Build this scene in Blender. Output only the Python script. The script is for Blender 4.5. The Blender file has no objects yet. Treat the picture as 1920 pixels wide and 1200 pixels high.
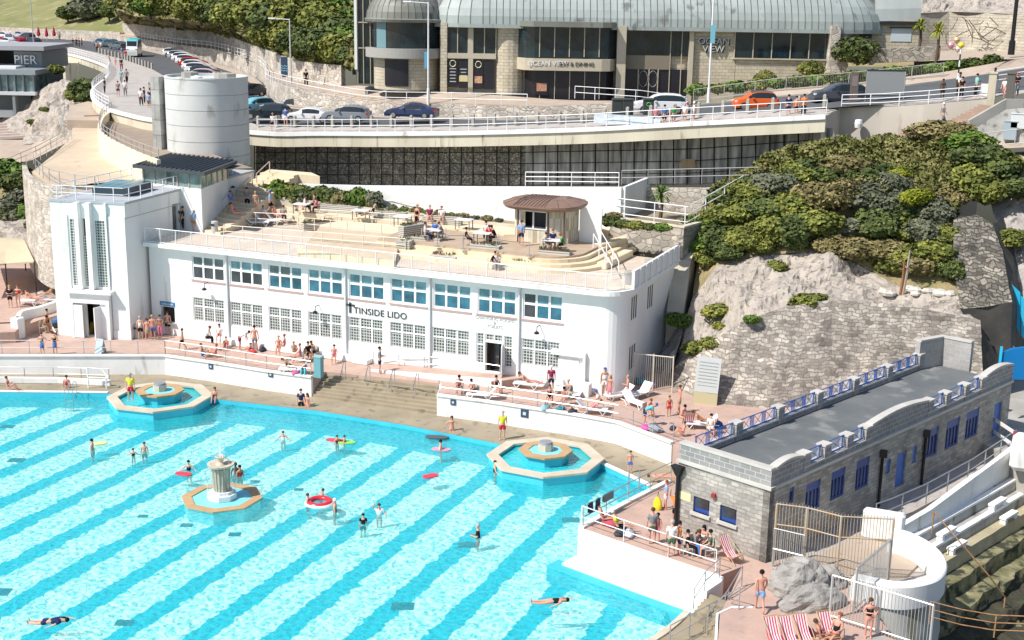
import bpy,math,random
import numpy as np
from mathutils import Vector,Matrix
R_=random.Random(7)
S=bpy.context.scene
COL=S.collection
F_PX=2496.3
PITCH,ROLL,YAW=0.24551401,0.01670246,-0.40131542
CAM=np.array([56.4086,-75.4425,24.6526])
_f=np.array([math.sin(YAW)*math.cos(PITCH),math.cos(YAW)*math.cos(PITCH),-math.sin(PITCH)])
_r0=np.array([math.cos(YAW),-math.sin(YAW),0.0]);_u0=np.cross(_r0,_f)
C_R=_r0*math.cos(ROLL)+_u0*math.sin(ROLL);C_U=-_r0*math.sin(ROLL)+_u0*math.cos(ROLL);C_F=_f
cd=bpy.data.cameras.new('camera');cam=bpy.data.objects.new('camera',cd);COL.objects.link(cam)
cd.sensor_width=36;cd.lens=F_PX*36/1920;cd.clip_start=1;cd.clip_end=3000
M4=Matrix.Identity(4)
for i in range(3):
 M4[i][0]=C_R[i];M4[i][1]=C_U[i];M4[i][2]=-C_F[i];M4[i][3]=CAM[i]
cam.matrix_world=M4
S.camera=cam
W=bpy.data.worlds.new('World');S.world=W;W.use_nodes=True
_n=W.node_tree.nodes;_l=W.node_tree.links
sky=_n.new('ShaderNodeTexSky');sky.sky_type='NISHITA';sky.sun_disc=False
SUN_EL=math.radians(50);SUN_DIR=Vector((-0.6*math.cos(SUN_EL),-0.8*math.cos(SUN_EL),math.sin(SUN_EL)))
sky.sun_elevation=SUN_EL;sky.sun_rotation=math.atan2(-0.6,-0.8)
_l.new(sky.outputs[0],_n['Background'].inputs[0]);_n['Background'].inputs[1].default_value=0.11
sl=bpy.data.lights.new('sun','SUN');sl.energy=4.6;sl.angle=math.radians(0.53);sl.color=(1.0,0.955,0.89)
so=bpy.data.objects.new('sun',sl);COL.objects.link(so)
so.rotation_mode='QUATERNION';so.rotation_quaternion=SUN_DIR.to_track_quat('Z','Y')
S.view_settings.view_transform='Standard';S.view_settings.look='None';S.view_settings.gamma=1
S.view_settings.use_curve_mapping=False;S.view_settings.exposure=0.3
def ray(px,py):return C_R*(px-960)/F_PX-C_U*(py-600)/F_PX+C_F
def G(px,py,z=0.0):
 d=ray(px,py);return Vector(CAM+d*((z-CAM[2])/d[2]))
def Y(px,py,y):
 d=ray(px,py);return Vector(CAM+d*((y-CAM[1])/d[1]))
def X(px,py,x):
 d=ray(px,py);return Vector(CAM+d*((x-CAM[0])/d[0]))
class MB:
 def __init__(s):s.v=[];s.f=[];s.mi=[];s.cur=0
 def add(s,vs,fs):
  o=len(s.v);s.v+=[tuple(v)for v in vs]
  for f in fs:s.f.append([i+o for i in f]);s.mi.append(s.cur)
  return s
 def quad(s,a,b,c,d):return s.add([a,b,c,d],[[0,1,2,3]])
 def box(s,c,size,rz=0.0,M=None):
  hx,hy,hz=size[0]/2,size[1]/2,size[2]/2
  vs=[Vector((x,y,z))for z in(-hz,hz)for(x,y)in((-hx,-hy),(hx,-hy),(hx,hy),(-hx,hy))]
  if rz:vs=[Matrix.Rotation(rz,3,'Z')@v for v in vs]
  if M:vs=[M@v for v in vs]
  return s.add([v+Vector(c)for v in vs],[[3,2,1,0],[4,5,6,7],[0,1,5,4],[1,2,6,5],[2,3,7,6],[3,0,4,7]])
 def bb(s,x0,y0,z0,x1,y1,z1):
  return s.box(((x0+x1)/2,(y0+y1)/2,(z0+z1)/2),(abs(x1-x0),abs(y1-y0),abs(z1-z0)))
 def prism(s,poly,z0,z1):
  """poly: list of (x,y) ; z0/z1 numbers or lists"""
  n=len(poly);ar=sum(poly[i][0]*poly[(i+1)%n][1]-poly[(i+1)%n][0]*poly[i][1]for i in range(n))
  za=z0 if isinstance(z0,(list,tuple))else[z0]*n;zb=z1 if isinstance(z1,(list,tuple))else[z1]*n
  idx=list(range(n))
  if ar<0:idx.reverse()
  vs=[(poly[i][0],poly[i][1],za[i])for i in idx]+[(poly[i][0],poly[i][1],zb[i])for i in idx]
  fs=[[i,(i+1)%n,n+(i+1)%n,n+i]for i in range(n)]+[list(range(n-1,-1,-1)),list(range(n,2*n))]
  return s.add(vs,fs)
 def tube(s,pts,r,n=6,cap=True):
  pts=[Vector(p)for p in pts];k=len(pts);rs=r if isinstance(r,(list,tuple))else[r]*k
  vs=[];
  for i,p in enumerate(pts):
   d=(pts[min(i+1,k-1)]-pts[max(i-1,0)])
   if d.length<1e-9:d=Vector((0,0,1))
   d.normalize();a=Vector((0,0,1))if abs(d.z)<.9 else Vector((1,0,0))
   u=d.cross(a).normalized();w=d.cross(u)
   for j in range(n):
    t=2*math.pi*j/n;vs.append(p+(u*math.cos(t)+w*math.sin(t))*rs[i])
  fs=[[i*n+j,i*n+(j+1)%n,(i+1)*n+(j+1)%n,(i+1)*n+j]for i in range(k-1)for j in range(n)]
  if cap:fs+=[list(range(n)),list(range((k-1)*n+n-1,(k-1)*n-1,-1))]
  return s.add(vs,fs)
 def lathe(s,c,prof,n=24,a0=0.0,a1=2*math.pi,ex=1.0,rot=0.0):
  """prof: list of (r,z); full or partial turn"""
  full=abs(a1-a0-2*math.pi)<1e-6;m=n if full else n+1;vs=[]
  for(r,z)in prof:
   for j in range(m):
    t=a0+(a1-a0)*j/n;x,y=r*math.cos(t)*ex,r*math.sin(t)
    vs.append((c[0]+x*math.cos(rot)-y*math.sin(rot),c[1]+x*math.sin(rot)+y*math.cos(rot),c[2]+z))
  fs=[]
  for i in range(len(prof)-1):
   for j in range(n):
    q=[i*m+j,i*m+(j+1)%m,(i+1)*m+(j+1)%m,(i+1)*m+j];fs.append(q)
  return s.add(vs,fs)
 def wall(s,pts,h,t,side=0.0):
  """wall along 3-D polyline (bottom points); h height or list of top z offsets; t thickness; side -.5..+.5"""
  P=[Vector(p)for p in pts];k=len(P);hs=h if isinstance(h,(list,tuple))else[h]*k;L=[];Rr=[]
  for i,p in enumerate(P):
   d=(P[min(i+1,k-1)]-P[max(i-1,0)]);d.z=0;d.normalize();nrm=Vector((-d.y,d.x,0))
   L.append(p+nrm*t*(.5+side));Rr.append(p-nrm*t*(.5-side))
  vs=[]
  for i in range(k):vs+=[L[i],Rr[i],Rr[i]+Vector((0,0,hs[i])),L[i]+Vector((0,0,hs[i]))]
  fs=[]
  for i in range(k-1):
   a,b=i*4,i*4+4
   fs+=[[a,b,b+3,a+3][::-1],[a+1,a+2,b+2,b+1][::-1],[a+3,b+3,b+2,a+2][::-1],[a,a+1,b+1,b][::-1]]
  fs+=[[0,3,2,1][::-1],[(k-1)*4+j for j in(0,1,2,3)][::-1]]
  return s.add(vs,fs)
 def grid(s,rows):
  n=len(rows[0]);vs=[p for r in rows for p in r]
  return s.add(vs,[[i*n+j,i*n+j+1,(i+1)*n+j+1,(i+1)*n+j]for i in range(len(rows)-1)for j in range(n-1)])
 def build(s,name,mat,parent=None,label=None,cat=None,group=None,kind=None,smooth=False,bevel=0):
  me=bpy.data.meshes.new(name);me.from_pydata(s.v,[],s.f)
  mats=mat if isinstance(mat,list)else[mat]
  for m in mats:me.materials.append(m)
  if len(mats)>1:me.polygons.foreach_set('material_index',s.mi)
  me.update();uvmap(me,getattr(s,'uvd',None))
  if smooth:me.shade_smooth()if hasattr(me,'shade_smooth')else None
  return link(name,me,parent,label,cat,group,kind,bevel)
def uvmap(me,uvd=None):
 n=len(me.loops)
 if not n:return
 co=np.empty(len(me.vertices)*3,'f');me.vertices.foreach_get('co',co);co=co.reshape(-1,3)
 lv=np.empty(n,'i');me.loops.foreach_get('vertex_index',lv)
 pn=np.empty(len(me.polygons)*3,'f');me.polygons.foreach_get('normal',pn);pn=pn.reshape(-1,3)
 lt=np.empty(len(me.polygons),'i');me.polygons.foreach_get('loop_total',lt)
 N=np.repeat(pn,lt,axis=0);P=co[lv]
 hl=np.hypot(N[:,0],N[:,1])+1e-9;tx,ty=-N[:,1]/hl,N[:,0]/hl
 u=P[:,0]*tx+P[:,1]*ty;v=P[:,2].copy();flat=np.abs(N[:,2])>.75
 u[flat]=P[flat,0];v[flat]=P[flat,1]
 if uvd:u=P[:,0]*uvd[0]+P[:,1]*uvd[1];v=P[:,2]*1.1
 uv=np.stack([u,v],1).astype('f').ravel();me.uv_layers.new(name='UVMap').data.foreach_set('uv',uv)
def link(name,me,parent=None,label=None,cat=None,group=None,kind=None,bevel=0):
 o=bpy.data.objects.new(name,me);COL.objects.link(o)
 if parent is not None:o.parent=parent
 if label:o['label']=label
 if cat:o['category']=cat
 if group:o['group']=group
 if kind:o['kind']=kind
 if bevel:
  b=o.modifiers.new('bevel','BEVEL');b.width=bevel;b.segments=1;b.limit_method='ANGLE'
 return o
def thing(name,label,cat,loc=(0,0,0),rz=0.0,group=None,sc=None):
 return_o=link(name,None,None,label,cat,group);return_o.location=loc;return_o.rotation_euler=(0,0,rz)
 return_o.empty_display_size=.2
 if sc:return_o.scale=(sc,sc,sc)
 return return_o
def dup(root,loc,rz=0.0,label=None,group=None,sc=None):
 def cp(o,p):
  c=o.copy();COL.objects.link(c);c.parent=p
  for ch in o.children:cp(ch,c)
  return c
 r=cp(root,None);r.location=loc;r.rotation_euler=(0,0,rz)
 if label:r['label']=label
 if group:r['group']=group
 if sc:r.scale=(sc,sc,sc)if not isinstance(sc,tuple)else sc
 return r
def lerp(a,b,t):return a+(b-a)*t
def resample(P,n):
 P=[Vector(p)for p in P];L=[0]
 for i in range(1,len(P)):L.append(L[-1]+(P[i]-P[i-1]).length)
 out=[]
 for k in range(n):
  t=L[-1]*k/(n-1);i=0
  while i<len(L)-2 and L[i+1]<t:i+=1
  out.append(P[i].lerp(P[i+1],(t-L[i])/max(1e-9,L[i+1]-L[i])))
 return out
def smooth_line(P,n=6):
 """Catmull-Rom through 3-D points"""
 P=[Vector(p)for p in P];out=[]
 for i in range(len(P)-1):
  a,b,c,d=P[max(i-1,0)],P[i],P[i+1],P[min(i+2,len(P)-1)]
  for k in range(n):
   t=k/n;out.append(.5*((2*b)+(c-a)*t+(2*a-5*b+4*c-d)*t*t+(-a+3*b-3*c+d)*t**3))
 return out+[P[-1]]
def nt(name):
 m=bpy.data.materials.new(name);m.use_nodes=True;return m,m.node_tree.nodes,m.node_tree.links,m.node_tree.nodes['Principled BSDF']
def c4(c):return(c[0],c[1],c[2],1)
_mc={}
def plain(c,rough=.6,metal=0.0,spec=.5,name='paint'):
 k=(tuple(round(x,3)for x in c),rough,metal)
 if k not in _mc:
  m,n,l,b=nt(name);b.inputs['Base Color'].default_value=c4(c);b.inputs['Roughness'].default_value=rough;b.inputs['Metallic'].default_value=metal
  b.inputs['Specular IOR Level'].default_value=spec;_mc[k]=m
 return _mc[k]
def mottled(name,c1,c2,scale=.6,rough=.8,detail=6,bump=0.0,bscale=None,c3=None,s3=3.0,t3=.62,streak=0.0,lo=.35,hi=.65):
 """two colours mixed by noise in world coordinates, optional third as finer stains; streak>0 stretches stains downwards"""
 m,n,l,b=nt(name);b.inputs['Roughness'].default_value=rough
 geo=n.new('ShaderNodeNewGeometry');mp=n.new('ShaderNodeMapping');mp.inputs['Scale'].default_value=(1,1,1 if not streak else 1/(1+streak))
 l.new(geo.outputs['Position'],mp.inputs[0])
 a=n.new('ShaderNodeTexNoise');a.inputs['Scale'].default_value=scale;a.inputs['Detail'].default_value=detail;a.inputs['Roughness'].default_value=.62;l.new(mp.outputs[0],a.inputs[0])
 r=n.new('ShaderNodeMapRange');r.inputs[1].default_value=lo;r.inputs[2].default_value=hi;l.new(a.outputs[0],r.inputs[0])
 mx=n.new('ShaderNodeMix');mx.data_type='RGBA';mx.inputs[6].default_value=c4(c1);mx.inputs[7].default_value=c4(c2);l.new(r.outputs[0],mx.inputs[0]);out=mx.outputs[2]
 if c3:
  a3=n.new('ShaderNodeTexNoise');a3.inputs['Scale'].default_value=s3;a3.inputs['Detail'].default_value=5;l.new(mp.outputs[0],a3.inputs[0])
  r3=n.new('ShaderNodeMapRange');r3.inputs[1].default_value=t3;r3.inputs[2].default_value=t3+.1;l.new(a3.outputs[0],r3.inputs[0])
  m3=n.new('ShaderNodeMix');m3.data_type='RGBA';l.new(r3.outputs[0],m3.inputs[0]);l.new(out,m3.inputs[6]);m3.inputs[7].default_value=c4(c3);out=m3.outputs[2]
 l.new(out,b.inputs['Base Color'])
 if bump:
  a2=n.new('ShaderNodeTexNoise');a2.inputs['Scale'].default_value=bscale or scale*6;a2.inputs['Detail'].default_value=8;l.new(geo.outputs['Position'],a2.inputs[0])
  bp=n.new('ShaderNodeBump');bp.inputs['Strength'].default_value=1;bp.inputs['Distance'].default_value=bump;l.new(a2.outputs[0],bp.inputs['Height']);l.new(bp.outputs[0],b.inputs['Normal'])
 return m
def blocks(name,c1,c2,mortar,bw,bh,msize=.02,rough=.85,bump=.02,off=.5,squash=1.0,noise=.35,msmooth=.1,warp=0.0):
 """coursed blocks on the metre UVs"""
 m,n,l,b=nt(name);b.inputs['Roughness'].default_value=rough
 tc=n.new('ShaderNodeUVMap');src=tc.outputs[0]
 if warp:
  nz=n.new('ShaderNodeTexNoise');nz.inputs['Scale'].default_value=1.5;l.new(src,nz.inputs[0])
  vm=n.new('ShaderNodeVectorMath');vm.operation='MULTIPLY_ADD';l.new(nz.outputs['Color'],vm.inputs[0]);vm.inputs[1].default_value=(warp,warp,0);l.new(src,vm.inputs[2]);src=vm.outputs[0]
 br=n.new('ShaderNodeTexBrick');br.offset=off;br.inputs['Color1'].default_value=c4(c1);br.inputs['Color2'].default_value=c4(c2);br.inputs['Mortar'].default_value=c4(mortar)
 br.inputs['Scale'].default_value=1;br.inputs['Mortar Size'].default_value=msize;br.inputs['Mortar Smooth'].default_value=msmooth;br.inputs['Brick Width'].default_value=bw;br.inputs['Row Height'].default_value=bh;br.inputs['Bias'].default_value=0
 l.new(src,br.inputs[0])
 geo=n.new('ShaderNodeNewGeometry');a=n.new('ShaderNodeTexNoise');a.inputs['Scale'].default_value=.7;a.inputs['Detail'].default_value=8;a.inputs['Roughness'].default_value=.7;l.new(geo.outputs['Position'],a.inputs[0])
 r=n.new('ShaderNodeMapRange');r.inputs[1].default_value=.3;r.inputs[2].default_value=.7;r.inputs[3].default_value=1-noise;r.inputs[4].default_value=1+noise;l.new(a.outputs[0],r.inputs[0])
 mm=n.new('ShaderNodeMix');mm.data_type='RGBA';mm.blend_type='MULTIPLY';mm.inputs[0].default_value=1;l.new(br.outputs[0],mm.inputs[6]);l.new(r.outputs[0],mm.inputs[7])
 l.new(mm.outputs[2],b.inputs['Base Color'])
 bp=n.new('ShaderNodeBump');bp.inputs['Distance'].default_value=bump;bp.invert=True;l.new(br.outputs['Fac'],bp.inputs['Height']);l.new(bp.outputs[0],b.inputs['Normal'])
 return m
def rubble(name,c1,c2,c3,mortar,scale=2.2,asp=1.6,rough=.9,bump=.05,gap=.045,big=.35):
 """random rubble: voronoi cells with mortar lines, on metre UVs"""
 m,n,l,b=nt(name);b.inputs['Roughness'].default_value=rough
 tc=n.new('ShaderNodeUVMap');nz=n.new('ShaderNodeTexNoise');nz.inputs['Scale'].default_value=2.5;nz.inputs['Detail'].default_value=3;l.new(tc.outputs[0],nz.inputs[0])
 vm=n.new('ShaderNodeVectorMath');vm.operation='MULTIPLY_ADD';l.new(nz.outputs['Color'],vm.inputs[0]);vm.inputs[1].default_value=(.16,.16,0);l.new(tc.outputs[0],vm.inputs[2])
 mp=n.new('ShaderNodeMapping');mp.inputs['Scale'].default_value=(1/asp,1,1);l.new(vm.outputs[0],mp.inputs[0])
 v1=n.new('ShaderNodeTexVoronoi');v1.feature='F1';v1.inputs['Scale'].default_value=scale;v1.inputs['Randomness'].default_value=.75;l.new(mp.outputs[0],v1.inputs[0])
 v2=n.new('ShaderNodeTexVoronoi');v2.feature='DISTANCE_TO_EDGE';v2.inputs['Scale'].default_value=scale;v2.inputs['Randomness'].default_value=.75;l.new(mp.outputs[0],v2.inputs[0])
 cr=n.new('ShaderNodeValToRGB');cr.color_ramp.elements[0].color=c4(c1);cr.color_ramp.elements[1].color=c4(c3);e=cr.color_ramp.elements.new(.5);e.color=c4(c2);cr.color_ramp.interpolation='LINEAR'
 sp=n.new('ShaderNodeSeparateColor');l.new(v1.outputs['Color'],sp.inputs[0]);l.new(sp.outputs[0],cr.inputs[0])
 geo=n.new('ShaderNodeNewGeometry');a=n.new('ShaderNodeTexNoise');a.inputs['Scale'].default_value=big;a.inputs['Detail'].default_value=9;a.inputs['Roughness'].default_value=.72;l.new(geo.outputs['Position'],a.inputs[0])
 r=n.new('ShaderNodeMapRange');r.inputs[1].default_value=.3;r.inputs[2].default_value=.7;r.inputs[3].default_value=.62;r.inputs[4].default_value=1.35;l.new(a.outputs[0],r.inputs[0])
 er=n.new('ShaderNodeMapRange');er.inputs[1].default_value=gap*.5;er.inputs[2].default_value=gap*1.6;l.new(v2.outputs['Distance'],er.inputs[0])
 mx=n.new('ShaderNodeMix');mx.data_type='RGBA';mx.inputs[6].default_value=c4(mortar);l.new(er.outputs[0],mx.inputs[0]);l.new(cr.outputs[0],mx.inputs[7])
 mm=n.new('ShaderNodeMix');mm.data_type='RGBA';mm.blend_type='MULTIPLY';mm.inputs[0].default_value=1;l.new(mx.outputs[2],mm.inputs[6]);l.new(r.outputs[0],mm.inputs[7]);l.new(mm.outputs[2],b.inputs['Base Color'])
 bp=n.new('ShaderNodeBump');bp.inputs['Distance'].default_value=bump;l.new(er.outputs[0],bp.inputs['Height']);l.new(bp.outputs[0],b.inputs['Normal'])
 return m
def paving(name,c1,c2,joint,sx,sy,rough=.85,noise=.12):
 return blocks(name,c1,c2,joint,sx,sy,msize=.012,rough=rough,bump=.004,noise=noise)
def glassmat(name,c,rough=.08,mix=.0):
 m,n,l,b=nt(name);b.inputs['Base Color'].default_value=c4(c);b.inputs['Roughness'].default_value=rough;b.inputs['Specular IOR Level'].default_value=.8
 geo=n.new('ShaderNodeNewGeometry');a=n.new('ShaderNodeTexNoise');a.inputs['Scale'].default_value=.9;a.inputs['Detail'].default_value=4;l.new(geo.outputs['Position'],a.inputs[0])
 r=n.new('ShaderNodeMapRange');r.inputs[1].default_value=.3;r.inputs[2].default_value=.7;r.inputs[3].default_value=.45;r.inputs[4].default_value=1.7;l.new(a.outputs[0],r.inputs[0])
 mm=n.new('ShaderNodeMix');mm.data_type='RGBA';mm.blend_type='MULTIPLY';mm.inputs[0].default_value=1;mm.inputs[6].default_value=c4(c);l.new(r.outputs[0],mm.inputs[7]);l.new(mm.outputs[2],b.inputs['Base Color'])
 return m
def leafmat(name,c1,c2,c3=None,rough=.7):
 """colour changes leaf by leaf and clump by clump"""
 m,n,l,b=nt(name);b.inputs['Roughness'].default_value=rough;b.inputs['Specular IOR Level'].default_value=.25
 geo=n.new('ShaderNodeNewGeometry');cr=n.new('ShaderNodeValToRGB');cr.color_ramp.elements[0].color=c4(c1);cr.color_ramp.elements[1].color=c4(c3 or c2);e=cr.color_ramp.elements.new(.55);e.color=c4(c2)
 a=n.new('ShaderNodeTexNoise');a.inputs['Scale'].default_value=.9;a.inputs['Detail'].default_value=3;l.new(geo.outputs['Position'],a.inputs[0])
 mt=n.new('ShaderNodeMath');mt.operation='MULTIPLY_ADD';l.new(geo.outputs['Random Per Island'],mt.inputs[0]);mt.inputs[1].default_value=.45
 m2=n.new('ShaderNodeMapRange');m2.inputs[1].default_value=.35;m2.inputs[2].default_value=.65;m2.inputs[4].default_value=.6;l.new(a.outputs[0],m2.inputs[0]);l.new(m2.outputs[0],mt.inputs[2]);l.new(mt.outputs[0],cr.inputs[0]);l.new(cr.outputs[0],b.inputs['Base Color'])
 b.inputs['Transmission Weight'].default_value=0
 return m
M_WHITE=mottled('white_render',(.83,.83,.81),(.76,.77,.75),.5,.75,c3=(.60,.59,.54),s3=1.1,t3=.62,streak=4)
M_WHITE2=mottled('white_painted_concrete',(.84,.84,.82),(.74,.75,.73),.6,.8,c3=(.50,.48,.42),s3=1.2,t3=.61,streak=3)
M_CREAM=mottled('cream_concrete',(.66,.61,.48),(.52,.47,.36),.4,.9,c3=(.30,.26,.18),s3=1.6,t3=.6,streak=5)
M_GREYC=mottled('grey_concrete',(.42,.40,.36),(.30,.29,.26),.5,.9,bump=.01)
M_DRUM=mottled('pale_drum_concrete',(.62,.63,.61),(.52,.53,.52),.3,.85,c3=(.42,.42,.38),s3=.9,t3=.6,streak=1)
M_RAILW=plain((.8,.8,.8),.4);M_STEEL=plain((.45,.46,.47),.35,.6);M_RUST=mottled('rusted_iron',(.30,.13,.05),(.42,.26,.13),4,.8)
M_DARK=plain((.02,.022,.025),.5);M_BLACK=plain((.012,.012,.014),.4)
M_PINK=mottled('pink_paving',(.52,.36,.29),(.43,.30,.245),.8,.85,c3=(.36,.26,.21),s3=2.5,t3=.6)
M_TAN=mottled('wet_tan_deck',(.36,.30,.21),(.27,.225,.155),.5,.7,c3=(.20,.17,.12),s3=1.5,t3=.58)
M_COPING=mottled('stone_coping',(.62,.55,.44),(.52,.44,.33),.9,.8)
M_CYAN=mottled('cyan_pool_paint',(.05,.50,.62),(.04,.44,.57),.8,.6)
M_PALEB=mottled('pale_blue_pool_paint',(.25,.68,.76),(.20,.62,.72),.8,.6)
M_OCHRE=mottled('ochre_tile',(.52,.34,.18),(.44,.28,.14),1.5,.7)
M_WOOD=mottled('grey_timber',(.36,.31,.25),(.26,.22,.17),2,.8)
M_ASPH=mottled('asphalt',(.10,.105,.11),(.075,.08,.085),.4,.9)
# ================================================================ pool, pool deck, terraces
def poolfloor():
 m,n,l,b=nt('pool_floor_paint');b.inputs['Roughness'].default_value=.6
 geo=n.new('ShaderNodeNewGeometry');sx=n.new('ShaderNodeSeparateXYZ');l.new(geo.outputs['Position'],sx.inputs[0])
 nz=n.new('ShaderNodeTexNoise');nz.inputs['Scale'].default_value=1.6;nz.inputs['Detail'].default_value=3;l.new(geo.outputs['Position'],nz.inputs[0])
 a=n.new('ShaderNodeMath');a.operation='MULTIPLY_ADD';a.inputs[1].default_value=.7;l.new(nz.outputs[0],a.inputs[0]);l.new(sx.outputs[0],a.inputs[2])
 s=n.new('ShaderNodeMath');s.operation='ADD';s.inputs[1].default_value=100*3.05-12.15+1.525-.35;l.new(a.outputs[0],s.inputs[0])
 md=n.new('ShaderNodeMath');md.operation='MODULO';md.inputs[1].default_value=3.05;l.new(s.outputs[0],md.inputs[0])
 su=n.new('ShaderNodeMath');su.operation='SUBTRACT';su.inputs[1].default_value=1.525;l.new(md.outputs[0],su.inputs[0])
 ab=n.new('ShaderNodeMath');ab.operation='ABSOLUTE';l.new(su.outputs[0],ab.inputs[0])
 r=n.new('ShaderNodeMapRange');r.inputs[1].default_value=.50;r.inputs[2].default_value=.56;l.new(ab.outputs[0],r.inputs[0])
 mx=n.new('ShaderNodeMix');mx.data_type='RGBA';mx.inputs[6].default_value=(.0,.50,.64,1);mx.inputs[7].default_value=(.86,.96,.88,1);l.new(r.outputs[0],mx.inputs[0])
 l.new(mx.outputs[2],b.inputs['Base Color']);return m
def watermat(name='pool_water',tint=(.86,.985,.99),milk=.24):
 """rippled water: caustic light painted into the transparent tint, sky reflected by gloss"""
 m=bpy.data.materials.new(name);m.use_nodes=True;n=m.node_tree.nodes;l=m.node_tree.links;n.remove(n['Principled BSDF'])
 out=n['Material Output'];geo=n.new('ShaderNodeNewGeometry')
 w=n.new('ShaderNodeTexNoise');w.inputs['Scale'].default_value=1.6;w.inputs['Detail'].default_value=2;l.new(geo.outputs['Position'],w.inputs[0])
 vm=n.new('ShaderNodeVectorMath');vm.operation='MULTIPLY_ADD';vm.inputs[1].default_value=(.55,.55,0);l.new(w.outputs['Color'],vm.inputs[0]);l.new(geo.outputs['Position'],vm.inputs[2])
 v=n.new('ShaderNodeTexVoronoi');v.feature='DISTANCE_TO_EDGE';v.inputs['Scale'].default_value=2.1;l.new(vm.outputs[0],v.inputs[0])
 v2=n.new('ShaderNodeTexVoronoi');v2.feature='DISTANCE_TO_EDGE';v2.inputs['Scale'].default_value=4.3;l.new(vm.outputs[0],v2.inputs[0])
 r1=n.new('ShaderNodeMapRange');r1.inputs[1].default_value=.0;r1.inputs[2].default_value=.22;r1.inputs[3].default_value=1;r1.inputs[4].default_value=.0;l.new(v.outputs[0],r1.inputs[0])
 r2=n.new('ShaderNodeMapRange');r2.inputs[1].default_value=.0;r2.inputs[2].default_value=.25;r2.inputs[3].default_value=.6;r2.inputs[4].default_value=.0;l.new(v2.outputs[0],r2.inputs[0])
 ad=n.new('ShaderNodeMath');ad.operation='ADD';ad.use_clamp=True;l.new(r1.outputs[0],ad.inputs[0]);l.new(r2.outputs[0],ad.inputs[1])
 mx=n.new('ShaderNodeMix');mx.data_type='RGBA';mx.inputs[6].default_value=(tint[0]*.36,tint[1]*.74,tint[2]*.78,1);mx.inputs[7].default_value=(1,1,1,1);l.new(ad.outputs[0],mx.inputs[0])  # bright cell edges and darker cells paint the caustic light into the tint
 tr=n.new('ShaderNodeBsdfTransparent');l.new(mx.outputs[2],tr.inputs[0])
 gl=n.new('ShaderNodeBsdfGlossy');gl.inputs['Roughness'].default_value=.06
 nb=n.new('ShaderNodeTexNoise');nb.inputs['Scale'].default_value=3.2;nb.inputs['Detail'].default_value=5;l.new(geo.outputs['Position'],nb.inputs[0])
 bp=n.new('ShaderNodeBump');bp.inputs['Distance'].default_value=.09;bp.inputs['Strength'].default_value=1;l.new(nb.outputs[0],bp.inputs['Height']);l.new(bp.outputs[0],gl.inputs['Normal'])
 df=n.new('ShaderNodeBsdfDiffuse');df.inputs[0].default_value=(.05,.78,.84,1);l.new(bp.outputs[0],df.inputs['Normal']);md_=n.new('ShaderNodeMixShader');md_.inputs[0].default_value=milk;l.new(tr.outputs[0],md_.inputs[1]);l.new(df.outputs[0],md_.inputs[2])
 fr=n.new('ShaderNodeFresnel');fr.inputs[0].default_value=1.33;l.new(bp.outputs[0],fr.inputs[1])
 ms=n.new('ShaderNodeMixShader');l.new(fr.outputs[0],ms.inputs[0]);l.new(md_.outputs[0],ms.inputs[1]);l.new(gl.outputs[0],ms.inputs[2]);l.new(ms.outputs[0],out.inputs[0]);return m
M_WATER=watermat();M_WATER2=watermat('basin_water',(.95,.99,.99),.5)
ZD,ZW,ZF=-1.25,-1.5,-2.25
edge=[G(*p,ZD)for p in[(-260,728),(-80,733),(0,735),(200,737),(300,741),(400,747),(600,770),(760,796),(920,828),(1020,850),(1130,871),(1218,912)]]
edge=[Vector(p)for p in edge]
tl=G(1218,912,ZD);ter_a=G(1253,903,0);ter_b=G(1088,990,0);ter_c=G(1350,1079,0)
low=[G(*p,ZD)for p in[(1284,1147),(1262,1168),(1240,1186),(1200,1212),(1120,1250),(1000,1300)]]
xy=lambda p:(p[0],p[1])
MB().prism([(-90,-110),(47,-110),(47,-30),xy(low[0]),(39.5,-8.5),(33,-3),(-90,-3)],ZF-.2,ZF).build('pool_floor',poolfloor(),kind='structure')
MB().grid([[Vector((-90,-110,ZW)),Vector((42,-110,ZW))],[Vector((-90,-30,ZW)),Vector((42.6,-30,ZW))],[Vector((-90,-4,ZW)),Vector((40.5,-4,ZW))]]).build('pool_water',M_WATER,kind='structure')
m=MB();n=len(edge);back=[Vector((p.x,max(p.y+3.5,-1.0)if p.x>0 else p.y+9,ZD))for p in edge];back[-1]=Vector((41,-8,ZD));back[-2]=Vector((39,-4,ZD))
poly=[xy(p)for p in edge]+[xy(p)for p in reversed(back)]
m.prism(poly,ZD-1.6,ZD);m.build('pool_deck',M_TAN,kind='structure')
e2=[p+Vector((0,0,-.03))for p in edge]
m=MB();m.wall([Vector((p.x,p.y-.02,ZF))for p in edge],ZD-ZF-.03,.06,-.5);m.build('pool_wall',M_CYAN,kind='structure')
m=MB()
for k in range(3):
 m.wall([Vector((p.x,p.y-.35-.42*k,ZF+.003))for p in edge[3:]],.62-.2*k,.42,0)
m.build('pool_steps',M_CYAN,kind='structure')
m=MB();m.wall([p+Vector((0,.12,.004))for p in edge[:4]],.05,.28);m.wall([p+Vector((0,.12,.004))for p in edge[10:]],.06,.3)
m.build('pool_coping',M_WHITE2,kind='structure')
def zl(px,py):p=G(px,py,0);return(p.x,p.y)
tL=[zl(*p)for p in[(-260,672),(0,668),(150,668),(310,668),(400,681),(500,697),(585,708)]]
st0,st1=zl(611,697),zl(829,719)
tR=[zl(*p)for p in[(821,742),(900,752),(980,764),(1070,777),(1158,793),(1262,832)]]
polyT=tL+[st0,st1]+tR+[(41.5,-19.0),(44,-10),(47,8),(34,12),(-6,12),(-60,12),(-60,-34)]
MB().prism(polyT,-3.2,0).build('terrace',[M_PINK],kind='structure')
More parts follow.
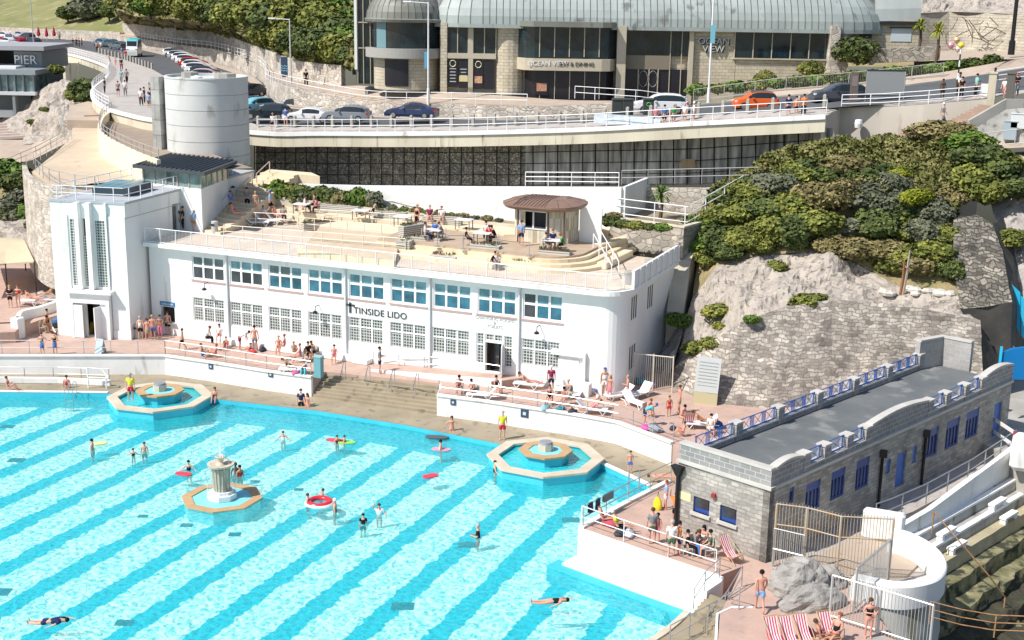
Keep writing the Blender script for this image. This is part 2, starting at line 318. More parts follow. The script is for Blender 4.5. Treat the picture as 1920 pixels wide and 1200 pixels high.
def retaining(name,pts,lab,cope=True,h=1.28):
 t=thing(name,lab,'wall',(pts[0][0],pts[0][1],ZD));o=Vector(t.location)
 m=MB();m.wall([Vector((p[0],p[1],ZD-.1))-o for p in pts],1.28+.1,.12,-.5);m.build('wall_face',M_WHITE2,t)
 m=MB();m.wall([Vector((p[0],p[1],.031))-o for p in pts],.10,.3,-.2);m.build('coping',M_WHITE2,t)
 return t
retaining('retaining_wall',tL,'long grey and white painted retaining wall below the left half of the pink terrace')
retaining('retaining_wall',tR,'curved bright white retaining wall below the sun loungers right of the steps')
s=thing('pool_steps_flight','broad flight of wet tan steps from the pink terrace down to the pool deck','steps',(st0[0],st0[1],ZD))
m=MB();o=Vector(s.location);nst=8
b0,b1=zl(585,708),zl(821,742)
d0,d1=G(588,746,ZD),G(818,780,ZD)
A0,A1=Vector((st0[0]-1.2,st0[1]-.15,0)),Vector((st1[0]-.3,st1[1]+.05,0))
for k in range(nst):
 z1=-k*1.25/nst-.003;t0=(k)/nst
 p0=A0.lerp(Vector((d0.x,d0.y,0)),t0);p1=A1.lerp(Vector((d1.x,d1.y,0)),t0)
 q0=A0.lerp(Vector((d0.x,d0.y,0)),1.0);q1=A1.lerp(Vector((d1.x,d1.y,0)),1.0)
 r0=A0.lerp(Vector((d0.x,d0.y,0)),t0+1/nst);r1=A1.lerp(Vector((d1.x,d1.y,0)),t0+1/nst)
 m.prism([(p0.x-o.x,p0.y-o.y),(r0.x-o.x,r0.y-o.y),(r1.x-o.x,r1.y-o.y),(p1.x-o.x,p1.y-o.y)],-.4,z1-1.25/nst-ZD+.0)
m.build('tread',M_TAN,s)
MB().wall([Vector((b0[0],b0[1],ZD-.05))-o,Vector((st0[0]-1.15,st0[1],ZD-.05))-o],1.28,.12).build('side_wall',M_WHITE2,s);MB().wall([Vector((b1[0],b1[1],ZD-.05))-o,Vector((st1[0]-.1,st1[1],ZD-.05))-o],1.28,.12).build('side_wall',M_WHITE2,s)
hr=['short steel handrail on the pool steps, leftmost of four','short steel handrail on the pool steps, second from the left','short steel handrail on the pool steps, third from the left','short steel handrail on the pool steps, rightmost of four']
for i,(tx,ty,bx,by)in enumerate([(648,690,636,738),(694,697,681,744),(740,705,727,752),(785,711,772,757)]):
 a=G(tx,ty+16,0);b=G(bx,by-2,ZD);t=thing('handrail',hr[i],'handrail',(a.x,a.y,0),group='handrails on the pool steps')
 a-=Vector(t.location);b=G(bx,by-2,ZD)-Vector(t.location);MB().tube([a,a+Vector((0,0,.9)),a+Vector((0,-.25,1.0)),b+Vector((0,.15,.95)),b+Vector((0,0,.8)),b],.028).build('rail',M_STEEL,t)
 MB().tube([a.lerp(b,.5),a.lerp(b,.5)+Vector((0,0,.95))],.022).build('post',M_STEEL,t)
t=thing('low_wall','low white kerb wall beside the pool ramp at the far left','wall',G(0,720,ZD));o=Vector(t.location)
lw=[G(*p,ZD)for p in[(-200,716),(0,718),(110,719),(208,724)]]
MB().wall([p-o for p in lw],.42,.22).build('wall_body',M_WHITE2,t,bevel=.04)
def railing(name,pts,label,h=1.0,rails=(1.0,.5),step=1.5,r=.025,mat=None,cat='railing',group=None,infill=None,n=5,parent=None,curve=False):
 P=[Vector(p)for p in pts]
 if curve:P=smooth_line(P,6)
 mat=mat or M_RAILW;o=P[0].copy()
 t=parent if parent is not None else thing(name,label,cat,o,group=group)
 if parent is not None:o=Vector((0,0,0))if parent.location is None else Vector(parent.location)
 L=sum((P[i+1]-P[i]).length for i in range(len(P)-1));k=max(2,int(round(L/step))+1);Q=resample(P,k)
 pm=MB().tube([(0,0,0),(0,0,h)],r*1.15,n);me=None
 for q in Q[:99]:
  if me is None:po=pm.build('post',mat,t);me=po.data
  else:po=link('post',me,t)
  po.location=q-o
 for i,rr in enumerate(rails):
  MB().tube([p-o+Vector((0,0,rr*h))for p in P],r,n).build('handrail' if i==0 else 'midrail',mat,t)
 if infill:
  m=MB();kk=max(2,int(L/infill));
  for q in resample(P,kk):m.tube([q-o+Vector((0,0,.08)),q-o+Vector((0,0,h-.05))],.006,3,False)
  m.tube([p-o+Vector((0,0,.08))for p in P],r*.8,n)
  m.build('infill_bars',mat,t)
 return t
def gp(z,*pp):return[G(a,b,z)for a,b in pp]
railing('railing',gp(0,(-150,665),(0,665),(310,665)),'grey two-bar railing along the straight left edge of the terrace',1.0,step=1.9,mat=M_STEEL)
railing('railing',gp(0,(310,665),(400,678),(500,694),(583,705)),'pale two-bar railing above the white wall left of the pool steps',1.0,step=1.6,mat=M_STEEL)
railing('railing',gp(0,(823,740),(900,749),(980,761),(1070,774),(1158,790),(1262,829)),'steel two-bar railing curving past the sun loungers right of the pool steps',1.0,step=1.6,mat=M_STEEL)
railing('railing',gp(ZD+.02,(-60,712),(40,713),(110,713),(205,716)),'thin steel railing on the ramp beside the low white kerb wall',.9,step=1.9,mat=M_STEEL)
railing('railing',gp(0,(700,686),(745,690),(790,695),(835,699),(885,706),(937,714)),'steel railing of the sloping ramp up to the changing room door',1.0,step=1.9,mat=M_STEEL)
m=MB();a,b,c,d=[G(*p,ZD)for p in[(166,728),(200,729),(206,720),(168,724)]]
t=thing('pipe_frame','white tubular gate frame standing at the end of the low kerb wall','gate',a);o=Vector(a)
MB().tube([a-o,a-o+Vector((0,0,1.45))],.05).tube([a-o+Vector((0,0,1.4)),b-o+Vector((-.3,0,1.3)),b-o+Vector((.2,0,.8))],.045).tube([b-o,b-o+Vector((0,0,.85))],.045).tube([a-o+Vector((0,0,.75)),b-o+Vector((.2,0,.75))],.045).build('frame',M_RAILW,t)
rp=[zl(*p)for p in[(695,700),(940,722),(1005,722),(1000,700),(930,700)]]
t=thing('access_ramp','pink sloping ramp with white kerb leading to the changing room door','ramp',(rp[0][0],rp[0][1],0));o=Vector(t.location)
q=[Vector(G(697,695,0)),Vector(G(942,728,0)),Vector(G(1000,712,0)),Vector(G(735,676,0))]
m=MB();m.prism([(p.x-o.x,p.y-o.y)for p in[q[0],q[1],Vector((q[2].x,-.02,0)),Vector((q[3].x,-.02,0))]],0.003,[.06,.5,.5,.12]);m.build('slope',M_PINK,t)
m=MB();m.wall([q[0]-o+Vector((0,-.1,.003)),q[1]-o+Vector((0,-.1,.003))],[.12,.6],.14);m.build('kerb',M_WHITE2,t)
pT=[ter_a,ter_b,ter_c]
e1=G(1372,1108,0);e2_=G(1346,1155,0);e3=G(1300,1215,0)
MB().prism([xy(ter_a),xy(ter_b),xy(ter_c),xy(G(1392,1062,0)),xy(e1),xy(G(1350,1150,0)),xy(G(1346,1200,0)),xy(G(1340,1300,0)),(57,-34),(51,-24),(48.5,-18),(45,-14)],-3.2,.004).build('sun_terrace',M_PINK,kind='structure')
t=thing('retaining_wall','tall sunlit white wall under the railing where the terrace juts into the pool','wall',(ter_b.x,ter_b.y,ZD));o=Vector(t.location)
cp=[G(1253,903,0),G(1170,945,0),G(1088,990,0)];cp2=[G(1088,990,0),G(1220,1036,0),G(1340,1076,0),G(1357,1083,0),G(1352,1092,0),G(1325,1110,0)]
m=MB();m.wall([Vector((p.x,p.y,ZF))-o for p in cp+cp2[1:]],-ZF+.03,.1,-.5);m.wall([Vector((p.x,p.y,ZF))-o for p in cp2[:4]],-ZF-1.35,1.3,-.5);m.build('wall_face',M_WHITE2,t)
m=MB();m.wall([Vector((p.x,p.y,.01))-o for p in cp],.1,.3,.2);m.build('coping',M_WHITE2,t)
m=MB();m.wall([Vector((p.x-.9,p.y-1.15,ZF))for p in cp2[:4]],.8,.9);m.build('pool_ledge',M_CYAN,kind='structure')
railing('railing',[p+Vector((.1,.1,0))for p in cp],'steel railing hung with swimwear on the pool edge of the stone building terrace',1.05,step=2.2,mat=M_STEEL)
railing('railing',[p+Vector((0,.15,0))for p in cp2[:3]],'bright steel two-bar railing above the tall sunlit white wall',1.05,step=2.4,mat=M_RAILW)
s=thing('corner_steps','narrow flight of weathered tan steps down into the pool corner','steps',(ter_c.x,ter_c.y,ZD));o=Vector(s.location)
u0,u1=G(1330,1106,0),G(1386,1128,0);v0,v1=G(1285,1165,ZD),G(1335,1200,ZD);m=MB()
for k in range(8):
 a0=u0.lerp(v0,k/8);a1=u1.lerp(v1,k/8);c0=u0.lerp(v0,(k+1)/8);c1=u1.lerp(v1,(k+1)/8);zz=-1.25*(k+1)/8-.003
 m.prism([(a0.x-o.x,a0.y-o.y),(c0.x-o.x,c0.y-o.y),(c1.x-o.x,c1.y-o.y),(a1.x-o.x,a1.y-o.y)],-.3,zz-ZD)
m.build('tread',M_TAN,s)
dk=[xy(low[0]),xy(low[2]),xy(low[3]),xy(low[5]),(47,-33),xy(G(1350,1150,0)),xy(G(1330,1110,0))]
MB().prism(dk,-2.9,ZD-.004).build('lower_deck',M_TAN,kind='structure')
m=MB();m.wall([p+Vector((.12,0,.004))for p in low],.07,.3);m.build('pool_coping',M_COPING,kind='structure')
t=thing('retaining_wall','white corner wall beneath the deckchair terrace at the bottom of the steps','wall',xy(G(1350,1150,0))+(ZD,));o=Vector(t.location)
MB().wall([Vector((p.x,p.y,ZD-.02))-o for p in gp(0,(1412,1140),(1373,1140),(1347,1152),(1345,1200),(1340,1260))],1.3,.1,-.5).build('wall_face',M_WHITE2,t)
for nm,pts,lab in[('a',[(1300,1142,ZD),(1322,1108,-.3),(1348,1085,0)],'steel handrail on the pool side of the corner steps'),('b',[(1325,1190,ZD),(1360,1150,-.6),(1390,1100,0)],'steel handrail on the terrace side of the corner steps')]:
 railing('handrail',[G(*p)for p in pts],lab,.95,step=1.2,mat=M_STEEL,cat='handrail')
railing('railing',gp(ZD,(1255,1215),(1300,1190),(1345,1165))+gp(0,(1385,1143)),'steel railing crossing the lower deck at the bottom of the picture',1.0,step=1.5,mat=M_STEEL)
def octo(r,rot=0,ex=1.0):return[(r*math.cos(rot+math.pi/8+i*math.pi/4),r*math.sin(rot+math.pi/8+i*math.pi/4))for i in range(8)]
def ring8(m,r0,r1,z0,z1,rot=0):
 a,b=octo(r0,rot),octo(r1,rot)
 for i in range(8):
  j=(i+1)%8;m.prism([a[i],a[j],b[j],b[i]][::-1],z0,z1)
def cascade(c,rot,lab,grp):
 t=thing('octagonal_cascade',lab,'fountain',(c[0],c[1],ZF),group=grp);z=lambda v:v-ZF
 m=MB();ring8(m,2.75,3.2,0,z(-1.03),rot);m.build('basin_wall',M_CYAN,t)
 m=MB();ring8(m,2.65,3.32,z(-1.03),z(-.92),rot);m.build('coping',M_COPING,t)
 MB().prism(octo(2.77,rot),0,z(-1.3)).build('basin_floor',M_PALEB,t)
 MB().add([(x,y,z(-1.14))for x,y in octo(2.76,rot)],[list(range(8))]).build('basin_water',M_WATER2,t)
 MB().prism(octo(1.32,rot),.5,z(-.62)).build('upper_tier',M_CYAN,t)
 m=MB();ring8(m,.98,1.52,z(-.62),z(-.52),rot);m.build('upper_coping',M_OCHRE,t)
 MB().prism(octo(.97,rot),z(-.62),z(-.57)).build('upper_basin',M_PALEB,t)
 m=MB();m.prism(octo(.42,rot),z(-.57),z(-.17));m.build('pedestal',M_COPING,t)
 m=MB();m.lathe((0,0,0),[(0.01,z(-.03)),(.36,z(-.05)),(.4,z(-.17)),(.01,z(-.17))][::-1],16);m.build('cap',plain((.25,.27,.3),.6),t,smooth=False)
 return t
cR=G(1023,845,-.6);cL=G(300,733,-.6)
cascade((cL.x,cL.y),.13,'octagonal blue and stone cascade on the left, with a lifeguard standing on its rim','octagonal pool cascades')
cascade((cR.x,cR.y),-.05,'octagonal blue and stone cascade on the right, beside the stone building','octagonal pool cascades')
c=G(416,927,-1.3);t=thing('central_fountain','tall stone pedestal fountain on an ochre rimmed octagon in the middle of the pool','fountain',(c.x,c.y,ZF));z=lambda v:v-ZF
MB().prism(octo(2.0),0,z(-1.49)).build('plinth',M_PALEB,t)
m=MB();ring8(m,1.6,2.12,z(-1.49),z(-1.43));m.build('rim',M_OCHRE,t)
m=MB();m.prism(octo(.78),z(-1.47),z(-1.2));m.prism(octo(.6),z(-1.2),z(-1.05));m.build('base',M_WHITE2,t)
m=MB();ns=16
m.lathe((0,0,0),[(r*(1),zz)for r,zz in[(.40,z(-1.05)),(.41,z(-.9)),(.46,z(.1)),(.48,z(.2))]],16)
for i in range(16):
 a=2*math.pi*i/16;m.tube([(.4*math.cos(a),.4*math.sin(a),z(-1.05)),(.47*math.cos(a),.47*math.sin(a),z(.18))],.04,5)
m.build('column',mottled('worn_stone',(.55,.52,.42),(.38,.36,.28),1.5,.9,c3=(.25,.2,.12),s3=2,streak=4),t)
MB().lathe((0,0,0),[(.25,z(.18)),(.66,z(.3)),(.7,z(.42)),(.58,z(.42)),(.25,z(.34))],20).build('bowl',M_COPING,t)
MB().lathe((0,0,0),[(.25,z(.34)),(.13,z(.5)),(.18,z(.68)),(.28,z(.8)),(.25,z(.82)),(.08,z(.74))],14).build('urn',M_COPING,t)
def jetmat():
 m=bpy.data.materials.new('water_spray');m.use_nodes=True;n=m.node_tree.nodes;l=m.node_tree.links;b=n['Principled BSDF'];b.inputs['Base Color'].default_value=(.9,.95,.97,1);b.inputs['Roughness'].default_value=.3
 nz=n.new('ShaderNodeTexNoise');nz.inputs['Scale'].default_value=9;r=n.new('ShaderNodeMapRange');r.inputs[1].default_value=.45;r.inputs[2].default_value=.6;r.inputs[4].default_value=.6;l.new(nz.outputs[0],r.inputs[0]);l.new(r.outputs[0],b.inputs['Alpha']);return m
m=MB();m.tube([(0,0,z(.7)),(0,0,z(1.4)),(0.02,0,z(2.2))],[.06,.045,.01],6)
for i in range(9):
 a=i*.7;m.tube([(.1*math.cos(a),.1*math.sin(a),z(.7)),(.25*math.cos(a),.25*math.sin(a),z(1.05)),(.4*math.cos(a),.4*math.sin(a),z(.9)),(.55*math.cos(a),.55*math.sin(a),z(.4))],.018,4)
for i in range(26):
 a=i*.2417;r=.68+.03*(i%3);m.tube([(r*math.cos(a),r*math.sin(a),z(.4)),(1.02*r*math.cos(a),1.02*r*math.sin(a),z(-.1)),(1.05*r*math.cos(a),1.05*r*math.sin(a),z(-1.3))],.012,3)
m.build('water_jet',jetmat(),t)
# ================================================================ lido building
def txt(body,size,mat,parent,loc,rot,ext=.02,name='lettering',align='CENTER',space=1.0,shear=0,name2=None):
 cu=bpy.data.curves.new(name,'FONT');cu.body=body;cu.size=size;cu.extrude=ext;cu.align_x=align;cu.space_character=space;cu.shear=shear;cu.space_line=.85
 tmp=bpy.data.objects.new('t',cu);COL.objects.link(tmp);dg=bpy.context.evaluated_depsgraph_get()
 me=bpy.data.meshes.new_from_object(tmp.evaluated_get(dg));bpy.data.objects.remove(tmp);me.materials.clear();me.materials.append(mat);me.name=name
 o=link(name,me,parent);o.location=loc;o.rotation_euler=rot;return o
def holed(m,us,zs,holes,fn,th):
 """wall of boxes leaving holes; us/zs extents; holes (u0,u1,z0,z1); fn(u, d, z)->point, th thickness"""
 U=sorted(set([us[0],us[1]]+[h[0]for h in holes]+[h[1]for h in holes]));Z=sorted(set([zs[0],zs[1]]+[h[2]for h in holes]+[h[3]for h in holes]))
 def solid(i,j):
  if i<0 or j<0 or i>=len(U)-1 or j>=len(Z)-1:return False
  u,z=(U[i]+U[i+1])/2,(Z[j]+Z[j+1])/2
  return not any(h[0]<u<h[1]and h[2]<z<h[3]for h in holes)
 for i in range(len(U)-1):
  for j in range(len(Z)-1):
   if not solid(i,j):continue
   a,b,c,d=U[i],U[i+1],Z[j],Z[j+1]
   P=lambda u,dd,z:fn(u,dd,z)
   m.quad(P(a,0,c),P(b,0,c),P(b,0,d),P(a,0,d));m.quad(P(b,th,c),P(a,th,c),P(a,th,d),P(b,th,d))
   if not solid(i-1,j):m.quad(P(a,th,c),P(a,0,c),P(a,0,d),P(a,th,d))
   if not solid(i+1,j):m.quad(P(b,0,c),P(b,th,c),P(b,th,d),P(b,0,d))
   if not solid(i,j-1):m.quad(P(a,th,c),P(b,th,c),P(b,0,c),P(a,0,c))
   if not solid(i,j+1):m.quad(P(a,0,d),P(b,0,d),P(b,th,d),P(a,th,d))
def blockglass():
 m,n,l,b=nt('glass_blocks');tc=n.new('ShaderNodeUVMap');br=n.new('ShaderNodeTexBrick');br.offset=0
 br.inputs['Color1'].default_value=(.02,.035,.03,1);br.inputs['Color2'].default_value=(.13,.15,.14,1);br.inputs['Mortar'].default_value=(.5,.52,.5,1)
 for k,v in(('Scale',1),('Mortar Size',.032),('Brick Width',.2),('Row Height',.2),('Bias',-.3)):br.inputs[k].default_value=v
 l.new(tc.outputs[0],br.inputs[0]);l.new(br.outputs[0],b.inputs['Base Color']);b.inputs['Roughness'].default_value=.35;return m
M_BLK=blockglass();M_BLUEGL=glassmat('blue_window_glass',(.03,.12,.18),.12);M_GREYGL=glassmat('grey_window_glass',(.10,.12,.12),.12)
M_PALEGL=glassmat('pale_blind_glass',(.11,.24,.28),.2);M_BROWNGL=glassmat('brown_window_glass',(.05,.045,.05),.15)
M_SILL=plain((.50,.30,.26),.7)
lido=thing('lido_building','long white two-storey pool building with blue glazed windows above glass block windows','building',(14,5,0));LO=Vector(lido.location)
fy=lambda u,d,z:Vector((u,d,z))-LO
XW=[i*3.15 for i in range(9)]
ups=[(x-.07,x+2.60,4.30,6.0)for x in XW]
lows=[(x-.14,x+2.52,1.26,3.02)for i,x in enumerate(XW)if i!=7]+[(XW[7]-.14,XW[7]+.42,.95,3.02),(XW[7]+.5,XW[7]+1.72,.5,2.45),(XW[7]+.5,XW[7]+1.72,2.55,3.02),(XW[7]+1.8,XW[7]+2.4,.95,3.02)]
hatch=(-2.95,-1.75,.9,2.05)
m=MB();holed(m,(-3.75,30.3),(0,6.42),ups+lows+[hatch],fy,.3)
RC=1.35;seg=8;cx,cy=30.3,RC
arc=[(cx+RC*math.sin(math.pi/2*k/seg),cy-RC*math.cos(math.pi/2*k/seg))for k in range(seg+1)]
for(a,b)in zip(arc[:-1],arc[1:]):m.quad(Vector((a[0],a[1],0))-LO,Vector((b[0],b[1],0))-LO,Vector((b[0],b[1],6.42))-LO,Vector((a[0],a[1],6.42))-LO)
XS=cx+RC
sideh=[(1.95+k*.42,2.25+k*.42,4.45,5.95)for k in range(3)]+[(5.3+k*.42,5.6+k*.42,4.45,5.95)for k in range(3)]+[(1.9+k*.45,2.2+k*.45,1.2,2.75)for k in range(3)]
holed(m,(RC,11.2),(0,6.42),sideh,lambda u,d,z:Vector((XS-d,u,z))-LO,.3)
m.build('wall',M_WHITE,lido)
for i,(a,b,c,d)in enumerate(ups):
 w=MB();f=.085
 w.bb(a,.06,c,a+f,.16,d).bb(b-f,.06,c,b,.16,d).bb(a+f,.06,d-f,b-f,.16,d).bb(a+f,.06,c,b-f,.16,c+.14)
 W3=(b-a)/3
 for k in(1,2):w.bb(a+W3*k-.075,.065,c+.14,a+W3*k+.075,.155,d-f)
 zm=c+.14+(d-c-.22)*.52
 for k in range(3):w.bb(a+W3*k+(.075 if k else f),.067,zm,a+W3*(k+1)-(.075 if k<2 else f),.153,zm+.15)
 w.v=[tuple(Vector(v)-LO)for v in w.v];fr=w.build('window',M_RAILW,lido)
 for k in range(3):
  for row,(z0,z1)in enumerate(((c+.14,zm),(zm+.15,d-f))):
   gm=M_BLUEGL
   if row:gm=M_PALEGL
   if i==0:gm=M_GREYGL if row else M_BROWNGL
   if i==1 and not row:gm=[M_BROWNGL,M_DARK,M_BROWNGL][k]
   if i==2 and row and k<2:gm=M_GREYGL
   if i==8 and k==0:gm=M_BROWNGL
   q=MB().bb(a+W3*k+.07,.105,z0,a+W3*(k+1)-.07,.125,z1);q.v=[tuple(Vector(v)-LO)for v in q.v];q.build('pane',gm,fr)
 q=MB().bb(a-.08,-.07,c-.10,b+.08,.06,c-.003);q.v=[tuple(Vector(v)-LO)for v in q.v];q.build('sill',M_SILL,fr)
for i,(a,b,c,d)in enumerate(lows):
 if i==9:continue
 w=MB();wd=b-a;nc=3 if wd>2 else(2 if i==10 else 1)
 w.bb(a,.05,c,a+.07,.15,d).bb(b-.07,.05,c,b,.15,d).bb(a+.07,.05,d-.07,b-.07,.15,d).bb(a+.07,.05,c,b-.07,.15,c+.08)
 for k in range(1,nc):w.bb(a+wd*k/nc-.055,.055,c+.08,a+wd*k/nc+.055,.145,d-.07)
 zm=c+(d-c)*.6
 if i!=10:
  for k in range(nc):w.bb(a+wd*k/nc+(.055 if k else.07),.057,zm,a+wd*(k+1)/nc-(.055 if k<nc-1 else.07),.143,zm+.1)
 w.v=[tuple(Vector(v)-LO)for v in w.v];fr=w.build('window',M_RAILW,lido)
 q=MB().bb(a+.03,.1,c+.03,b-.03,.13,d-.03);q.v=[tuple(Vector(v)-LO)for v in q.v];q.build('glass_blocks',M_BLK,fr)
for h in sideh:
 q=MB().bb(XS-.07,h[0],h[2],XS-.03,h[1],h[3]);q.v=[tuple(Vector(v)-LO)for v in q.v];q.build('window',M_DARK,lido,'narrow dark slit window')
def part(m,name,mat,par,lab=None,O=None,**k):
 O=LO if O is None else O;m.v=[tuple(Vector(v)-O)for v in m.v];return m.build(name,mat,par,lab,**k)
part(MB().bb(XW[7]+.5,.9,.5,XW[7]+1.1,.95,2.45).bb(XW[7]+.3,.3,.45,XW[7]+1.95,1.6,.5),'doorway_interior',M_BROWNGL,lido)
dd=part(MB().box((XW[7]+1.86,-.42,1.48),(.06,.95,1.94),.35),'door',M_RAILW,lido,'white door standing open outwards')
part(MB().bb(XW[7]+.48,.02,2.45,XW[7]+1.74,.28,2.55),'door_lintel',M_RAILW,lido)
part(MB().bb(hatch[0],.5,hatch[2],hatch[1],.52,hatch[3]),'hatch_interior',M_DARK,lido)
part(MB().bb(hatch[0]-.1,-.25,hatch[2]-.06,hatch[1]+.1,.1,hatch[2]-.003),'hatch_counter',M_STEEL,lido)
sg=part(MB().bb(-2.98,-.05,2.12,-1.7,-.003,2.42),'sign_board',plain((.03,.2,.42),.5),lido,'blue board over the serving hatch')
txt('CAFE & SHOP',.17,M_RAILW,lido,Vector((-2.34,-.055,2.2))-LO,(math.pi/2,0,0),.004)
txt('TINSIDE LIDO',.62,plain((.05,.05,.05),.5),lido,Vector((14.9,-.03,3.3))-LO,(math.pi/2,0,0),.02,space=1.05)
m=MB();m.bb(12.55,-.04,3.28,12.72,-.003,4.0).bb(12.3,-.04,3.75,12.98,-.003,3.88)
part(m,'emblem',plain((.05,.05,.05),.5),lido,'tall dark crossed emblem before the name')
txt('CHANGING ROOMS\n&\nTOILETS',.3,plain((.5,.5,.48),.6),lido,Vector((23.2,-.02,3.95))-LO,(math.pi/2,0,0),.01)
m=MB();m.bb(-3.8,-.55,6.42,30.3,.3,6.7)
SL=[]
for k in range(seg+1):
 a=math.pi/2*k/seg;SL.append((cx+(RC+.4)*math.sin(a),cy-(RC+.55)*math.cos(a)))
poly=[(30.3,-.55)]+SL[1:]+[(XS+.4,10.9),(30.3,10.9)]
m.prism(poly,6.42,6.7);part(m,'roof_edge',M_WHITE,lido)
deckp=[(-3.7,-.35),(30.3,-.35)]+[(p[0]-.18,p[1]+.12)for p in SL[1:]]+[(XS+.2,10.8),(-4.5,15)]
part(MB().prism(deckp,6.5,6.706),'roof_deck',paving('deck_paving',(.62,.53,.43),(.55,.46,.37),(.42,.36,.3),1.2,1.2),lido)
for x in(2.88,12.32,18.62,24.92):part(MB().tube([(x,-.09,.25),(x,-.09,6.4)],.065,8).bb(x-.1,-.16,6.2,x+.1,-.02,6.42),'drainpipe',plain((.62,.63,.64),.5),lido)
part(MB().bb(-.9,-.55,0,13.1,-.003,.42).bb(13.1,-.75,0,14.3,-.003,.36),'wall_bench',M_WHITE,lido,bevel=.05)
for x,z in((1.25,3.95),(10.2,3.3),(26.3,3.75)):part(MB().tube([(x,0,z+.25),(x,-.45,z+.25),(x,-.5,z)],.03).lathe((x,-.5,z-.2),[(.0,.2),(.16,.1),(.17,0)],10),'wall_lamp',M_BLACK,lido)
part(MB().bb(27.6,-.06,.02,29.0,-.003,2.05),'service_door',plain((.86,.86,.84),.6),lido,'plain white flush door near the rounded corner')
part(MB().bb(29.35,-.28,0,29.5,-.003,2.6).bb(27.2,-.28,2.3,29.35,-.003,2.6).bb(29.3,-.9,0,30.0,-.3,.8),'door_surround',M_WHITE,lido)
railing('railing',[Vector((x,-.42,6.7))for x in(-3.7,10,20,30.2)]+[Vector((30.2+1.45*math.sin(a),RC-.02-1.75*math.cos(a),6.7))for a in(.3,.6,.9,1.2)],'long white railing of thin bars along the front edge of the lido roof terrace',1.05,rails=(1.0,),step=1.33,r=.03,infill=.12)
t=thing('parapet','white panelled parapet on the right-hand end of the lido roof terrace','parapet',(XS+.25,1.2,6.7));o=Vector(t.location)
m=MB();m.wall([Vector((XS+.3,1.0,6.7))-o,Vector((XS+.3,10.8,6.7))-o],1.05,.06);m.build('panel',M_WHITE,t)
pm=None
for k in range(9):
 y=1.0+k*1.22;pm=MB().bb(.0,-.05,0,.12,.05,1.1);po=pm.build('post',M_RAILW,t);po.location=(0.09,y-1.2,0)
MB().bb(-.02,-.2,1.05,.14,9.7,1.12).build('capping',M_WHITE,t)
for yy in(2.2,6.2):
 q=thing('bollard_lamp','grey cylindrical lamp on the lido roof by the white parapet, '+('front one' if yy<3 else 'rear one'),'lamp',(XS-.3,yy,6.71),group='roof lamps');MB().lathe((0,0,0),[(.22,0),(.22,.75),(.0,.75)],14).build('body',M_STEEL,q);MB().lathe((0,0,.75),[(.3,0),(.3,.12),(0,.14)],14).build('cap',plain((.4,.38,.33),.6),q)
TA,TB=Vector((-3.8,-2.3,0)),Vector((-9.25,-3.5,0));TC=TB+Vector((-.087,.996,0))*18.2;TD=TA+Vector((-.087,.996,0))*18.2
tower=thing('entrance_tower','tall white art deco entrance tower with three fins and glass block strips','building',(TB.x,TB.y,0));TO=Vector(tower.location)
td=(TA-TB).normalized();tn=Vector((td.y,-td.x,0));TL=(TA-TB).length
ft=lambda s,d,z:td*s-tn*d+Vector((0,0,z))
def tbox(m,s0,s1,o0,o1,z0,z1):
 P=lambda s,o,z:td*s+tn*o+Vector((0,0,z))
 return m.add([P(s0,o1,z0),P(s1,o1,z0),P(s1,o0,z0),P(s0,o0,z0),P(s0,o1,z1),P(s1,o1,z1),P(s1,o0,z1),P(s0,o0,z1)],[[3,2,1,0],[4,5,6,7],[0,1,5,4],[1,2,6,5],[2,3,7,6],[3,0,4,7]])
st=[(1.40,1.92,3.7,8.45),(2.32,2.76,3.7,8.5),(3.3,4.1,3.7,8.4)]
dr=(2.15,3.4,.02,2.45)
m=MB();holed(m,(0,TL),(0,9.62),st+[dr],ft,.35);m.build('front_wall',M_WHITE,tower)
m=MB();B=[Vector(p)-TO for p in(TA,TD,TC,TB)]
def vq(m,a,b,z0,z1):return m.quad(Vector((a.x,a.y,z0)),Vector((b.x,b.y,z0)),Vector((b.x,b.y,z1)),Vector((a.x,a.y,z1)))
vq(m,B[1],B[2],0,9.62);vq(m,B[2],B[3],0,9.62)
wd=(TD-TA).normalized();wn=Vector((wd.y,-wd.x,0))
hs=[(10.1,10.9,6.72,8.75),(13.0,13.22,7.5,8.4),(13.34,13.56,7.5,8.4),(13.68,13.9,7.5,8.4)]
hs=[(h[0]-4.2,h[1]-4.2,h[2],h[3])if k==0 else(h[0]-2.9,h[1]-2.9,h[2],h[3])for k,h in enumerate(hs)]
holed(m,(0,18.2),(0,9.62),hs,lambda u,d,z:B[0]+wd*u-wn*d+Vector((0,0,z)),.3)
m.build('side_wall',M_WHITE,tower)
rp_=[B[3]-td*.05+tn*.05,B[0]+td*.05+tn*.05,B[1]+td*.05,B[2]-td*.05]
MB().prism([(p.x,p.y)for p in rp_],9.62,9.78).build('roof',mottled('grey_roof_felt',(.45,.47,.5),(.38,.40,.43),.6,.8),tower)
m=MB();tbox(m,0,1.25,.003,.09,0,8.75);tbox(m,4.3,TL,.003,.09,0,8.75);tbox(m,-.02,TL+.06,.09,.2,0,.55)if False else None
tbox(m,4.3,TL+.05,.09,.16,0,.6);m.build('pier',M_WHITE,tower)
for(s0,s1)in((1.95,2.27),(2.8,3.14),(4.12,4.26)):
 m=MB();tbox(m,s0,s1,.003,.42 if s0<4 else.2,3.55,9.66);m.build('fin',M_WHITE,tower)
for(a,b,c,d)in st:
 m=MB();tbox(m,a,b,-.12,-.05,c,d if a!=2.32 else 7.25);m.build('glass_blocks',M_BLK,tower)
m=MB();tbox(m,2.32,2.76,-.33,-.25,7.25,8.5);m.build('louvre',M_DARK,tower)
m=MB();tbox(m,.95,4.55,.1,.75,3.3,3.5);m.build('canopy_ledge',M_WHITE,tower)
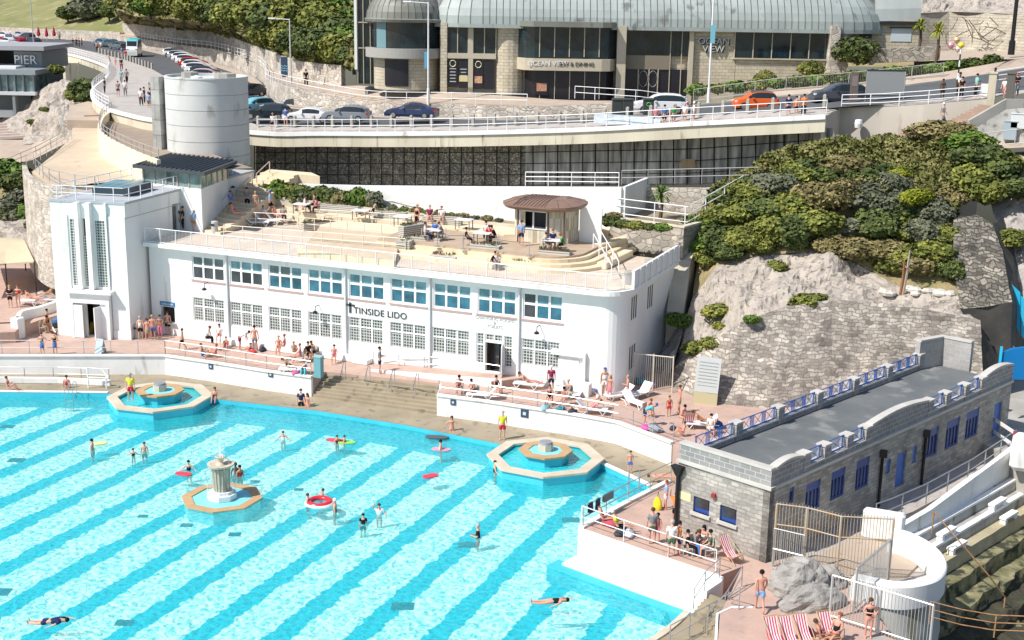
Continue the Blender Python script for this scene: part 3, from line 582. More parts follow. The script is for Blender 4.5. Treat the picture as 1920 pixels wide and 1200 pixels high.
m=MB();tbox(m,1.3,1.5,.1,.5,0,3.3);tbox(m,4.0,4.25,.1,.5,0,3.3);tbox(m,1.5,4.0,.1,.5,2.55,3.3);tbox(m,3.5,4.0,.1,.4,0,2.55);m.build('porch',M_WHITE,tower)
m=MB();tbox(m,dr[0]-.6,dr[1]+.1,-1.5,-1.45,0,2.5);tbox(m,2.5,2.9,-1.4,-.5,0,2.4);m.build('doorway_interior',M_DARK,tower)
m=MB();tbox(m,1.5,2.2,.42,.48,.03,2.4);m.build('door',M_RAILW,tower,'white left door leaf folded back');
m=MB();P=td*3.45+tn*.55;m.box(P+Vector((0,0,1.22)),(.08,.85,2.3),math.atan2(tn.y,tn.x)+math.pi/2-.3);m.build('door',M_RAILW,tower,'white right door leaf standing open')
wdn=lambda u,o,z:B[0]+wd*u+wn*o+Vector((0,0,z))
m=MB()
for k,h in enumerate(hs[1:]):
 m.quad(wdn(h[0],-.15,h[2]),wdn(h[1],-.15,h[2]),wdn(h[1],-.15,h[3]),wdn(h[0],-.15,h[3]))
m.build('window',M_BLUEGL,tower)
h=hs[0];m=MB();m.quad(wdn(h[0],-.2,h[2]),wdn(h[1],-.2,h[2]),wdn(h[1],-.2,h[3]),wdn(h[0],-.2,h[3]));m.build('door',M_GREYGL,tower,'grey glazed door out to the roof terrace')
m=MB()
for u in(8.7,11.6,14.5):m.lathe(tuple(wdn(u,.14,8.9)),[(0,.12),(.2,.0),(.16,-.05)],10)
m.build('wall_lamps',M_BLACK,tower)
m=MB()
for(u0,u1)in((0,18.2),):m.quad(wdn(u0,.012,8.62),wdn(7.2,.012,8.62),wdn(7.2,.012,8.68),wdn(u0,.012,8.68))
m.build('string_course',plain((.45,.46,.46),.8),tower)
m=MB();sk=td*3.4-tn*4.2+Vector((0,0,9.78));m.box(sk+Vector((0,0,.3)),(2.9,3.6,.6),math.atan2(td.y,td.x));m.build('rooflight',plain((.03,.05,.07),.5),tower)
m=MB()
for k in range(4):m.box(sk+td*(-1.05+k*.7)+Vector((0,0,.62)),(.66,3.5,.04),math.atan2(td.y,td.x))
m.build('rooflight_glass',glassmat('rooflight_glass',(.05,.16,.2),.15),tower)
rr=[TO+B[2]+Vector((.2,0,9.78)),TO+B[3]+td*.15-tn*.15+Vector((0,0,9.78)),TO+B[0]-td*.15-tn*.15+Vector((0,0,9.78)),TO+B[0]+wd*15-td*.15+Vector((0,0,9.78))]
railing('railing',rr,'white two-bar railing around the tower roof and blue rooflight',.95,step=1.4,r=.03)
# ================================================================ roof terrace furniture and planting levels
M_SAND=mottled('sand_coloured_terrazzo',(.74,.63,.45),(.66,.55,.38),.8,.8,c3=(.58,.47,.32),s3=2,t3=.62);M_SLAT=None
def slatmat():
 m,n,l,b=nt('grey_slatted_timber');g=n.new('ShaderNodeNewGeometry');s=n.new('ShaderNodeSeparateXYZ');l.new(g.outputs['Position'],s.inputs[0])
 a=n.new('ShaderNodeMath');a.operation='FRACT';mu=n.new('ShaderNodeMath');mu.operation='MULTIPLY';mu.inputs[1].default_value=7.5;l.new(s.outputs[2],mu.inputs[0]);l.new(mu.outputs[0],a.inputs[0])
 r=n.new('ShaderNodeMapRange');r.inputs[1].default_value=.25;r.inputs[2].default_value=.32;l.new(a.outputs[0],r.inputs[0]);mx=n.new('ShaderNodeMix');mx.data_type='RGBA';mx.inputs[6].default_value=(.10,.08,.06,1);mx.inputs[7].default_value=(.52,.50,.45,1);l.new(r.outputs[0],mx.inputs[0]);l.new(mx.outputs[2],b.inputs['Base Color']);b.inputs['Roughness'].default_value=.8;return m
M_SLAT=slatmat();ZT=6.71
D=lambda px,py,z=ZT:G(px,py,z)
def curvedstep(name,cxp,r,z1,z0,label,y_back):
 return None
pc=D(1075,470,7.5);t=thing('raised_platform','sand coloured raised cafe platform with curved steps on the roof terrace','platform',(pc.x,pc.y,ZT));o=Vector(t.location)
pf=[D(745,470),D(905,488),D(1040,504)]
cen=Vector((25.2,7.2,0))
def plat(off,zt,zb=0):
 pts=[(12.2,4.6-off),(20.0,4.4-off),(24.2,4.2-off)]
 for k in range(9):
  a=-math.pi/2+math.pi/2*k/8;pts.append((24.2+(2.6+off)*math.cos(a),6.8+(2.6+off)*math.sin(a)))
 pts+=[(26.8+off,9.5),(26.8+off,15),(12.2,15)]
 return[(p[0]-o.x,p[1]-o.y)for p in pts]
MB().prism(plat(0,0),0,.8).build('upper_level',[mottled('brown_decking',(.48,.37,.27),(.40,.30,.21),1,.8)],t)
MB().prism(plat(.32,0),0,.66).build('edge_seat',M_SAND,t)
MB().prism(plat(.9,0),0,.42).build('step',M_SAND,t);MB().prism(plat(1.6,0),0,.2).build('step',M_SAND,t)
for i,(a,b,z0,zz)in enumerate([((1128,505),(1178,480),ZT,.45),((1120,480),(1172,465),ZT,.85),((1130,462),(1160,452),ZT,1.2)]):
 p,q=D(*a),D(*b);s_=thing('sand_bench',['long low sand coloured bench nearest the white parapet','middle sand coloured bench beside the curved steps','upper sand coloured bench below the rubble wall'][i],'bench',p,group='stepped sand benches')
 MB().wall([Vector((0,0,0)),q-p],zz,.7).build('seat',M_SAND,s_,bevel=.04)
railing('handrail',[D(1065,500)+Vector((.8,2.6,.9)),D(1140,528)+Vector((0,.6,0))],'left white handrail of the roof terrace steps beside the kiosk',.95,step=2,r=.035,rails=(1.0,))
railing('handrail',[D(1080,495)+Vector((.8,2.6,.9)),D(1148,520)+Vector((.2,.6,0))],'right white handrail of the roof terrace steps beside the kiosk',.95,step=2,r=.035,rails=(1.0,))
ZB=7.9
t=thing('planted_tier','sand coloured seating tier with a long planting bed behind the roof terrace','terrace',(0,13,ZT));o=Vector(t.location)
bl=[D(440,380,8.3),D(486,364,8.35),D(650,385,8.35),D(800,403,8.35),D(948,421,8.35)]
ybk=[G(486,364,8.6),G(948,421,8.6)]
m=MB();m.prism([(G(450,385,7.6).x,G(450,385,7.6).y-o.y),(G(945,440,7.6).x,G(945,440,7.6).y-o.y),(24,12.9-o.y),(-9,12.9-o.y)],0,7.6-ZT);m.build('seating_tier',M_SAND,t)
m=MB();p0,p1=Y(478,363,12.7),Y(1000,427,12.7)
m.wall([Vector((p0.x,p0.y,6.8))-o,Vector((p1.x,p1.y,6.8))-o],[p0.z-6.8,p1.z-6.8],.4,.5);m.build('planter_wall',mottled('pale_stone',(.58,.52,.42),(.48,.43,.35),.8,.9),t)
m=MB();m.prism([(p0.x,p0.y-o.y+.4),(p1.x,p1.y-o.y+.4),(p1.x+1,14.8-o.y),(p0.x-1,14.8-o.y)],0,[p0.z-.15-ZT,p1.z-.15-ZT,p1.z-.1-ZT,p0.z-.1-ZT]);m.build('soil',mottled('dry_soil',(.22,.17,.11),(.32,.27,.18),1.5,.95),t)
t=thing('terrace_stairs','sand coloured stairs climbing beside the wing to the upper landing','steps',(TD.x+1.2,7,ZT));o=Vector(t.location)
L0,R0_=G(372,430,ZT),G(452,440,ZT);L1,R1=G(470,342,9.6),G(520,345,9.6)
L0=Vector((-3.9,5.0,0));R0_=Vector((-.6,4.2,0));L1=Vector((-4.85,16.5,0));R1=Vector((-1.6,16.5,0))
for i in range(3):pass
NS=16
for k in range(NS):
 a,b=L0.lerp(L1,k/NS),R0_.lerp(R1,k/NS);c,d=R0_.lerp(R1,1),L0.lerp(L1,1);e,f_=R0_.lerp(R1,(k+1)/NS),L0.lerp(L1,(k+1)/NS)
 m=MB()if k==0 else m;m.prism([(a.x-o.x,a.y-o.y),(b.x-o.x,b.y-o.y),(e.x-o.x,e.y-o.y),(f_.x-o.x,f_.y-o.y)],0,(k+1)*2.9/NS)
m.build('tread',M_SAND,t)
MB().prism([(L1.x-o.x,L1.y-o.y),(R1.x-o.x+2,R1.y-o.y),(R1.x-o.x+.3,18-o.y),(L1.x-o.x-.5,18-o.y)],0,2.9).build('landing',M_SAND,t)
for i in range(4):
 a=L0.lerp(L1,i/4+.02);b=L0.lerp(L1,(i+1)/4-.04);z0,z1=ZT+2.9*(i/4),ZT+2.9*((i+1)/4)
 railing('handrail',[Vector((a.x+.8,a.y,z0)),Vector((b.x+.8,b.y,z1))],['lowest','second lowest','second highest','highest'][i]+' section of the pinkish stair handrail beside the wing',.95,rails=(1.0,),step=3,r=.04,mat=plain((.62,.48,.42),.6),group='stair handrail sections')
kc=G(1015,456,7.51);kc=Vector((22.9,9.5,7.51))
KX0,KX1,KY0,KY1=20.5,24.7,8.4,11.9
t=thing('kiosk','small rounded tile-clad refreshment kiosk with a brown seamed roof','kiosk',(23,10.2,7.51));o=Vector(t.location)
def rrect(x0,y0,x1,y1,r,n=5):
 out=[]
 for(cx_,cy_,a0)in((x1-r,y0+r,-90),(x1-r,y1-r,0),(x0+r,y1-r,90),(x0+r,y0+r,180)):
  for k in range(n+1):a=math.radians(a0+90*k/n);out.append((cx_+r*math.cos(a),cy_+r*math.sin(a)))
 return out
M_KTILE=blocks('kiosk_tiles',(.72,.69,.58),(.42,.35,.22),(.6,.56,.46),.16,.9,msize=.01,noise=.2)
base=[(p[0]-o.x,p[1]-o.y)for p in rrect(KX0,KY0,KX1,KY1,1.2)]
m=MB();hatch_s=(21.3-o.x,23.3-o.x)
n=len(base)
for i in range(n):
 a,b=base[i],base[(i+1)%n]
 front=abs(a[1]-(KY0-o.y))<.01 and abs(b[1]-(KY0-o.y))<.01
 if front:
  x0,x1=min(a[0],b[0]),max(a[0],b[0])
  holed(m,(x0,x1),(0,2.45),[(hatch_s[0],hatch_s[1],.95,2.2)],lambda u,d,z:Vector((u,KY0-o.y+d,z)),.15)
 else:m.quad((a[0],a[1],0),(b[0],b[1],0),(b[0],b[1],2.45),(a[0],a[1],2.45))
m.build('wall',M_KTILE,t)
MB().bb(hatch_s[0],.6-2,.9,hatch_s[1],1.0-2+.2,1.0).build('counter',M_WHITE,t);MB().bb(hatch_s[0]-.05,-1.0,.95,hatch_s[1]+.05,-.95,2.3).build('hatch_interior',M_DARK,t)
m=MB();x0,x1=hatch_s
for x in(x0,(x0+x1)/2,x1):m.bb(x-.05,KY0-o.y-.03,1.0,x+.05,KY0-o.y+.06,2.2)
m.bb(x0,KY0-o.y-.05,.93,x1,KY0-o.y+.05,1.0);m.bb(x0,KY0-o.y-.03,2.15,x1,KY0-o.y+.05,2.22);m.build('hatch_frame',M_WHITE,t)
m=MB();ro=rrect(KX0-.75,KY0-.95,KX1+.65,KY1+.6,1.9,6);ri=rrect(KX0+.7,KY0+.9,KX1-.7,KY1-.9,.8,6)
rings=[[(p[0]-o.x,p[1]-o.y,2.35)for p in rrect(KX0-.6,KY0-.8,KX1+.5,KY1+.5,1.8,6)],[(p[0]-o.x,p[1]-o.y,2.55)for p in ro],[(p[0]-o.x,p[1]-o.y,2.66)for p in ro],[(lerp(a[0],b[0],.5)-o.x,lerp(a[1],b[1],.5)-o.y,2.86)for a,b in zip(ro,ri)],[(p[0]-o.x,p[1]-o.y,2.94)for p in ri]]
vs=[v for r in rings for v in r];n=len(ro);fs=[[i*n+j,i*n+(j+1)%n,(i+1)*n+(j+1)%n,(i+1)*n+j]for i in range(4)for j in range(n)]+[[4*n+j for j in range(n)],[j for j in range(n-1,-1,-1)]]
m.add(vs,fs);rf=m.build('roof',mottled('brown_metal',(.27,.165,.115),(.21,.125,.09),1,.45),t)
m=MB()
for j in range(0,n,2):m.tube([rings[2][j],rings[3][j],rings[4][j]],.03,4)
for k in range(9):
 x=lerp(ri[0][0],ri[-8][0],k/8)-o.x
 m.tube([(x,ro[0][1]-o.y+.02,2.67),(x,lerp(ro[0][1],ri[0][1],.5)-o.y,2.87),(x,ri[0][1]-o.y,2.95),(x,-ri[0][1]+2*10.15-o.y,2.96)],.03,4)
m.build('seam',plain((.13,.08,.06),.5),rf)
for x in(hatch_s[0]-.12,hatch_s[1]+.1,KX1-o.x-.1):MB().tube([(x,KY0-o.y-.06 if x<2 else-1,0),(x,KY0-o.y-.06 if x<2 else-1,2.4)],.06,6).build('downpipe',plain((.12,.08,.06),.5),t)
MB().bb(KX1-o.x+.3,10-o.y+.3,0,KX1-o.x+1.9,10-o.y+.4,2.4).build('screen_wall',M_WHITE,t)
t=thing('ramp','sand coloured zigzag access ramp with low walls on the roof terrace','ramp',(5,5,ZT));o=Vector(t.location)
m=MB();m.wall([D(560,480)-o,D(740,503)-o],.5,.25);m.build('front_kerb',M_SAND,t)
m=MB();q=[D(560,478),D(740,500),D(750,462),D(600,445)]
m.prism([(p.x-o.x,p.y-o.y)for p in q],.01,[.05,.1,.8,.8]);m.build('slope',mottled('tan_ramp',(.56,.45,.32),(.48,.38,.27),1,.85),t)
m=MB();q=[D(600,440),D(760,460),D(760,425,7.4),D(600,410,7.4)]
m.prism([(p.x-o.x,p.y-o.y)for p in q],.01,[.3,.8,.8,.6]);m.build('slope',M_SAND,t)
for i,(a,b,z0,z1,lab)in enumerate([((420,445),(760,480),0,.3,'front pale rail of the roof terrace ramp'),((560,432),(715,458),.1,.5,'second pale rail sloping down across the ramp'),((600,425),(800,448),.4,.8,'third pale rail across the upper ramp run'),((625,405),(785,425),.7,.9,'rear pale rail of the roof terrace ramp'),((440,424),(560,432),.2,.3,'short pale rail beside the loungers of the roof terrace')]):
 railing('railing',[D(*a)+Vector((0,0,z0)),D(*b)+Vector((0,0,z1))],lab,.9,step=1.6,r=.03,mat=plain((.72,.66,.56),.5))
PL=None
def planter(px,py,L,Wd,H,rz,lab,z=ZT,plants=True):
 p=G(px,py,z);t=thing('planter',lab,'planter',p,rz,group='slatted timber planters');MB().bb(0,0,0,L,Wd,H).build('box',M_SLAT,t)
 if plants:
  m=MB()
  for k in range(int(L*50)):
   x,y=R_.uniform(.1,L-.1),R_.uniform(.08,Wd-.08);a=R_.uniform(0,6.28);h=R_.uniform(.08,.3)
   m.add([(x,y,H),(x+.07*math.cos(a),y+.07*math.sin(a),H+h),(x+.1*math.cos(a+.8),y+.1*math.sin(a+.8),H+h*.6)],[[0,1,2]])
  m.build('plants',leafmat('planter_leaves',(.05,.08,.02),(.12,.13,.04),(.25,.08,.1))if 'pl_' not in _mc else _mc['pl_'],t)
 return t
_mc['pl_']=leafmat('planter_leaves',(.05,.08,.02),(.12,.13,.04),(.25,.08,.1))
for a in[(757,445,2.2,.6,.75,1.2,'tall slatted planter at the left end of the raised cafe platform',7.5),(768,458,2.2,.7,.5,.12,'low slatted planter below the table of people in blue',7.2),(880,472,2.1,.7,.5,.06,'slatted planter at the platform edge behind the man in black',7.2),(742,473,1.0,.9,.8,.1,'square stepped slatted planter beside the ramp',6.9),(1008,483,2.2,.7,.55,.05,'slatted planter in front of the table with the person in green',7.2),(907,490,1.7,.7,.55,.05,'slatted planter under the railing near the couple',6.71),(805,487,1.9,.6,.35,.05,'long low planter with reddish plants near the front railing',6.71),(955,500,1.7,.5,.35,.05,'small low planter left of the curved steps',6.71),(600,397,3.2,.5,.6,.08,'long slatted planter on the seating tier left of the ramp rails',7.6),(700,410,2.6,.5,.6,.08,'slatted planter on the seating tier behind a white table',7.6),(792,418,3.0,.5,.6,.08,'slatted planter on the seating tier behind two seated people',7.6),(478,390,1.1,.6,.45,.3,'small brown planter near the standing woman at the stairs',7.3),(570,434,2.6,.7,.6,.9,'slatted planter beside the white loungers on the roof terrace',6.75),(548,372,1.2,.6,.5,.3,'short slatted planter at the left end of the seating tier',7.6)]:
 planter(a[0],a[1],a[2],a[3],a[4],a[5],a[6],a[7])
tab=thing('table','t','table',(0,0,0),group='white square cafe tables');MB().bb(-.6,-.45,.70,.6,.45,.74).build('top',plain((.78,.8,.82),.4),tab)
for sx in(-1,1):
 for sy in(-1,1):MB().bb(sx*.52-.03,sy*.38-.03,0,sx*.52+.03,sy*.38+.03,.7).build('leg',plain((.2,.17,.14),.6),tab)
tabs=[(566,400,7.6,'white table on the left of the seating tier with a group seated round it'),(677,412,7.6,'white table beside the seated person leaning back on the tier'),(755,424,7.6,'empty white table behind the ramp rails'),(870,430,7.6,'empty white table at the right end of the seating tier'),(813,450,7.51,'white table with a group in blue and white sitting at it'),(905,456,7.51,'white table beside the people in red and black'),(1035,470,7.51,'white table in front of the kiosk with a person in green')]
for i,(px,py,z,lab)in enumerate(tabs):
 p=G(px,py,z)
 if i==0:tab.location=p;tab['label']=lab;tab.rotation_euler.z=.1
 else:dup(tab,p,.1,lab)
# ================================================================ promenade, road, upper building
from mathutils import noise as MN
def DP(px,py,d):return Vector(CAM+ray(px,py)*d)
M_RUB=rubble('grey_rubble',(.30,.27,.23),(.42,.38,.32),(.55,.50,.43),(.34,.31,.27),2.4,1.7)
M_RUBP=rubble('pale_rubble',(.36,.31,.26),(.50,.45,.38),(.62,.57,.50),(.50,.45,.39),2.8,1.6)
M_RUBD=blocks('dark_rubble',(.07,.065,.052),(.27,.24,.2),(.06,.055,.042),.42,.2,msize=.03,bump=.06,warp=.7,noise=.5,msmooth=.4)
M_PAVE=paving('grey_paving',(.46,.42,.38),(.41,.375,.34),(.33,.30,.27),.9,.9)
M_PATH=mottled('buff_footpath',(.47,.38,.30),(.40,.32,.25),.5,.9,c3=(.33,.27,.22),s3=1.4,t3=.6)
M_PLAZA=mottled('tan_plaza',(.58,.47,.34),(.50,.40,.29),.25,.85,c3=(.42,.33,.24),s3=1.2,t3=.62)
E_=[G(80,95,11.6),G(125,100,11.7),G(158,108,11.8),G(192,120,11.9),G(203,127,12),G(205,136,12),G(199,147,12),G(185,158,12),G(175,168,12),G(174,178,12),G(183,190,12),G(205,203,12),G(240,213,12),G(295,224,12)]
E_=[G(-60,82,11.5),G(20,88,11.5)]+E_+[Y(484,247,26),Y(600,248,26),Y(760,248,26),Y(900,246,26),Y(1100,240,26),Y(1300,229,26),Y(1549,216,26)]
K_=[G(-60,76,11.5),G(60,79,11.6),G(130,88,11.8),G(180,99,12),G(230,111,12),G(285,130,12),G(312,146,12),G(400,190,12),G(440,215,12),Y(484,238,28.4),Y(600,239,28.4),Y(760,239,28.4),Y(900,238,28.4),Y(1100,231,28.4),Y(1300,218,28.4),Y(1549,204,29),Y(1740,190,32.5),Y(1850,180,33.5),Y(1990,160,36)]
F_=[G(-60,66,11.6),G(60,68,11.7),G(200,78,12),G(262,90,12),G(330,105,12),G(393,116,12),G(447,133,12),G(477,147,12),G(493,163,12),G(493,177,12),Y(530,195,42),Y(600,205,40),Y(688,217,37),Y(813,221,35),Y(980,225,34),Y(1192,215,34.5),Y(1310,197,37),Y(1450,182,38.5),Y(1600,170,40),Y(1765,152,43),Y(1990,118,50)]
Es,Ks,Fs=resample(E_,120),resample(K_,120),resample(F_,120)
E2=E_+[Y(1577,202,31),Y(1654,200,31),Y(1733,195,31.3),Y(1850,184,32),Y(1990,165,34)]
def strip(A,B,name,mat,n=120,**k):
 a,b=resample(A,n),resample(B,n);rows=[[a[i].lerp(b[i],t/3)for t in range(4)]for i in range(n)];m=MB();m.grid(rows);return m.build(name,mat,kind='structure',**k)
strip([p+Vector((0,0,.001))for p in E2],[p+Vector((0,0,.06))for p in K_],'promenade',M_PAVE)
strip([p+Vector((0,0,-.05))for p in K_],[p+Vector((0,0,-.05))for p in F_],'road',M_ASPH)
MB().grid([[Fs[i],Fs[i].lerp(Ks[i],.13),]for i in range(8,96)]).build('roadside_pavement',M_PATH,kind='structure')
t=thing('promenade_slab','long sweeping cream concrete edge of the raised promenade','bridge',tuple(E_[12]));o=Vector(t.location);Ec=smooth_line(E_,4)
m=MB();m.wall([p-o-Vector((0,0,1.25))for p in Ec],1.22,.5,.3);m.build('fascia',M_CREAM,t)
m=MB();m.wall([p-o-Vector((0,0,.28))for p in Ec],.34,.3,-.35);m.build('edge_band',M_WHITE2,t)
Kc=resample(K_[:16],140);a=resample(E_,140);m=MB()
m.grid([[a[i]-o-Vector((0,0,1.0)),Kc[i]+(Kc[i]-a[i])*.6-o-Vector((0,0,1.15))]for i in range(140)]);m.build('soffit',M_GREYC,t)
railing('railing',[p+Vector((0,0,.06))for p in E_[:14]],'white promenade railing on the sweeping left curve before the round drum',1.05,rails=(1.0,.66,.33),step=2.4,r=.035,curve=True)
railing('railing',[p+Vector((0,0,.06))for p in E_[16:]],'white promenade railing running right from the round drum above the dark mesh wall',1.05,rails=(1.0,.5),step=1.75,r=.03)
def kerb(P,name,w=.18,h=.12,mat=None):MB().wall(smooth_line(P,3),h,w).build(name,mat or M_GREYC,kind='structure')
kerb([p+Vector((0,0,-.04))for p in F_[2:]],'kerb')
bl=None;grp='stone bollards along the promenade'
line1=resample([G(186,101,12),G(230,112,12),G(285,131,12)],18);line2=resample([Y(484,238,28),Y(760,238,28),Y(900,236,28),Y(1100,229,28),Y(1300,216,28),Y(1545,202,28)],27)
for i,p in enumerate(line1+line2):
 lab='grey stone bollard in the dense row beside the parked cars on the left promenade' if i<18 else 'grey square bollard between the promenade railing and the road right of the drum'
 if bl is None:
  bl=thing('bollard',lab,'bollard',p+Vector((0,0,.05)),group='stone bollards on the left promenade');MB().box((0,0,.45),(.24,.24,.9)).build('post',M_GREYC,bl);MB().add([(-.12,-.12,.9),(.12,-.12,.9),(.12,.12,.9),(-.12,.12,.9),(0,0,1.0)],[[0,1,4],[1,2,4],[2,3,4],[3,0,4]]).build('cap',M_GREYC,bl)
 else:dup(bl,p+Vector((0,0,.05)),.0,lab,'stone bollards on the left promenade' if i<18 else grp)
t=thing('mesh_wall','dark gridded steel mesh wall standing under the promenade slab','wall',(10,24.5,9));o=Vector(t.location)
mp=[Y(480,347,28.6),Y(620,348,28.6),Y(985,348,28.6),Y(1300,346,28.6),Y(1525,334,28.6)]
tp=[Y(480,264,28.6),Y(620,264,28.6),Y(985,264,28.6),Y(1300,256,28.6),Y(1525,238,28.6)]
def gabion():
 m_,n,l,b=nt('stained_panels');uv=n.new('ShaderNodeUVMap');geo=n.new('ShaderNodeNewGeometry');mp_=n.new('ShaderNodeMapping');mp_.inputs['Scale'].default_value=(1,1,.12);l.new(geo.outputs['Position'],mp_.inputs[0])
 a=n.new('ShaderNodeTexNoise');a.inputs['Scale'].default_value=2.2;a.inputs['Detail'].default_value=6;l.new(mp_.outputs[0],a.inputs[0])
 cr=n.new('ShaderNodeValToRGB');cr.color_ramp.elements[0].position=.3;cr.color_ramp.elements[0].color=(.12,.115,.10,1);cr.color_ramp.elements[1].position=.65;cr.color_ramp.elements[1].color=(.58,.56,.50,1);l.new(a.outputs[0],cr.inputs[0]);l.new(cr.outputs[0],b.inputs['Base Color']);b.inputs['Roughness'].default_value=.9;return m_
M_GAB=gabion();M_DKST=rubble('dark_gabion_stone',(.26,.24,.19),(.42,.38,.30),(.62,.55,.42),(.14,.13,.10),5,1.2,gap=.06)
i0=2
def mq(m,i,f0,f1,off=0):a,b,c,d=mp[i],mp[i+1],tp[i+1],tp[i];return m.quad(a-o+Vector((0,off,0)),b-o+Vector((0,off,0)),c-o+Vector((0,off,0)),d-o+Vector((0,off,0)))
m=MB();mq(m,0,0,1);mq(m,1,0,1);m.build('stone_panel',M_DKST,t)
m=MB();mq(m,2,0,1);mq(m,3,0,1);m.build('streaked_panel',M_GAB,t)
mr,tr_=resample(mp,47),resample(tp,47);m=MB()
for a,b in zip(mr,tr_):m.tube([a-o+Vector((0,-.25,0)),b-o+Vector((0,-.25,0))],.06,4,False)
m.build('mesh_uprights',M_BLACK,t)
m=MB()
for k in(.02,.25,.5,.75,.97):m.tube([a.lerp(b,k)-o+Vector((0,-.24,0))for a,b in zip(mp,tp)],.035,4,False)
m.build('mesh_bars',M_BLACK,t)
m=MB();q=Y(1525,345,23);m.quad(Y(1520,345,28.5)-o,Y(1600,345,27)-o,Y(1560,240,26.4)-o,Y(1520,242,28.5)-o);m.build('end_wall',M_GREYC,t)
MB().quad(Y(1277,316,28.3)-o,Y(1303,316,28.3)-o,Y(1303,298,28.3)-o,Y(1277,298,28.3)-o).build('ply_patch',plain((.36,.26,.14),.8),t)
MB().prism([(-6,17.6),(-13,29.5),(45,29.5),(45,18),(26,17.6)],3,[6,6,6.5,6.5,6]).build('lower_walkway',M_GREYC,kind='structure')
t=thing('white_wall','plain bright white retaining wall between the planting bed and the dark mesh wall','wall',(15,17,6));o=Vector(t.location)
pts=[Y(560,345,14.6),Y(680,348,14.6),Y(900,350,14.6),Y(1165,351,14.6)]
MB().wall([Vector((p.x,p.y,6.5))-o for p in pts],[p.z-6.5 for p in pts],.25,.5).build('wall_face',M_WHITE,t)
p=pts[-1];MB().wall([Vector((p.x+.12,p.y+.2,6.5))-o,Vector((p.x+.12,p.y+6,6.5))-o],p.z-6.5,.25,0).build('return_wall',M_WHITE,t)
railing('railing',[Y(985,348,14.75),Y(1160,350,14.75)],'short white three-bar railing on the white wall before the mesh',1.0,rails=(1.,.66,.33),step=1.8,r=.03)
railing('railing',[Y(1165,347,20),Y(1420,342,20)],'long grey railing below the streaked mesh panels',1.1,rails=(1.,.5),step=2.2,r=.03,mat=plain((.3,.3,.3),.5))
t=thing('rubble_wall','grey rubble wall with a flat coping at the right rear of the roof terrace','wall',tuple(G(1250,470,6.7)));o=Vector(t.location)
a,b,c=G(1095,445,6.9),G(1252,470,6.9),G(1275,400,9.3)
a=Vector((26.2,13.6,6.7));b=Vector((31.9,12.0,6.7));c=Vector((33.5,19.5,6.7))
MB().wall([a-o,b-o,c-o],2.1,.35).build('wall_face',M_RUB,t);MB().wall([a-o+Vector((0,0,2.1)),b-o+Vector((0,0,2.1)),c-o+Vector((0,0,2.1))],.12,.5).build('coping',M_CREAM,t)
MB().prism([(a.x,a.y),(b.x,b.y),(c.x,c.y),(24,19)],6,8.6).build('planted_bed',mottled('dry_soil2',(.25,.19,.12),(.34,.28,.18),1.5,.95),kind='structure')
railing('railing',[Vector((24.5,15,8.7)),Vector((28,14.2,8.7)),Vector((31.8,13.4,8.7)),Vector((34,20,10.2))],'white two-bar railing round the planting bed above the rubble wall',1.35,rails=(1.,.6,.2),step=2.6,r=.04)
t=thing('rubble_wall','pale rubble wall in sun and shade below the grey railing, right of the white wall','wall',(30,20,8));o=Vector(t.location)
pts=[Y(1166,352,20),Y(1325,352,20),Y(1420,352,21)]
MB().wall([Vector((p.x,p.y,6))-o for p in pts],[p.z-6 for p in pts],.3).build('wall_face',M_RUBP,t)
dc=Vector((-11.3,18,9.6));t=thing('round_drum','pale banded concrete drum tower beside the promenade','tower',dc)
m=MB();prof=[]
zz=[0,1.0,2.25,3.55,4.8,6.05,7.3];
for i in range(6):prof+=[(3.4,zz[i]),(3.4,zz[i+1]-.05),(3.33,zz[i+1]-.045),(3.33,zz[i+1])]
prof=[(3.38,0)]+prof[1:-2]+[(3.44,7.3),(3.44,7.42),(3.2,7.42),(3.2,7.2),(0,7.2)]
m.lathe((0,0,0),prof,128);m.build('wall',M_DRUM,t)
for(x,y,r,h)in((-1.2,-.6,.7,.5),(1.6,.4,.9,.45)):MB().lathe((x,y,7.2),[(r,0),(r,h),(0,h+.1)],8).build('roof_vent',M_GREYC,t)
m=MB();m.lathe((.2,-1.6,7.2),[(.5,0),(.45,.25),(0,.35)],10);m.build('rooflight',M_WHITE,t)
t2=thing('concrete_fin','narrow grey shuttered concrete slab standing against the left of the drum','pillar',(-14.9,16.6,9.6));MB().bb(-.35,-.9,0,.5,1.4,7.3).build('slab',blocks('board_marked',(.34,.34,.32),(.42,.42,.40),(.2,.2,.19),4,1.25,noise=.3),t2)
q=[G(248,307,11.35),G(383,322,11.35),G(445,300,11.35),G(313,287,11.35)]
t=thing('canopy','dark grey slatted canopy roof over the glass lobby at the foot of the drum','canopy',tuple(q[1]));o=Vector(t.location)
M_DKM=plain((.06,.07,.08),.45)
MB().prism([(p.x-o.x,p.y-o.y)for p in q],-.3,-.05).build('frame',M_DKM,t)
m=MB()
for k in range(1,15):a,b=q[0].lerp(q[1],k/15),q[3].lerp(q[2],k/15);m.tube([a-o,b-o],.09,4)
m.build('slats',M_DKM,t)
cq=(q[0]+q[1]+q[2]+q[3])/4
lq=[cq+(p-cq)*.8 for p in q]
t=thing('glass_lobby','greenish glass lobby under the dark slatted canopy','lobby',tuple(lq[1])[:2]+(9.95,));o=Vector(t.location)
mg=glassmat('lobby_glass',(.20,.28,.26),.15)
MB().prism([(p.x-o.x,p.y-o.y)for p in lq],0,1.1).build('glass',mg,t);MB().prism([(p.x-o.x,p.y-o.y)for p in lq],-4,-.003).build('base_wall',M_WHITE,t)
m=MB()
for i in range(4):
 for k in range(5):p=lq[i].lerp(lq[(i+1)%4],k/5);m.box((p.x-o.x,p.y-o.y,.55),(.12,.12,1.1))
m.build('mullion_grid',M_GREYC,t)
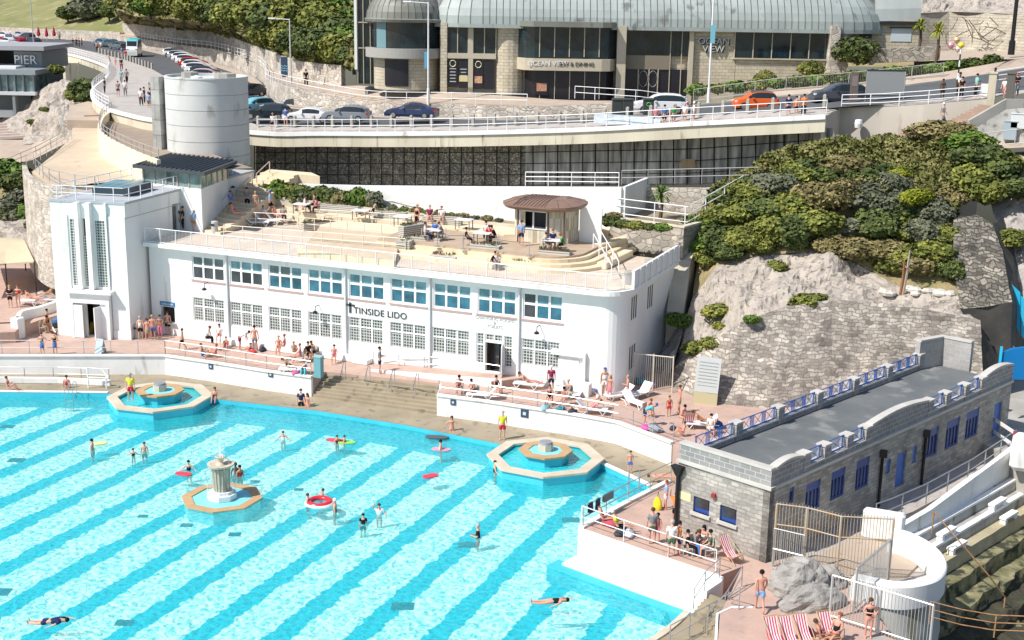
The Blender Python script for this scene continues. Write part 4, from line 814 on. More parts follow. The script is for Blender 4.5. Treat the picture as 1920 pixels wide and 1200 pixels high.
PLZ=[G(*p,9.7)for p in[(95,352),(60,322),(100,290),(128,264),(136,240),(190,236),(192,290),(240,322),(300,340)]]+[Vector((-8,14,9.7)),Vector((-10,4,9.7))]
MB().prism([xy(p)for p in PLZ],8.5,9.7).build('plaza',M_PLAZA,kind='structure')
cw=[G(*p,9.7)for p in[(212,243),(197,255),(190,270),(190,287),(205,302),(230,317),(262,334),(300,350)]]
t=thing('curved_wall','sunlit curved cream wall of the ramp dipping below the promenade','wall',tuple(cw[3]));o=Vector(t.location)
MB().wall([p-o for p in smooth_line(cw,4)],2.0,.3).build('wall_face',mottled('cream_render',(.80,.73,.54),(.74,.66,.48),.4,.8),t)
railing('railing',[p+Vector((0,0,2.0))for p in cw],'rusty grey railing on top of the curved cream wall',.8,rails=(1.,.5),step=1.8,r=.03,mat=plain((.4,.36,.33),.6),curve=True)
rf_=[p+Vector((2.6,2.2,1.2))for p in cw]
m=MB();m.grid([[a+Vector((0,0,1.2))for a in cw],rf_,[p+Vector((2.5,2.5,0))for p in rf_]]);m.build('ramp_floor',mottled('brown_ramp',(.34,.27,.2),(.28,.22,.17),.6,.9),kind='structure')
pf0=None
for i in range(5):
 p=G(253+i*14,243+i*9,11.0)+Vector((2.2,2.5,0))
 if pf0 is None:pf0=thing('support_fin','pale vertical concrete fin supporting the promenade slab left of the drum','pillar',(p.x,p.y,9.9),.6,'concrete fins below the promenade');MB().bb(-.15,-.7,0,.15,.7,2.4).build('fin',M_CREAM,pf0)
 else:dup(pf0,(p.x,p.y,9.9),.6)
MB().wall([p+Vector((4.6,4.8,.6))for p in cw[:5]],1.8,.3).build('dark_back_wall',plain((.05,.04,.035),.9),kind='structure')  # near-black colour stands for the deep shade under the slab
bw=[G(*p,9.7)for p in[(46,312),(50,325),(62,337),(80,347),(110,354),(160,360)]]
t=thing('bastion_wall','rounded grey stone wall holding up the tan plaza left of the tower','wall',(bw[1].x,bw[1].y,2));o=Vector(t.location)
MB().wall([Vector((p.x,p.y,2))-o for p in smooth_line(bw,4)],7.8,.4).build('wall_face',M_RUBP,t)
railing('railing',[p+Vector((.5,.5,.1))for p in bw[1:]],'thin grey railing around the rounded corner of the tan plaza',1.0,step=2.0,r=.025,mat=M_STEEL)
railing('railing',[G(*p,9.7)for p in[(135,262),(110,278),(80,298),(50,315)]],'thin steel railing down the far-left edge of the tan plaza',1.0,step=2.5,r=.025,mat=M_STEEL)
t=thing('plaza_steps','short flight of pinkish steps at the far end of the tan plaza','steps',tuple(G(170,238,9.7)));o=Vector(t.location);m=MB()
for k in range(5):a,b=G(158,237,9.7),G(188,236,9.7);dv=Vector((-.35,.42,0))*1.1;m.prism([(a.x-o.x+dv.x*k,a.y-o.y+dv.y*k),(b.x-o.x+dv.x*k,b.y-o.y+dv.y*k),(b.x-o.x+dv.x*(k+1),b.y-o.y+dv.y*(k+1)),(a.x-o.x+dv.x*(k+1),a.y-o.y+dv.y*(k+1))],0,.18*(k+1))
m.build('tread',plain((.42,.27,.22),.85),t)
MB().prism([xy(G(*p,10.5))for p in[(125,225),(190,226),(192,195),(165,190),(130,198)]],9.5,10.5).build('upper_path',M_PATH,kind='structure')
W1=[p.copy()for p in F_[2:16]];hs_=[1.6,1.8,2.0,2.2,2.2,2.1,2.0,1.9,1.9,1.6,1.4,1.35,1.3,1.1]
off=[Vector((.2,.5,-.1))]*len(W1);W1b=[a+b for a,b in zip(W1,off)]
t=thing('roadside_wall','long curving pale stone wall between the road and the upper footpath','wall',tuple(W1b[8]));o=Vector(t.location)
rs=smooth_line(W1b,4);hh=[float(np.interp(i/4,range(len(hs_)),hs_))for i in range(len(rs))]
MB().wall([p-o for p in rs],hh,.4,.5).build('wall_face',M_RUBP,t)
W1t=[p+Vector((0,0,h-.02))for p,h in zip(W1b,hs_)]
railing('railing',W1t[1:13],'white two-bar railing along the top of the curving roadside wall',1.05,rails=(1.,.5),step=2.6,r=.035,curve=True)
railing('railing',[W1t[13]+Vector((-6,0,.1)),W1t[13],Y(1285,205,36),Y(1287,205,39)],'white railing end section curving by the bar entrance above the white car',1.05,rails=(1.,.5),step=1.9,r=.03)
P2=[G(230,63,13.6),G(300,74,13.8),G(395,84,13.9),G(450,105,13.9),G(500,128,13.9),G(560,152,13.6),G(640,163,13.8),DP(667,160,134),DP(760,166,128),DP(835,172,126),DP(930,178,126),DP(1060,188,122),DP(1296,190,122)]
strip(W1t[:14],P2,'footpath',M_PATH,80)
t=thing('hillside_wall','rough stone retaining wall at the foot of the wooded hillside','wall',tuple(P2[3]));o=Vector(t.location)
MB().wall([p-o+Vector((0,0,-.3))for p in smooth_line(P2[:7],4)],2.6,.5,.5).build('wall_face',M_RUBP,t)
OD=126.0;OU=Vector((math.cos(YAW),-math.sin(YAW),0));ON=Vector((OU.y,-OU.x,0))
OP0=DP(835,170,OD);OP0.z=13.5
def OV(px,py,out=0.0):
 d=Vector(ray(px,py));P=OP0+ON*out;c_=Vector(CAM);return c_+d*((P-c_).dot(ON)/d.dot(ON))
M_OVB=blocks('cream_block_wall',(.56,.50,.38),(.49,.43,.32),(.38,.33,.25),.6,.3,msize=.015,noise=.2)
M_OVC=mottled('cream_cladding',(.52,.47,.36),(.46,.41,.31),.8,.7);M_OVG=glassmat('dark_window_glass',(.012,.025,.032),.06);M_POST=plain((.018,.016,.022),.35)
def patina(name,a,b,c):
 return mottled(name,a,b,.35,.55,c3=c,s3=.8,t3=.6,streak=1)
M_PAT=patina('green_copper',(.37,.415,.395),(.28,.315,.30),(.16,.165,.155));M_PATD=patina('dull_copper',(.24,.25,.22),(.17,.17,.14),(.08,.075,.06))
bar=thing('seafront_bar','cream seafront bar and dining building with rounded bays and a green ribbed roof','building',tuple(OP0));BO=Vector(bar.location)
def opan(m,x0,y0,x1,y1,o1,o0=-.4):
 """a box seen at pixels x0..x1, y0(top)..y1(bottom), front face out by o1 metres"""
 a,b=OV(x0,(y0+y1)/2,o1),OV(x1,(y0+y1)/2,o1);zt,zb=OV((x0+x1)/2,y0,o1).z,OV((x0+x1)/2,y1,o1).z;w=-ON*(o1-o0)
 P=[Vector((p.x,p.y,z))-BO for z in(zb,zt)for p in(a,b,b+w,a+w)]
 return m.add(P,[[3,2,1,0],[4,5,6,7],[0,1,5,4],[1,2,6,5],[2,3,7,6],[3,0,4,7]])
def ov(name,mat,x0,y0,x1,y1,o1,o0=-.4,par=None,lab=None):return opan(MB(),x0,y0,x1,y1,o1,o0).build(name,mat,par or bar,lab)
ov('wall',M_OVB,825,40,1300,196,-.5,-9);ov('wall',M_OVB,1298,48,1378,210,0,-9);ov('wall',M_OVB,1378,110,1560,175,0,-9)
ov('wall',M_OVB,1600,46,1722,105,-1.5,-9)
ov('pier',M_OVB,826,42,838,175,.1);ov('pier',M_OVC,878,42,887,175,.05)
t=MB();c_=OV(955,110,-1.2)-BO;z0,z1=OV(955,178,0).z-BO.z,OV(955,42,0).z-BO.z;t.lathe((c_.x,c_.y,0),[(1.55,z0),(1.55,z1)],20);t.build('round_pier',M_OVB,bar)
ov('pier',M_OVC,1156,48,1173,190,1.0);ov('pier',M_OVC,1291,48,1299,196,.4)
def win(x0,y0,x1,y1,n,o=-.1,mat=None,lab=None,rows=1):
 w=ov('window',mat or M_OVG,x0,y0,x1,y1,o,o-.3,lab=lab);m=MB()
 for k in range(n+1):x=x0+(x1-x0)*k/n;opan(m,x-.8,y0,x+.8,y1,o+.08,o-.02)
 for k in range(1,rows):y=y0+(y1-y0)*k/rows;opan(m,x0,y-1,x1,y+1,o+.07,o-.02)
 m.build('mullion_grid',M_OVC,w);return w
win(838,42,878,100,2);win(887,43,930,101,2);ov('spandrel',M_OVC,838,100,930,110,.06)
def poster(x0,y0,x1,y1,kind,o=-.05):
 w=ov('poster',M_POST,x0,y0,x1,y1,o,o-.2)
 cx_=(x0+x1)/2
 if kind in(1,3):
  c0=OV(cx_,y0+9,o+.03)-BO;m=MB();m.tube([c0+OU*.28*math.cos(a)+Vector((0,0,.3*math.sin(a)))for a in[k*.55 for k in range(12)]],.04,4);m.build('roundel',plain((.7,.66,.45),.5),w)
 if kind in(1,2,4):
  for k in range(5 if kind==1 else 3):opan(MB(),cx_-6+(k%2),y0+18+k*6,cx_+6-(k%2),y0+19.6+k*6,o+.03,o).build('text_line',plain((.5,.5,.5),.6),w)
 if kind==2:opan(MB(),x0+1,y0+31,x1-1,y0+42,o+.05,o).build('notice',plain((.62,.56,.3),.6),w)
 if kind==3:opan(MB(),x0+2,y1-24,x1-2,y1-11,o+.04,o).build('picture',mottled('food_picture',(.5,.16,.08),(.6,.5,.35),4),w)
 if kind==5:opan(MB(),x0+5,y0+24,x1-5,y1-17,o+.04,o).build('picture',mottled('sea_picture',(.1,.35,.5),(.4,.15,.15),3),w)
poster(840,110,858,163,1);poster(860,111,878,165,2);poster(888,112,906,167,3);poster(908,113,926,168,0)
def bay(x0,x1,ytop,ybot,out,mat,name,lab=None,n=12,dz=0):
 a,b=OV(x0,ytop,0),OV(x1,ytop,0);zt,zb=a.z-BO.z,OV(x0,ybot,0).z-BO.z;L=(b-a).length;base=[]
 for k in range(n+1):
  s=k/n;u=L*s;e=min(1,min(u,L-u)/1.6);base.append(a-BO+OU*u+ON*(out*math.sqrt(max(0,1-(1-e)**2))))
 poly=[(p.x,p.y)for p in base]+[((b-BO-ON*.6).x,(b-BO-ON*.6).y),((a-BO-ON*.6).x,(a-BO-ON*.6).y)]
 return MB().prism(poly,zb,zt).build(name,mat,bar,lab)
bay(968,1160,38,48,2.4,M_PATD,'bay_eave');bay(972,1156,48,108,1.5,M_OVG,'bay_window');bay(968,1158,107,129,1.9,M_OVC,'balcony_band','cream balcony band carrying the name');bay(984,1150,129,186,1.2,M_POST,'shop_window')
for k in range(1,6):x=984+k*28;ov('mullion',M_OVC,x-.8,48,x+.8,107,1.56,1.4);ov('mullion',M_OVC,x-.7,129,x+.7,186,1.26,1.1)
ry=math.atan2(OU.y,OU.x)
txt('OCEAN VIEW',.62,M_RAILW,bar,OV(1027,123,1.95)-BO,(math.pi/2,0,ry),.02);txt('BAR & DINING',.5,plain((.03,.03,.03),.5),bar,OV(1081,124,1.95)-BO,(math.pi/2,0,ry),.02)
p_=ov('poster',M_POST,1003,130,1027,178,1.3,1.15);opan(MB(),1006,156,1025,171,1.33,1.3).build('picture',mottled('food_picture2',(.5,.14,.06),(.5,.4,.3),5),p_)
ov('window',M_OVG,1173,50,1292,105,-.2,-.4);ov('spandrel',plain((.22,.19,.14),.6),1173,104,1256,130,-.1,-.4);ov('window',M_POST,1173,130,1292,190,-.2,-.4)
for x in(1196,1216,1233):ov('door_frame',M_OVC,x-.8,130,x+.8,188,-.05,-.2)
for x in(1206,1224):
 c0=OV(x,148,-.05)-BO;m=MB();m.tube([c0+OU*.42*math.cos(a)+Vector((0,0,.75*math.sin(a)))for a in[k*.45 for k in range(15)]],.03,4);m.build('etched_oval',plain((.3,.3,.28),.5),bar)
for x in(1256,1277):ov('mullion',M_OVC,x-.7,52,x+.7,190,-.1,-.25)
txt('OCEAN\nVIEW',.85,plain((.5,.5,.5),.5),bar,OV(1338,83,.2)-BO,(math.pi/2,0,ry),.1)
txt('OCEAN\nVIEW',.85,M_DARK,bar,OV(1340,85,.06)-BO,(math.pi/2,0,ry),.02)  # dark offset copy stands for the shadow cast by the letters
win(1378,50,1553,110,5,.05);ov('downpipe',M_GREYC,1553,55,1556,175,.3,0)
ov('sill',M_OVC,1374,110,1556,112.5,.25)
rc_=OV(762,100,-2.5);rz0,rz1=OV(762,172,0).z,OV(762,37,0).z;rcb=rc_-BO
def rot(name,mat,r,y0,y1,a0=200,a1=340,lab=None,cap=False):
 z1_,z0_=OV(762,y0,r-2.5).z-BO.z,OV(762,y1,r-2.5).z-BO.z;m=MB();b0=math.degrees(ry);pr_=[(r,z0_),(r,z1_)]+([(0,z1_)]if cap else[])
 return m.lathe((rcb.x,rcb.y,0),pr_,28,math.radians(a0+b0),math.radians(a1+b0)).build(name,mat,bar,lab)
rot('rotunda_wall',M_OVB,3.1,37,170,180,360);rot('rotunda_window',M_OVG,3.3,38,92,195,345);rot('balcony',plain((.36,.35,.32),.6),3.9,92,110,190,350,cap=True);rot('balcony_floor',M_OVC,3.85,109,110.5,190,350,cap=True)
rot('poster',M_POST,3.2,112,162,235,278);rot('tinted_pane',plain((.16,.28,.31),.2),3.34,40,91,218,240)
m=MB();zb=OV(762,37,.9).z-BO.z
prof=[(3.9,zb-.25),(4.0,zb),(3.9,zb+.05)]+[(3.75*math.cos(t_*math.pi/2/8)+.02,zb+.1+3.0*math.sin(t_*math.pi/2/8))for t_ in range(9)]
m.lathe((rcb.x,rcb.y,0),prof,36);dm=m.build('rotunda_roof',M_PATD,bar,'dull bronze dome over the left rotunda')
m=MB()
for k in range(36):
 a=k*math.pi/18;m.tube([(rcb.x+(3.77*math.cos(t_*math.pi/16))*math.cos(a),rcb.y+(3.77*math.cos(t_*math.pi/16))*math.sin(a),zb+.12+3.02*math.sin(t_*math.pi/16))for t_ in range(8)],.035,3,False)
m.build('seam',plain((.13,.13,.11),.6),dm)
ov('stair_glass',M_OVG,668,-20,700,157,-3.0,-6)
m=MB()
for x in(670,681,694,704):opan(m,x-.7,-20,x+.7,157,-2.9,-3.0)
for y in(42,90):opan(m,668,y-1,700,y+1,-2.88,-3.0)
m.build('stair_mullions',M_OVC,bar);ov('stair_edge',M_WHITE,664,-20,669,130,-2.8,-6);ov('link_wall',M_OVB,800,38,828,172,-3.5,-8)
def roofrow(px,out0,k,n,top=8.0,rise=4.2):
 a=math.pi/2*k/n;e=OV(px,44,0);return e-BO+ON*(out0-top*(1-math.cos(a)))+Vector((0,0,rise*math.sin(a)))
rows=[];xs=list(range(1000,1500,10));zE=OV(975,46,.8).z-BO.z
L0=OV(905,44,.8)-BO;L1=OV(1560,44,.8)-BO;L0.z=L1.z=zE
RR,RH=7.5,4.6;path=[]
cl,cr_=L0-ON*RR,L1-ON*RR
for k in range(10):a=math.pi-k*math.pi/20;path.append((cl+(OU*math.cos(a)+ON*math.sin(a))*RR,-(OU*math.cos(a)+ON*math.sin(a))))
nn=52
for k in range(nn+1):path.append((L0.lerp(L1,k/nn),-ON))
for k in range(1,12):a=math.pi/2-k*math.pi/22;path.append((cr_+(OU*math.cos(a)+ON*math.sin(a))*RR,-(OU*math.cos(a)+ON*math.sin(a))))
NP=10
rows=[[b+d*(RR*(1-math.cos(i*math.pi/2/NP)))*.98+Vector((0,0,RH*math.sin(i*math.pi/2/NP)))for i in range(NP+1)]for b,d in path]
m=MB();m.grid(rows);z_=Vector((0,0,-.35));m.grid([[r[0],r[0]+z_,r[0]+z_+d*3]for r,(b,d)in zip(rows,path)])
rf=m.build('roof',M_PAT,bar,'pale green ribbed barrel roof',smooth=False)
m=MB()
for r in rows:m.tube([p+Vector((0,0,.03))for p in r[:8]],.045,3,False)
m.build('seam',plain((.14,.17,.15),.6),rf)
m=MB();a,b=OV(1640,40,-1.2)-BO,OV(1726,38,-1.2)-BO
m.grid([[p+(-ON)*5*(1-math.cos(i*math.pi/14))+Vector((0,0,5*math.sin(i*math.pi/14)))for i in range(8)]for p in[a.lerp(b,k/9)for k in range(10)]]);m.build('end_roof',mottled('pale_grey_roof',(.44,.47,.46),(.34,.37,.36),.4,.6,streak=3),bar)
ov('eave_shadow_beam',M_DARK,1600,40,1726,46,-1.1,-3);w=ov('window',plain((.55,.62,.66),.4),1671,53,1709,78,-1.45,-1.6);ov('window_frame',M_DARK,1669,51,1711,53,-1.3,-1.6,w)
ov('window',M_DARK,1612,52,1635,72,-1.45,-1.6)
t=thing('stone_pier','tall pale rubble stone pier beside the dark bar window','pillar',tuple(OV(1566,140,.5)));o_=BO;BO=Vector(t.location)
opan(MB(),1556,48,1574,138,1.2,-.5).build('shaft',M_RUBP,t);opan(MB(),1574,52,1587,112,.6,-.5).build('flank',M_RUB,t);opan(MB(),1556,110,1590,138,1.25,-.5).build('foot',M_RUBP,t);BO=o_
# ================================================================ cliff, hillside, left shore, vegetation
M_ROCK=mottled('pale_limestone',(.46,.405,.345),(.33,.29,.25),.9,.95,bump=.22,bscale=2.4,c3=(.16,.14,.115),s3=3.0,t3=.57)
M_LEAN=blocks('leaning_wall_stone',(.19,.165,.14),(.46,.41,.35),(.25,.22,.19),.42,.23,msize=.025,bump=.06,warp=.6,noise=.5,msmooth=.4)
M_ROCKG=mottled('grey_limestone',(.42,.39,.36),(.30,.27,.25),.7,.95,bump=.2,bscale=1.8,c3=(.14,.12,.10),s3=2.0,t3=.6)
M_SCRUB=mottled('dry_scrub_ground',(.34,.26,.14),(.18,.17,.07),.8,.95,bump=.15,bscale=4,c3=(.30,.22,.13),s3=1.6,t3=.56)
M_GRASS=mottled('dry_lawn',(.24,.23,.09),(.17,.18,.06),.12,.95,c3=(.32,.28,.15),s3=.3,t3=.55)
def sheet(ctrl,name,mat,sub=6,uvd=None,amp=.5,freq=.6,kind='structure',smoothit=False,thick=0,parent=None,**k):
 """ctrl: rows of points; bilinear subdivision + fractal noise"""
 R=len(ctrl);Cn=len(ctrl[0]);rows=[]
 for i in range((R-1)*sub+1):
  a,fi=min(i//sub,R-2),0;fi=i/sub-a;row=[]
  for j in range((Cn-1)*sub+1):
   b=min(j//sub,Cn-2);fj=j/sub-b
   p=ctrl[a][b].lerp(ctrl[a][b+1],fj).lerp(ctrl[a+1][b].lerp(ctrl[a+1][b+1],fj),fi)
   if amp:
    e=MN.fractal(p*freq,.9,2.1,5);r=MN.ridged_multi_fractal(p*freq*1.3,.8,2.1,4,1.0,2.0)if amp>.3 else 0
    w=min(1,i/2,((R-1)*sub-i)/2+.3);p=p+Vector((.25*e,-.8*e,e*.7))*amp*w+Vector((0,-.25,.15))*(r-.8)*amp*.5*w
   row.append(p)
  rows.append(row)
 m=MB();m.grid(rows);m.uvd=uvd
 if parent is not None:m.v=[tuple(Vector(v)-Vector(parent.location))for v in m.v]
 return m.build(name,mat,parent,kind=None if parent is not None else kind,smooth=False,**k),rows
c_base=[Y(1205,690,9),Y(1245,728,4),Y(1320,764,1.2),Y(1440,775,1.6),Y(1560,790,4),Y(1700,790,6),Y(1845,730,7)]
c_wtop=[Y(1222,650,10),Y(1262,690,4.6),Y(1390,603,4.5),Y(1470,575,6),Y(1560,562,7),Y(1700,572,8),Y(1838,600,8.5)]
c_rock=[Y(1296,600,12),Y(1298,560,10.5),Y(1345,497,11.5),Y(1440,478,13),Y(1560,468,14),Y(1690,540,11.5),Y(1800,560,11)]
c_mid=[Y(1308,470,16),Y(1315,440,16),Y(1360,400,17),Y(1460,380,18),Y(1580,370,18.5),Y(1700,400,18),Y(1790,410,17.5)]
c_top=[Y(1312,400,21),Y(1330,372,22),Y(1400,335,22.5),Y(1480,300,23),Y(1590,280,24),Y(1720,285,24.5),Y(1850,290,24.5)]
c_back=[p+Vector((0,2,-.3))for p in c_top]
t=thing('cliff_retaining_wall','large leaning patchwork stone retaining wall behind the stone building','wall',tuple(c_base[3]));_,WR=sheet([c_base[1:],c_wtop[1:]],'wall_face',M_LEAN,8,amp=.18,freq=.5,parent=t,uvd=(.98,.2))
_,RR_=sheet([[p+Vector((0,.3,-.2))for p in c_wtop],c_rock],'cliff_rock',M_ROCK,14,amp=.85,freq=.42)
_,VR=sheet([c_rock,c_mid,c_top,c_back],'cliff_slope',M_SCRUB,7,amp=.7,freq=.4)
sheet([[c_base[0]+Vector((-.5,4,0)),c_base[0],c_base[1]],[c_wtop[0]+Vector((-.5,4,0)),c_wtop[0],c_wtop[1]],[c_rock[0]+Vector((-1,5,0)),c_rock[0],c_rock[1]]],'cliff_rock',M_ROCKG,9,amp=.8,freq=.6)
r_base=[Y(1838,640,8.6),Y(1900,560,12)];
t=thing('stone_buttress','dark battered rubble buttress rising beside the vegetated cliff','wall',tuple(Y(1850,600,10)));o=Vector(t.location)
sheet([[Y(1800,580,9.5),Y(1850,575,9.5),Y(1898,566,10)],[Y(1785,480,13),Y(1830,480,13),Y(1880,470,13)],[Y(1788,412,16),Y(1830,402,16),Y(1862,420,16)]],'batter',M_RUBD,7,amp=.3,freq=.6,parent=t,uvd=(.97,.25))
m=MB();m.add([Y(1862,420,16)-o,Y(1898,566,10)-o,Y(1893,700,10)-o,Y(1893,700,10)+Vector((1.5,14,0))-o,Y(1862,420,16)+Vector((1,8,0))-o],[[0,1,2,3,4]]);m.add([Y(1838,610,8.5)-o,Y(1843,730,7.5)-o,Y(1893,712,9.9)-o,Y(1898,566,9.9)-o,Y(1800,580,9.4)-o],[[0,1,2,3,4]]);m.build('side_face',mottled('shadowed_dark_stone',(.035,.035,.033),(.07,.065,.055),1,.8),t)  # near-black colour stands for this face lying in shadow
sheet([[Y(1880,560,14),Y(1990,560,14)],[Y(1870,420,19),Y(1990,440,19)],[Y(1840,310,24),Y(1990,300,24)],[Y(1830,285,27),Y(1990,280,27)]],'cliff_rock_right',M_ROCKG,10,amp=.7,freq=.4)
MB().prism([(50,3),(53,30),(80,40),(80,-10),(56,-4)],-4,.5).build('ground',M_GREYC,kind='structure')
t=thing('hoarding','bright cyan hoarding panels on the path at the right edge of the picture','hoarding',tuple(Y(1905,620,12)));o=Vector(t.location)
m=MB();
for(x0,x1,y0,y1,yy0,yy1,dy)in((1897,1913,533,548,600,626,12),(1915,1935,555,570,630,648,11)):
 a,b,c,d=Y(x0,yy0,dy),Y(x1,yy1,dy),Y(x1,y1,dy),Y(x0,y0,dy);m.quad(a-o,b-o,c-o,d-o);w=Vector((-.05,.15,0));m.quad(b-o+w,a-o+w,d-o+w,c-o+w);m.quad(a-o,d-o,d-o+w,a-o+w);m.quad(c-o,b-o,b-o+w,c-o+w)
m.build('panel',plain((.02,.42,.68),.5),t)
m=MB();m.tube([Y(1890,640,11)-o,Y(1930,680,11)-o],.05,4);m.build('rail',M_RAILW,t)
t=thing('blue_shelter','curved bright blue hoarding just behind the far end of the stone building','hoarding',tuple(Y(1880,705,3.5)));o=Vector(t.location);m=MB();bp_=[Y(1872,708,3.5),Y(1890,710,3.6),Y(1990,712,4)];tpz=[Y(1873,662,3.5).z,Y(1890,653,3.6).z,Y(1990,640,4).z]
m.wall([p-o for p in bp_],[tpz[i]-bp_[i].z for i in range(3)],.3);m.build('panel',plain((.0,.16,.42),.5),t);MB().box(Vector(bp_[0])-o+Vector((0,-.2,.9)),(.15,.12,2.0)).build('edge_post',plain((.02,.45,.7),.5),t)
t=thing('concrete_chute','pale concrete stepped buttress wall between the lido side and the cliff','wall',(35,13,0));o=Vector(t.location)
m=MB();
pp=[(Y(1288,420,14.5),.9),(Y(1288,468,13),.9),(Y(1279,488,12),.9),(Y(1266,585,9),.7)]
for i in range(3):
 a,b=pp[i][0],pp[i+1][0];w=.6
 m.add([Vector((a.x-w,a.y,a.z))-o,Vector((a.x+w,a.y,a.z))-o,Vector((b.x+w,b.y,b.z))-o,Vector((b.x-w,b.y,b.z))-o,Vector((a.x-w,a.y,0))-o,Vector((a.x+w,a.y,0))-o,Vector((b.x+w,b.y,0))-o,Vector((b.x-w,b.y,0))-o],[[3,2,1,0],[0,1,5,4],[1,2,6,5],[2,3,7,6],[3,0,4,7]])
m.build('wall_body',mottled('weathered_concrete',(.52,.48,.38),(.42,.38,.30),.7,.9),t)
gp0=G(1190,742,0);t=thing('yard_gate','tall barred metal gate closing the shaded yard between the lido and the cliff','gate',(31.9,2.2,0));m=MB()
for k in range(20):m.tube([(k*.13,.1*k*.1,0.05),(k*.13,.1*k*.1,2.3)],.014,4)
m.build('bars',plain((.5,.46,.38),.5),t);m=MB()
for x in(0,1.25,2.5):m.tube([(x,x*.08,0),(x,x*.08,2.4)],.045,5)
m.tube([(0,0,2.3),(2.5,.2,2.3)],.04,5);m.build('frame',plain((.6,.55,.45),.5),t)
P2t=[p+Vector((.3,.5,2.2))for p in P2[:8]]
hr1=[DP(215,22,250),DP(300,35,222),DP(395,42,200),DP(455,60,182),DP(510,80,168),DP(575,100,156),DP(645,120,148),DP(668,128,142)]
hr2=[DP(215,-12,275),DP(300,-10,248),DP(395,-5,225),DP(455,5,205),DP(510,20,192),DP(575,30,180),DP(645,40,170),DP(690,45,165)]
hr3=[DP(215,-60,300),DP(300,-60,275),DP(395,-60,255),DP(455,-60,235),DP(510,-60,220),DP(575,-60,210),DP(645,-60,200),DP(720,-60,195)]
_,HR=sheet([P2t,hr1,hr2,hr3],'hillside',M_SCRUB,6,amp=1.0,freq=.15)
lw0=[G(-80,52,13.4),G(0,52,13.4),G(100,56,13.6),G(232,62,13.8)];
lw1=[DP(-80,20,360),DP(0,18,350),DP(100,10,335),DP(232,8,300)];lw2=[DP(-80,-40,450),DP(0,-40,430),DP(100,-40,420),DP(240,-40,380)]
sheet([lw0,lw1,lw2],'lawn',M_GRASS,6,amp=.3,freq=.05)
a=[DP(-5,26,352),DP(72,-3,372),DP(38,-3,373),DP(-5,12,360)];MB().add([p+Vector((0,0,.35))for p in a],[[0,1,2,3]]).build('lawn_path',M_ASPH,kind='structure')
t=thing('promenade_back_wall','low pale stone wall at the foot of the far lawn beyond the parked cars','wall',tuple(lw0[1]));o=Vector(t.location);MB().wall([p-o+Vector((0,-1,-2))for p in lw0],2.2,.5).build('wall_face',M_RUBP,t)
m=MB();m.grid([[G(-80,62,11.7),G(100,64,11.8),G(232,75,12)],[p+Vector((0,-1,-1.9))for p in(lw0[0],lw0[2],lw0[3])]]);m.build('far_pavement',M_PATH,kind='structure')
t=thing('crazy_block_wall','tall grey curved block wall with leafless climbers behind the palm tree','wall',tuple(DP(1800,110,150)));o=Vector(t.location)
wb=[DP(1715,112,146),DP(1780,108,150),DP(1850,95,148),DP(1925,95,142),DP(1990,95,138)];
for p in wb:p.z-=1
wt=[DP(1715,25,149),DP(1780,22,153),DP(1850,24,151),DP(1925,28,145),DP(1990,30,141)]
m=MB();m.grid([[p-o for p in smooth_line(wb,4)],[p-o for p in smooth_line(wt,4)]]);m.build('wall_face',blocks('long_blocks',(.42,.37,.29),(.36,.32,.25),(.25,.22,.17),1.0,.32,noise=.3),t)
m=MB()
for k in range(10):
 p=DP(1820+R_.uniform(-25,60),R_.uniform(30,60),147.5)-o;q_=[p]
 for s_ in range(4):q_.append(q_[-1]+Vector((R_.uniform(-.9,1.2),0,R_.uniform(-1.1,.1))))
 m.tube(q_,.05,4)
m.build('bare_climber',plain((.14,.11,.08),.9),t)
sheet([wt,[DP(1715,0,160),DP(1780,-5,162),DP(1850,-5,160),DP(1925,-5,156),DP(1990,0,150)],[DP(1715,-60,185),DP(1780,-60,185),DP(1850,-60,180),DP(1925,-60,176),DP(1990,-60,170)]],'rocky_hillside',M_ROCK,8,amp=1.2,freq=.25)
_,HB=sheet([[Vector((-60,150,14)),Vector((0,95,15)),Vector((60,85,17)),Vector((140,60,18))],[Vector((-80,190,30)),Vector((0,130,27)),Vector((70,120,30)),Vector((170,90,30))],[Vector((-120,300,52)),Vector((0,260,50)),Vector((120,240,50)),Vector((260,180,48))]],'far_hillside',M_SCRUB,6,amp=1.5,freq=.06)
vg0=[Y(1298,205,37.5),Y(1450,170,40),Y(1600,158,42),Y(1765,138,45),Y(1880,118,48)];vg1=[OV(1298,196,.5),OV(1400,180,.5),OV(1555,150,.5),OV(1700,125,1),DP(1880,105,140)]
sheet([vg0,vg1],'verge',M_SCRUB,5,amp=.12,freq=.5)
strip([Y(1310,197,37),Y(1450,182,38.5),Y(1600,170,40),Y(1765,152,43),Y(1990,118,50)],[Y(1298,205,37.5)+Vector((0,0,.1))]+[p+Vector((0,0,.1))for p in vg0[1:]]+[Y(1990,95,56)],'pavement',M_PATH,30)
m=MB();m.grid([[DP(1600,120,133),DP(1800,112,136),DP(2000,110,132)],[DP(1600,95,146),DP(1800,95,152),DP(2000,90,146)]]);m.build('forecourt',M_PATH,kind='structure')
railing('fence',[Y(1300,192,37.6),Y(1450,172,39.6),Y(1600,160,41.5),Y(1768,143,44)],'grey galvanised bar fence between the uphill road and the green verge',1.1,rails=(1.0,.12),step=2.8,r=.03,mat=plain((.42,.42,.38),.5),infill=.14,cat='fence')
t=thing('garden_wall','low rubble garden wall in front of the right end of the bar','wall',tuple(OV(1632,118,3)));o=Vector(t.location);MB().wall([OV(1632,122,3.2)-o,OV(1640,118,3)-o,OV(1760,112,3)-o],1.25,.5).build('wall_face',M_RUB,t)
t=thing('stair_wall','large pale rendered wall below the white railing at the right end of the promenade','wall',tuple(Y(1650,250,30)));o=Vector(t.location)
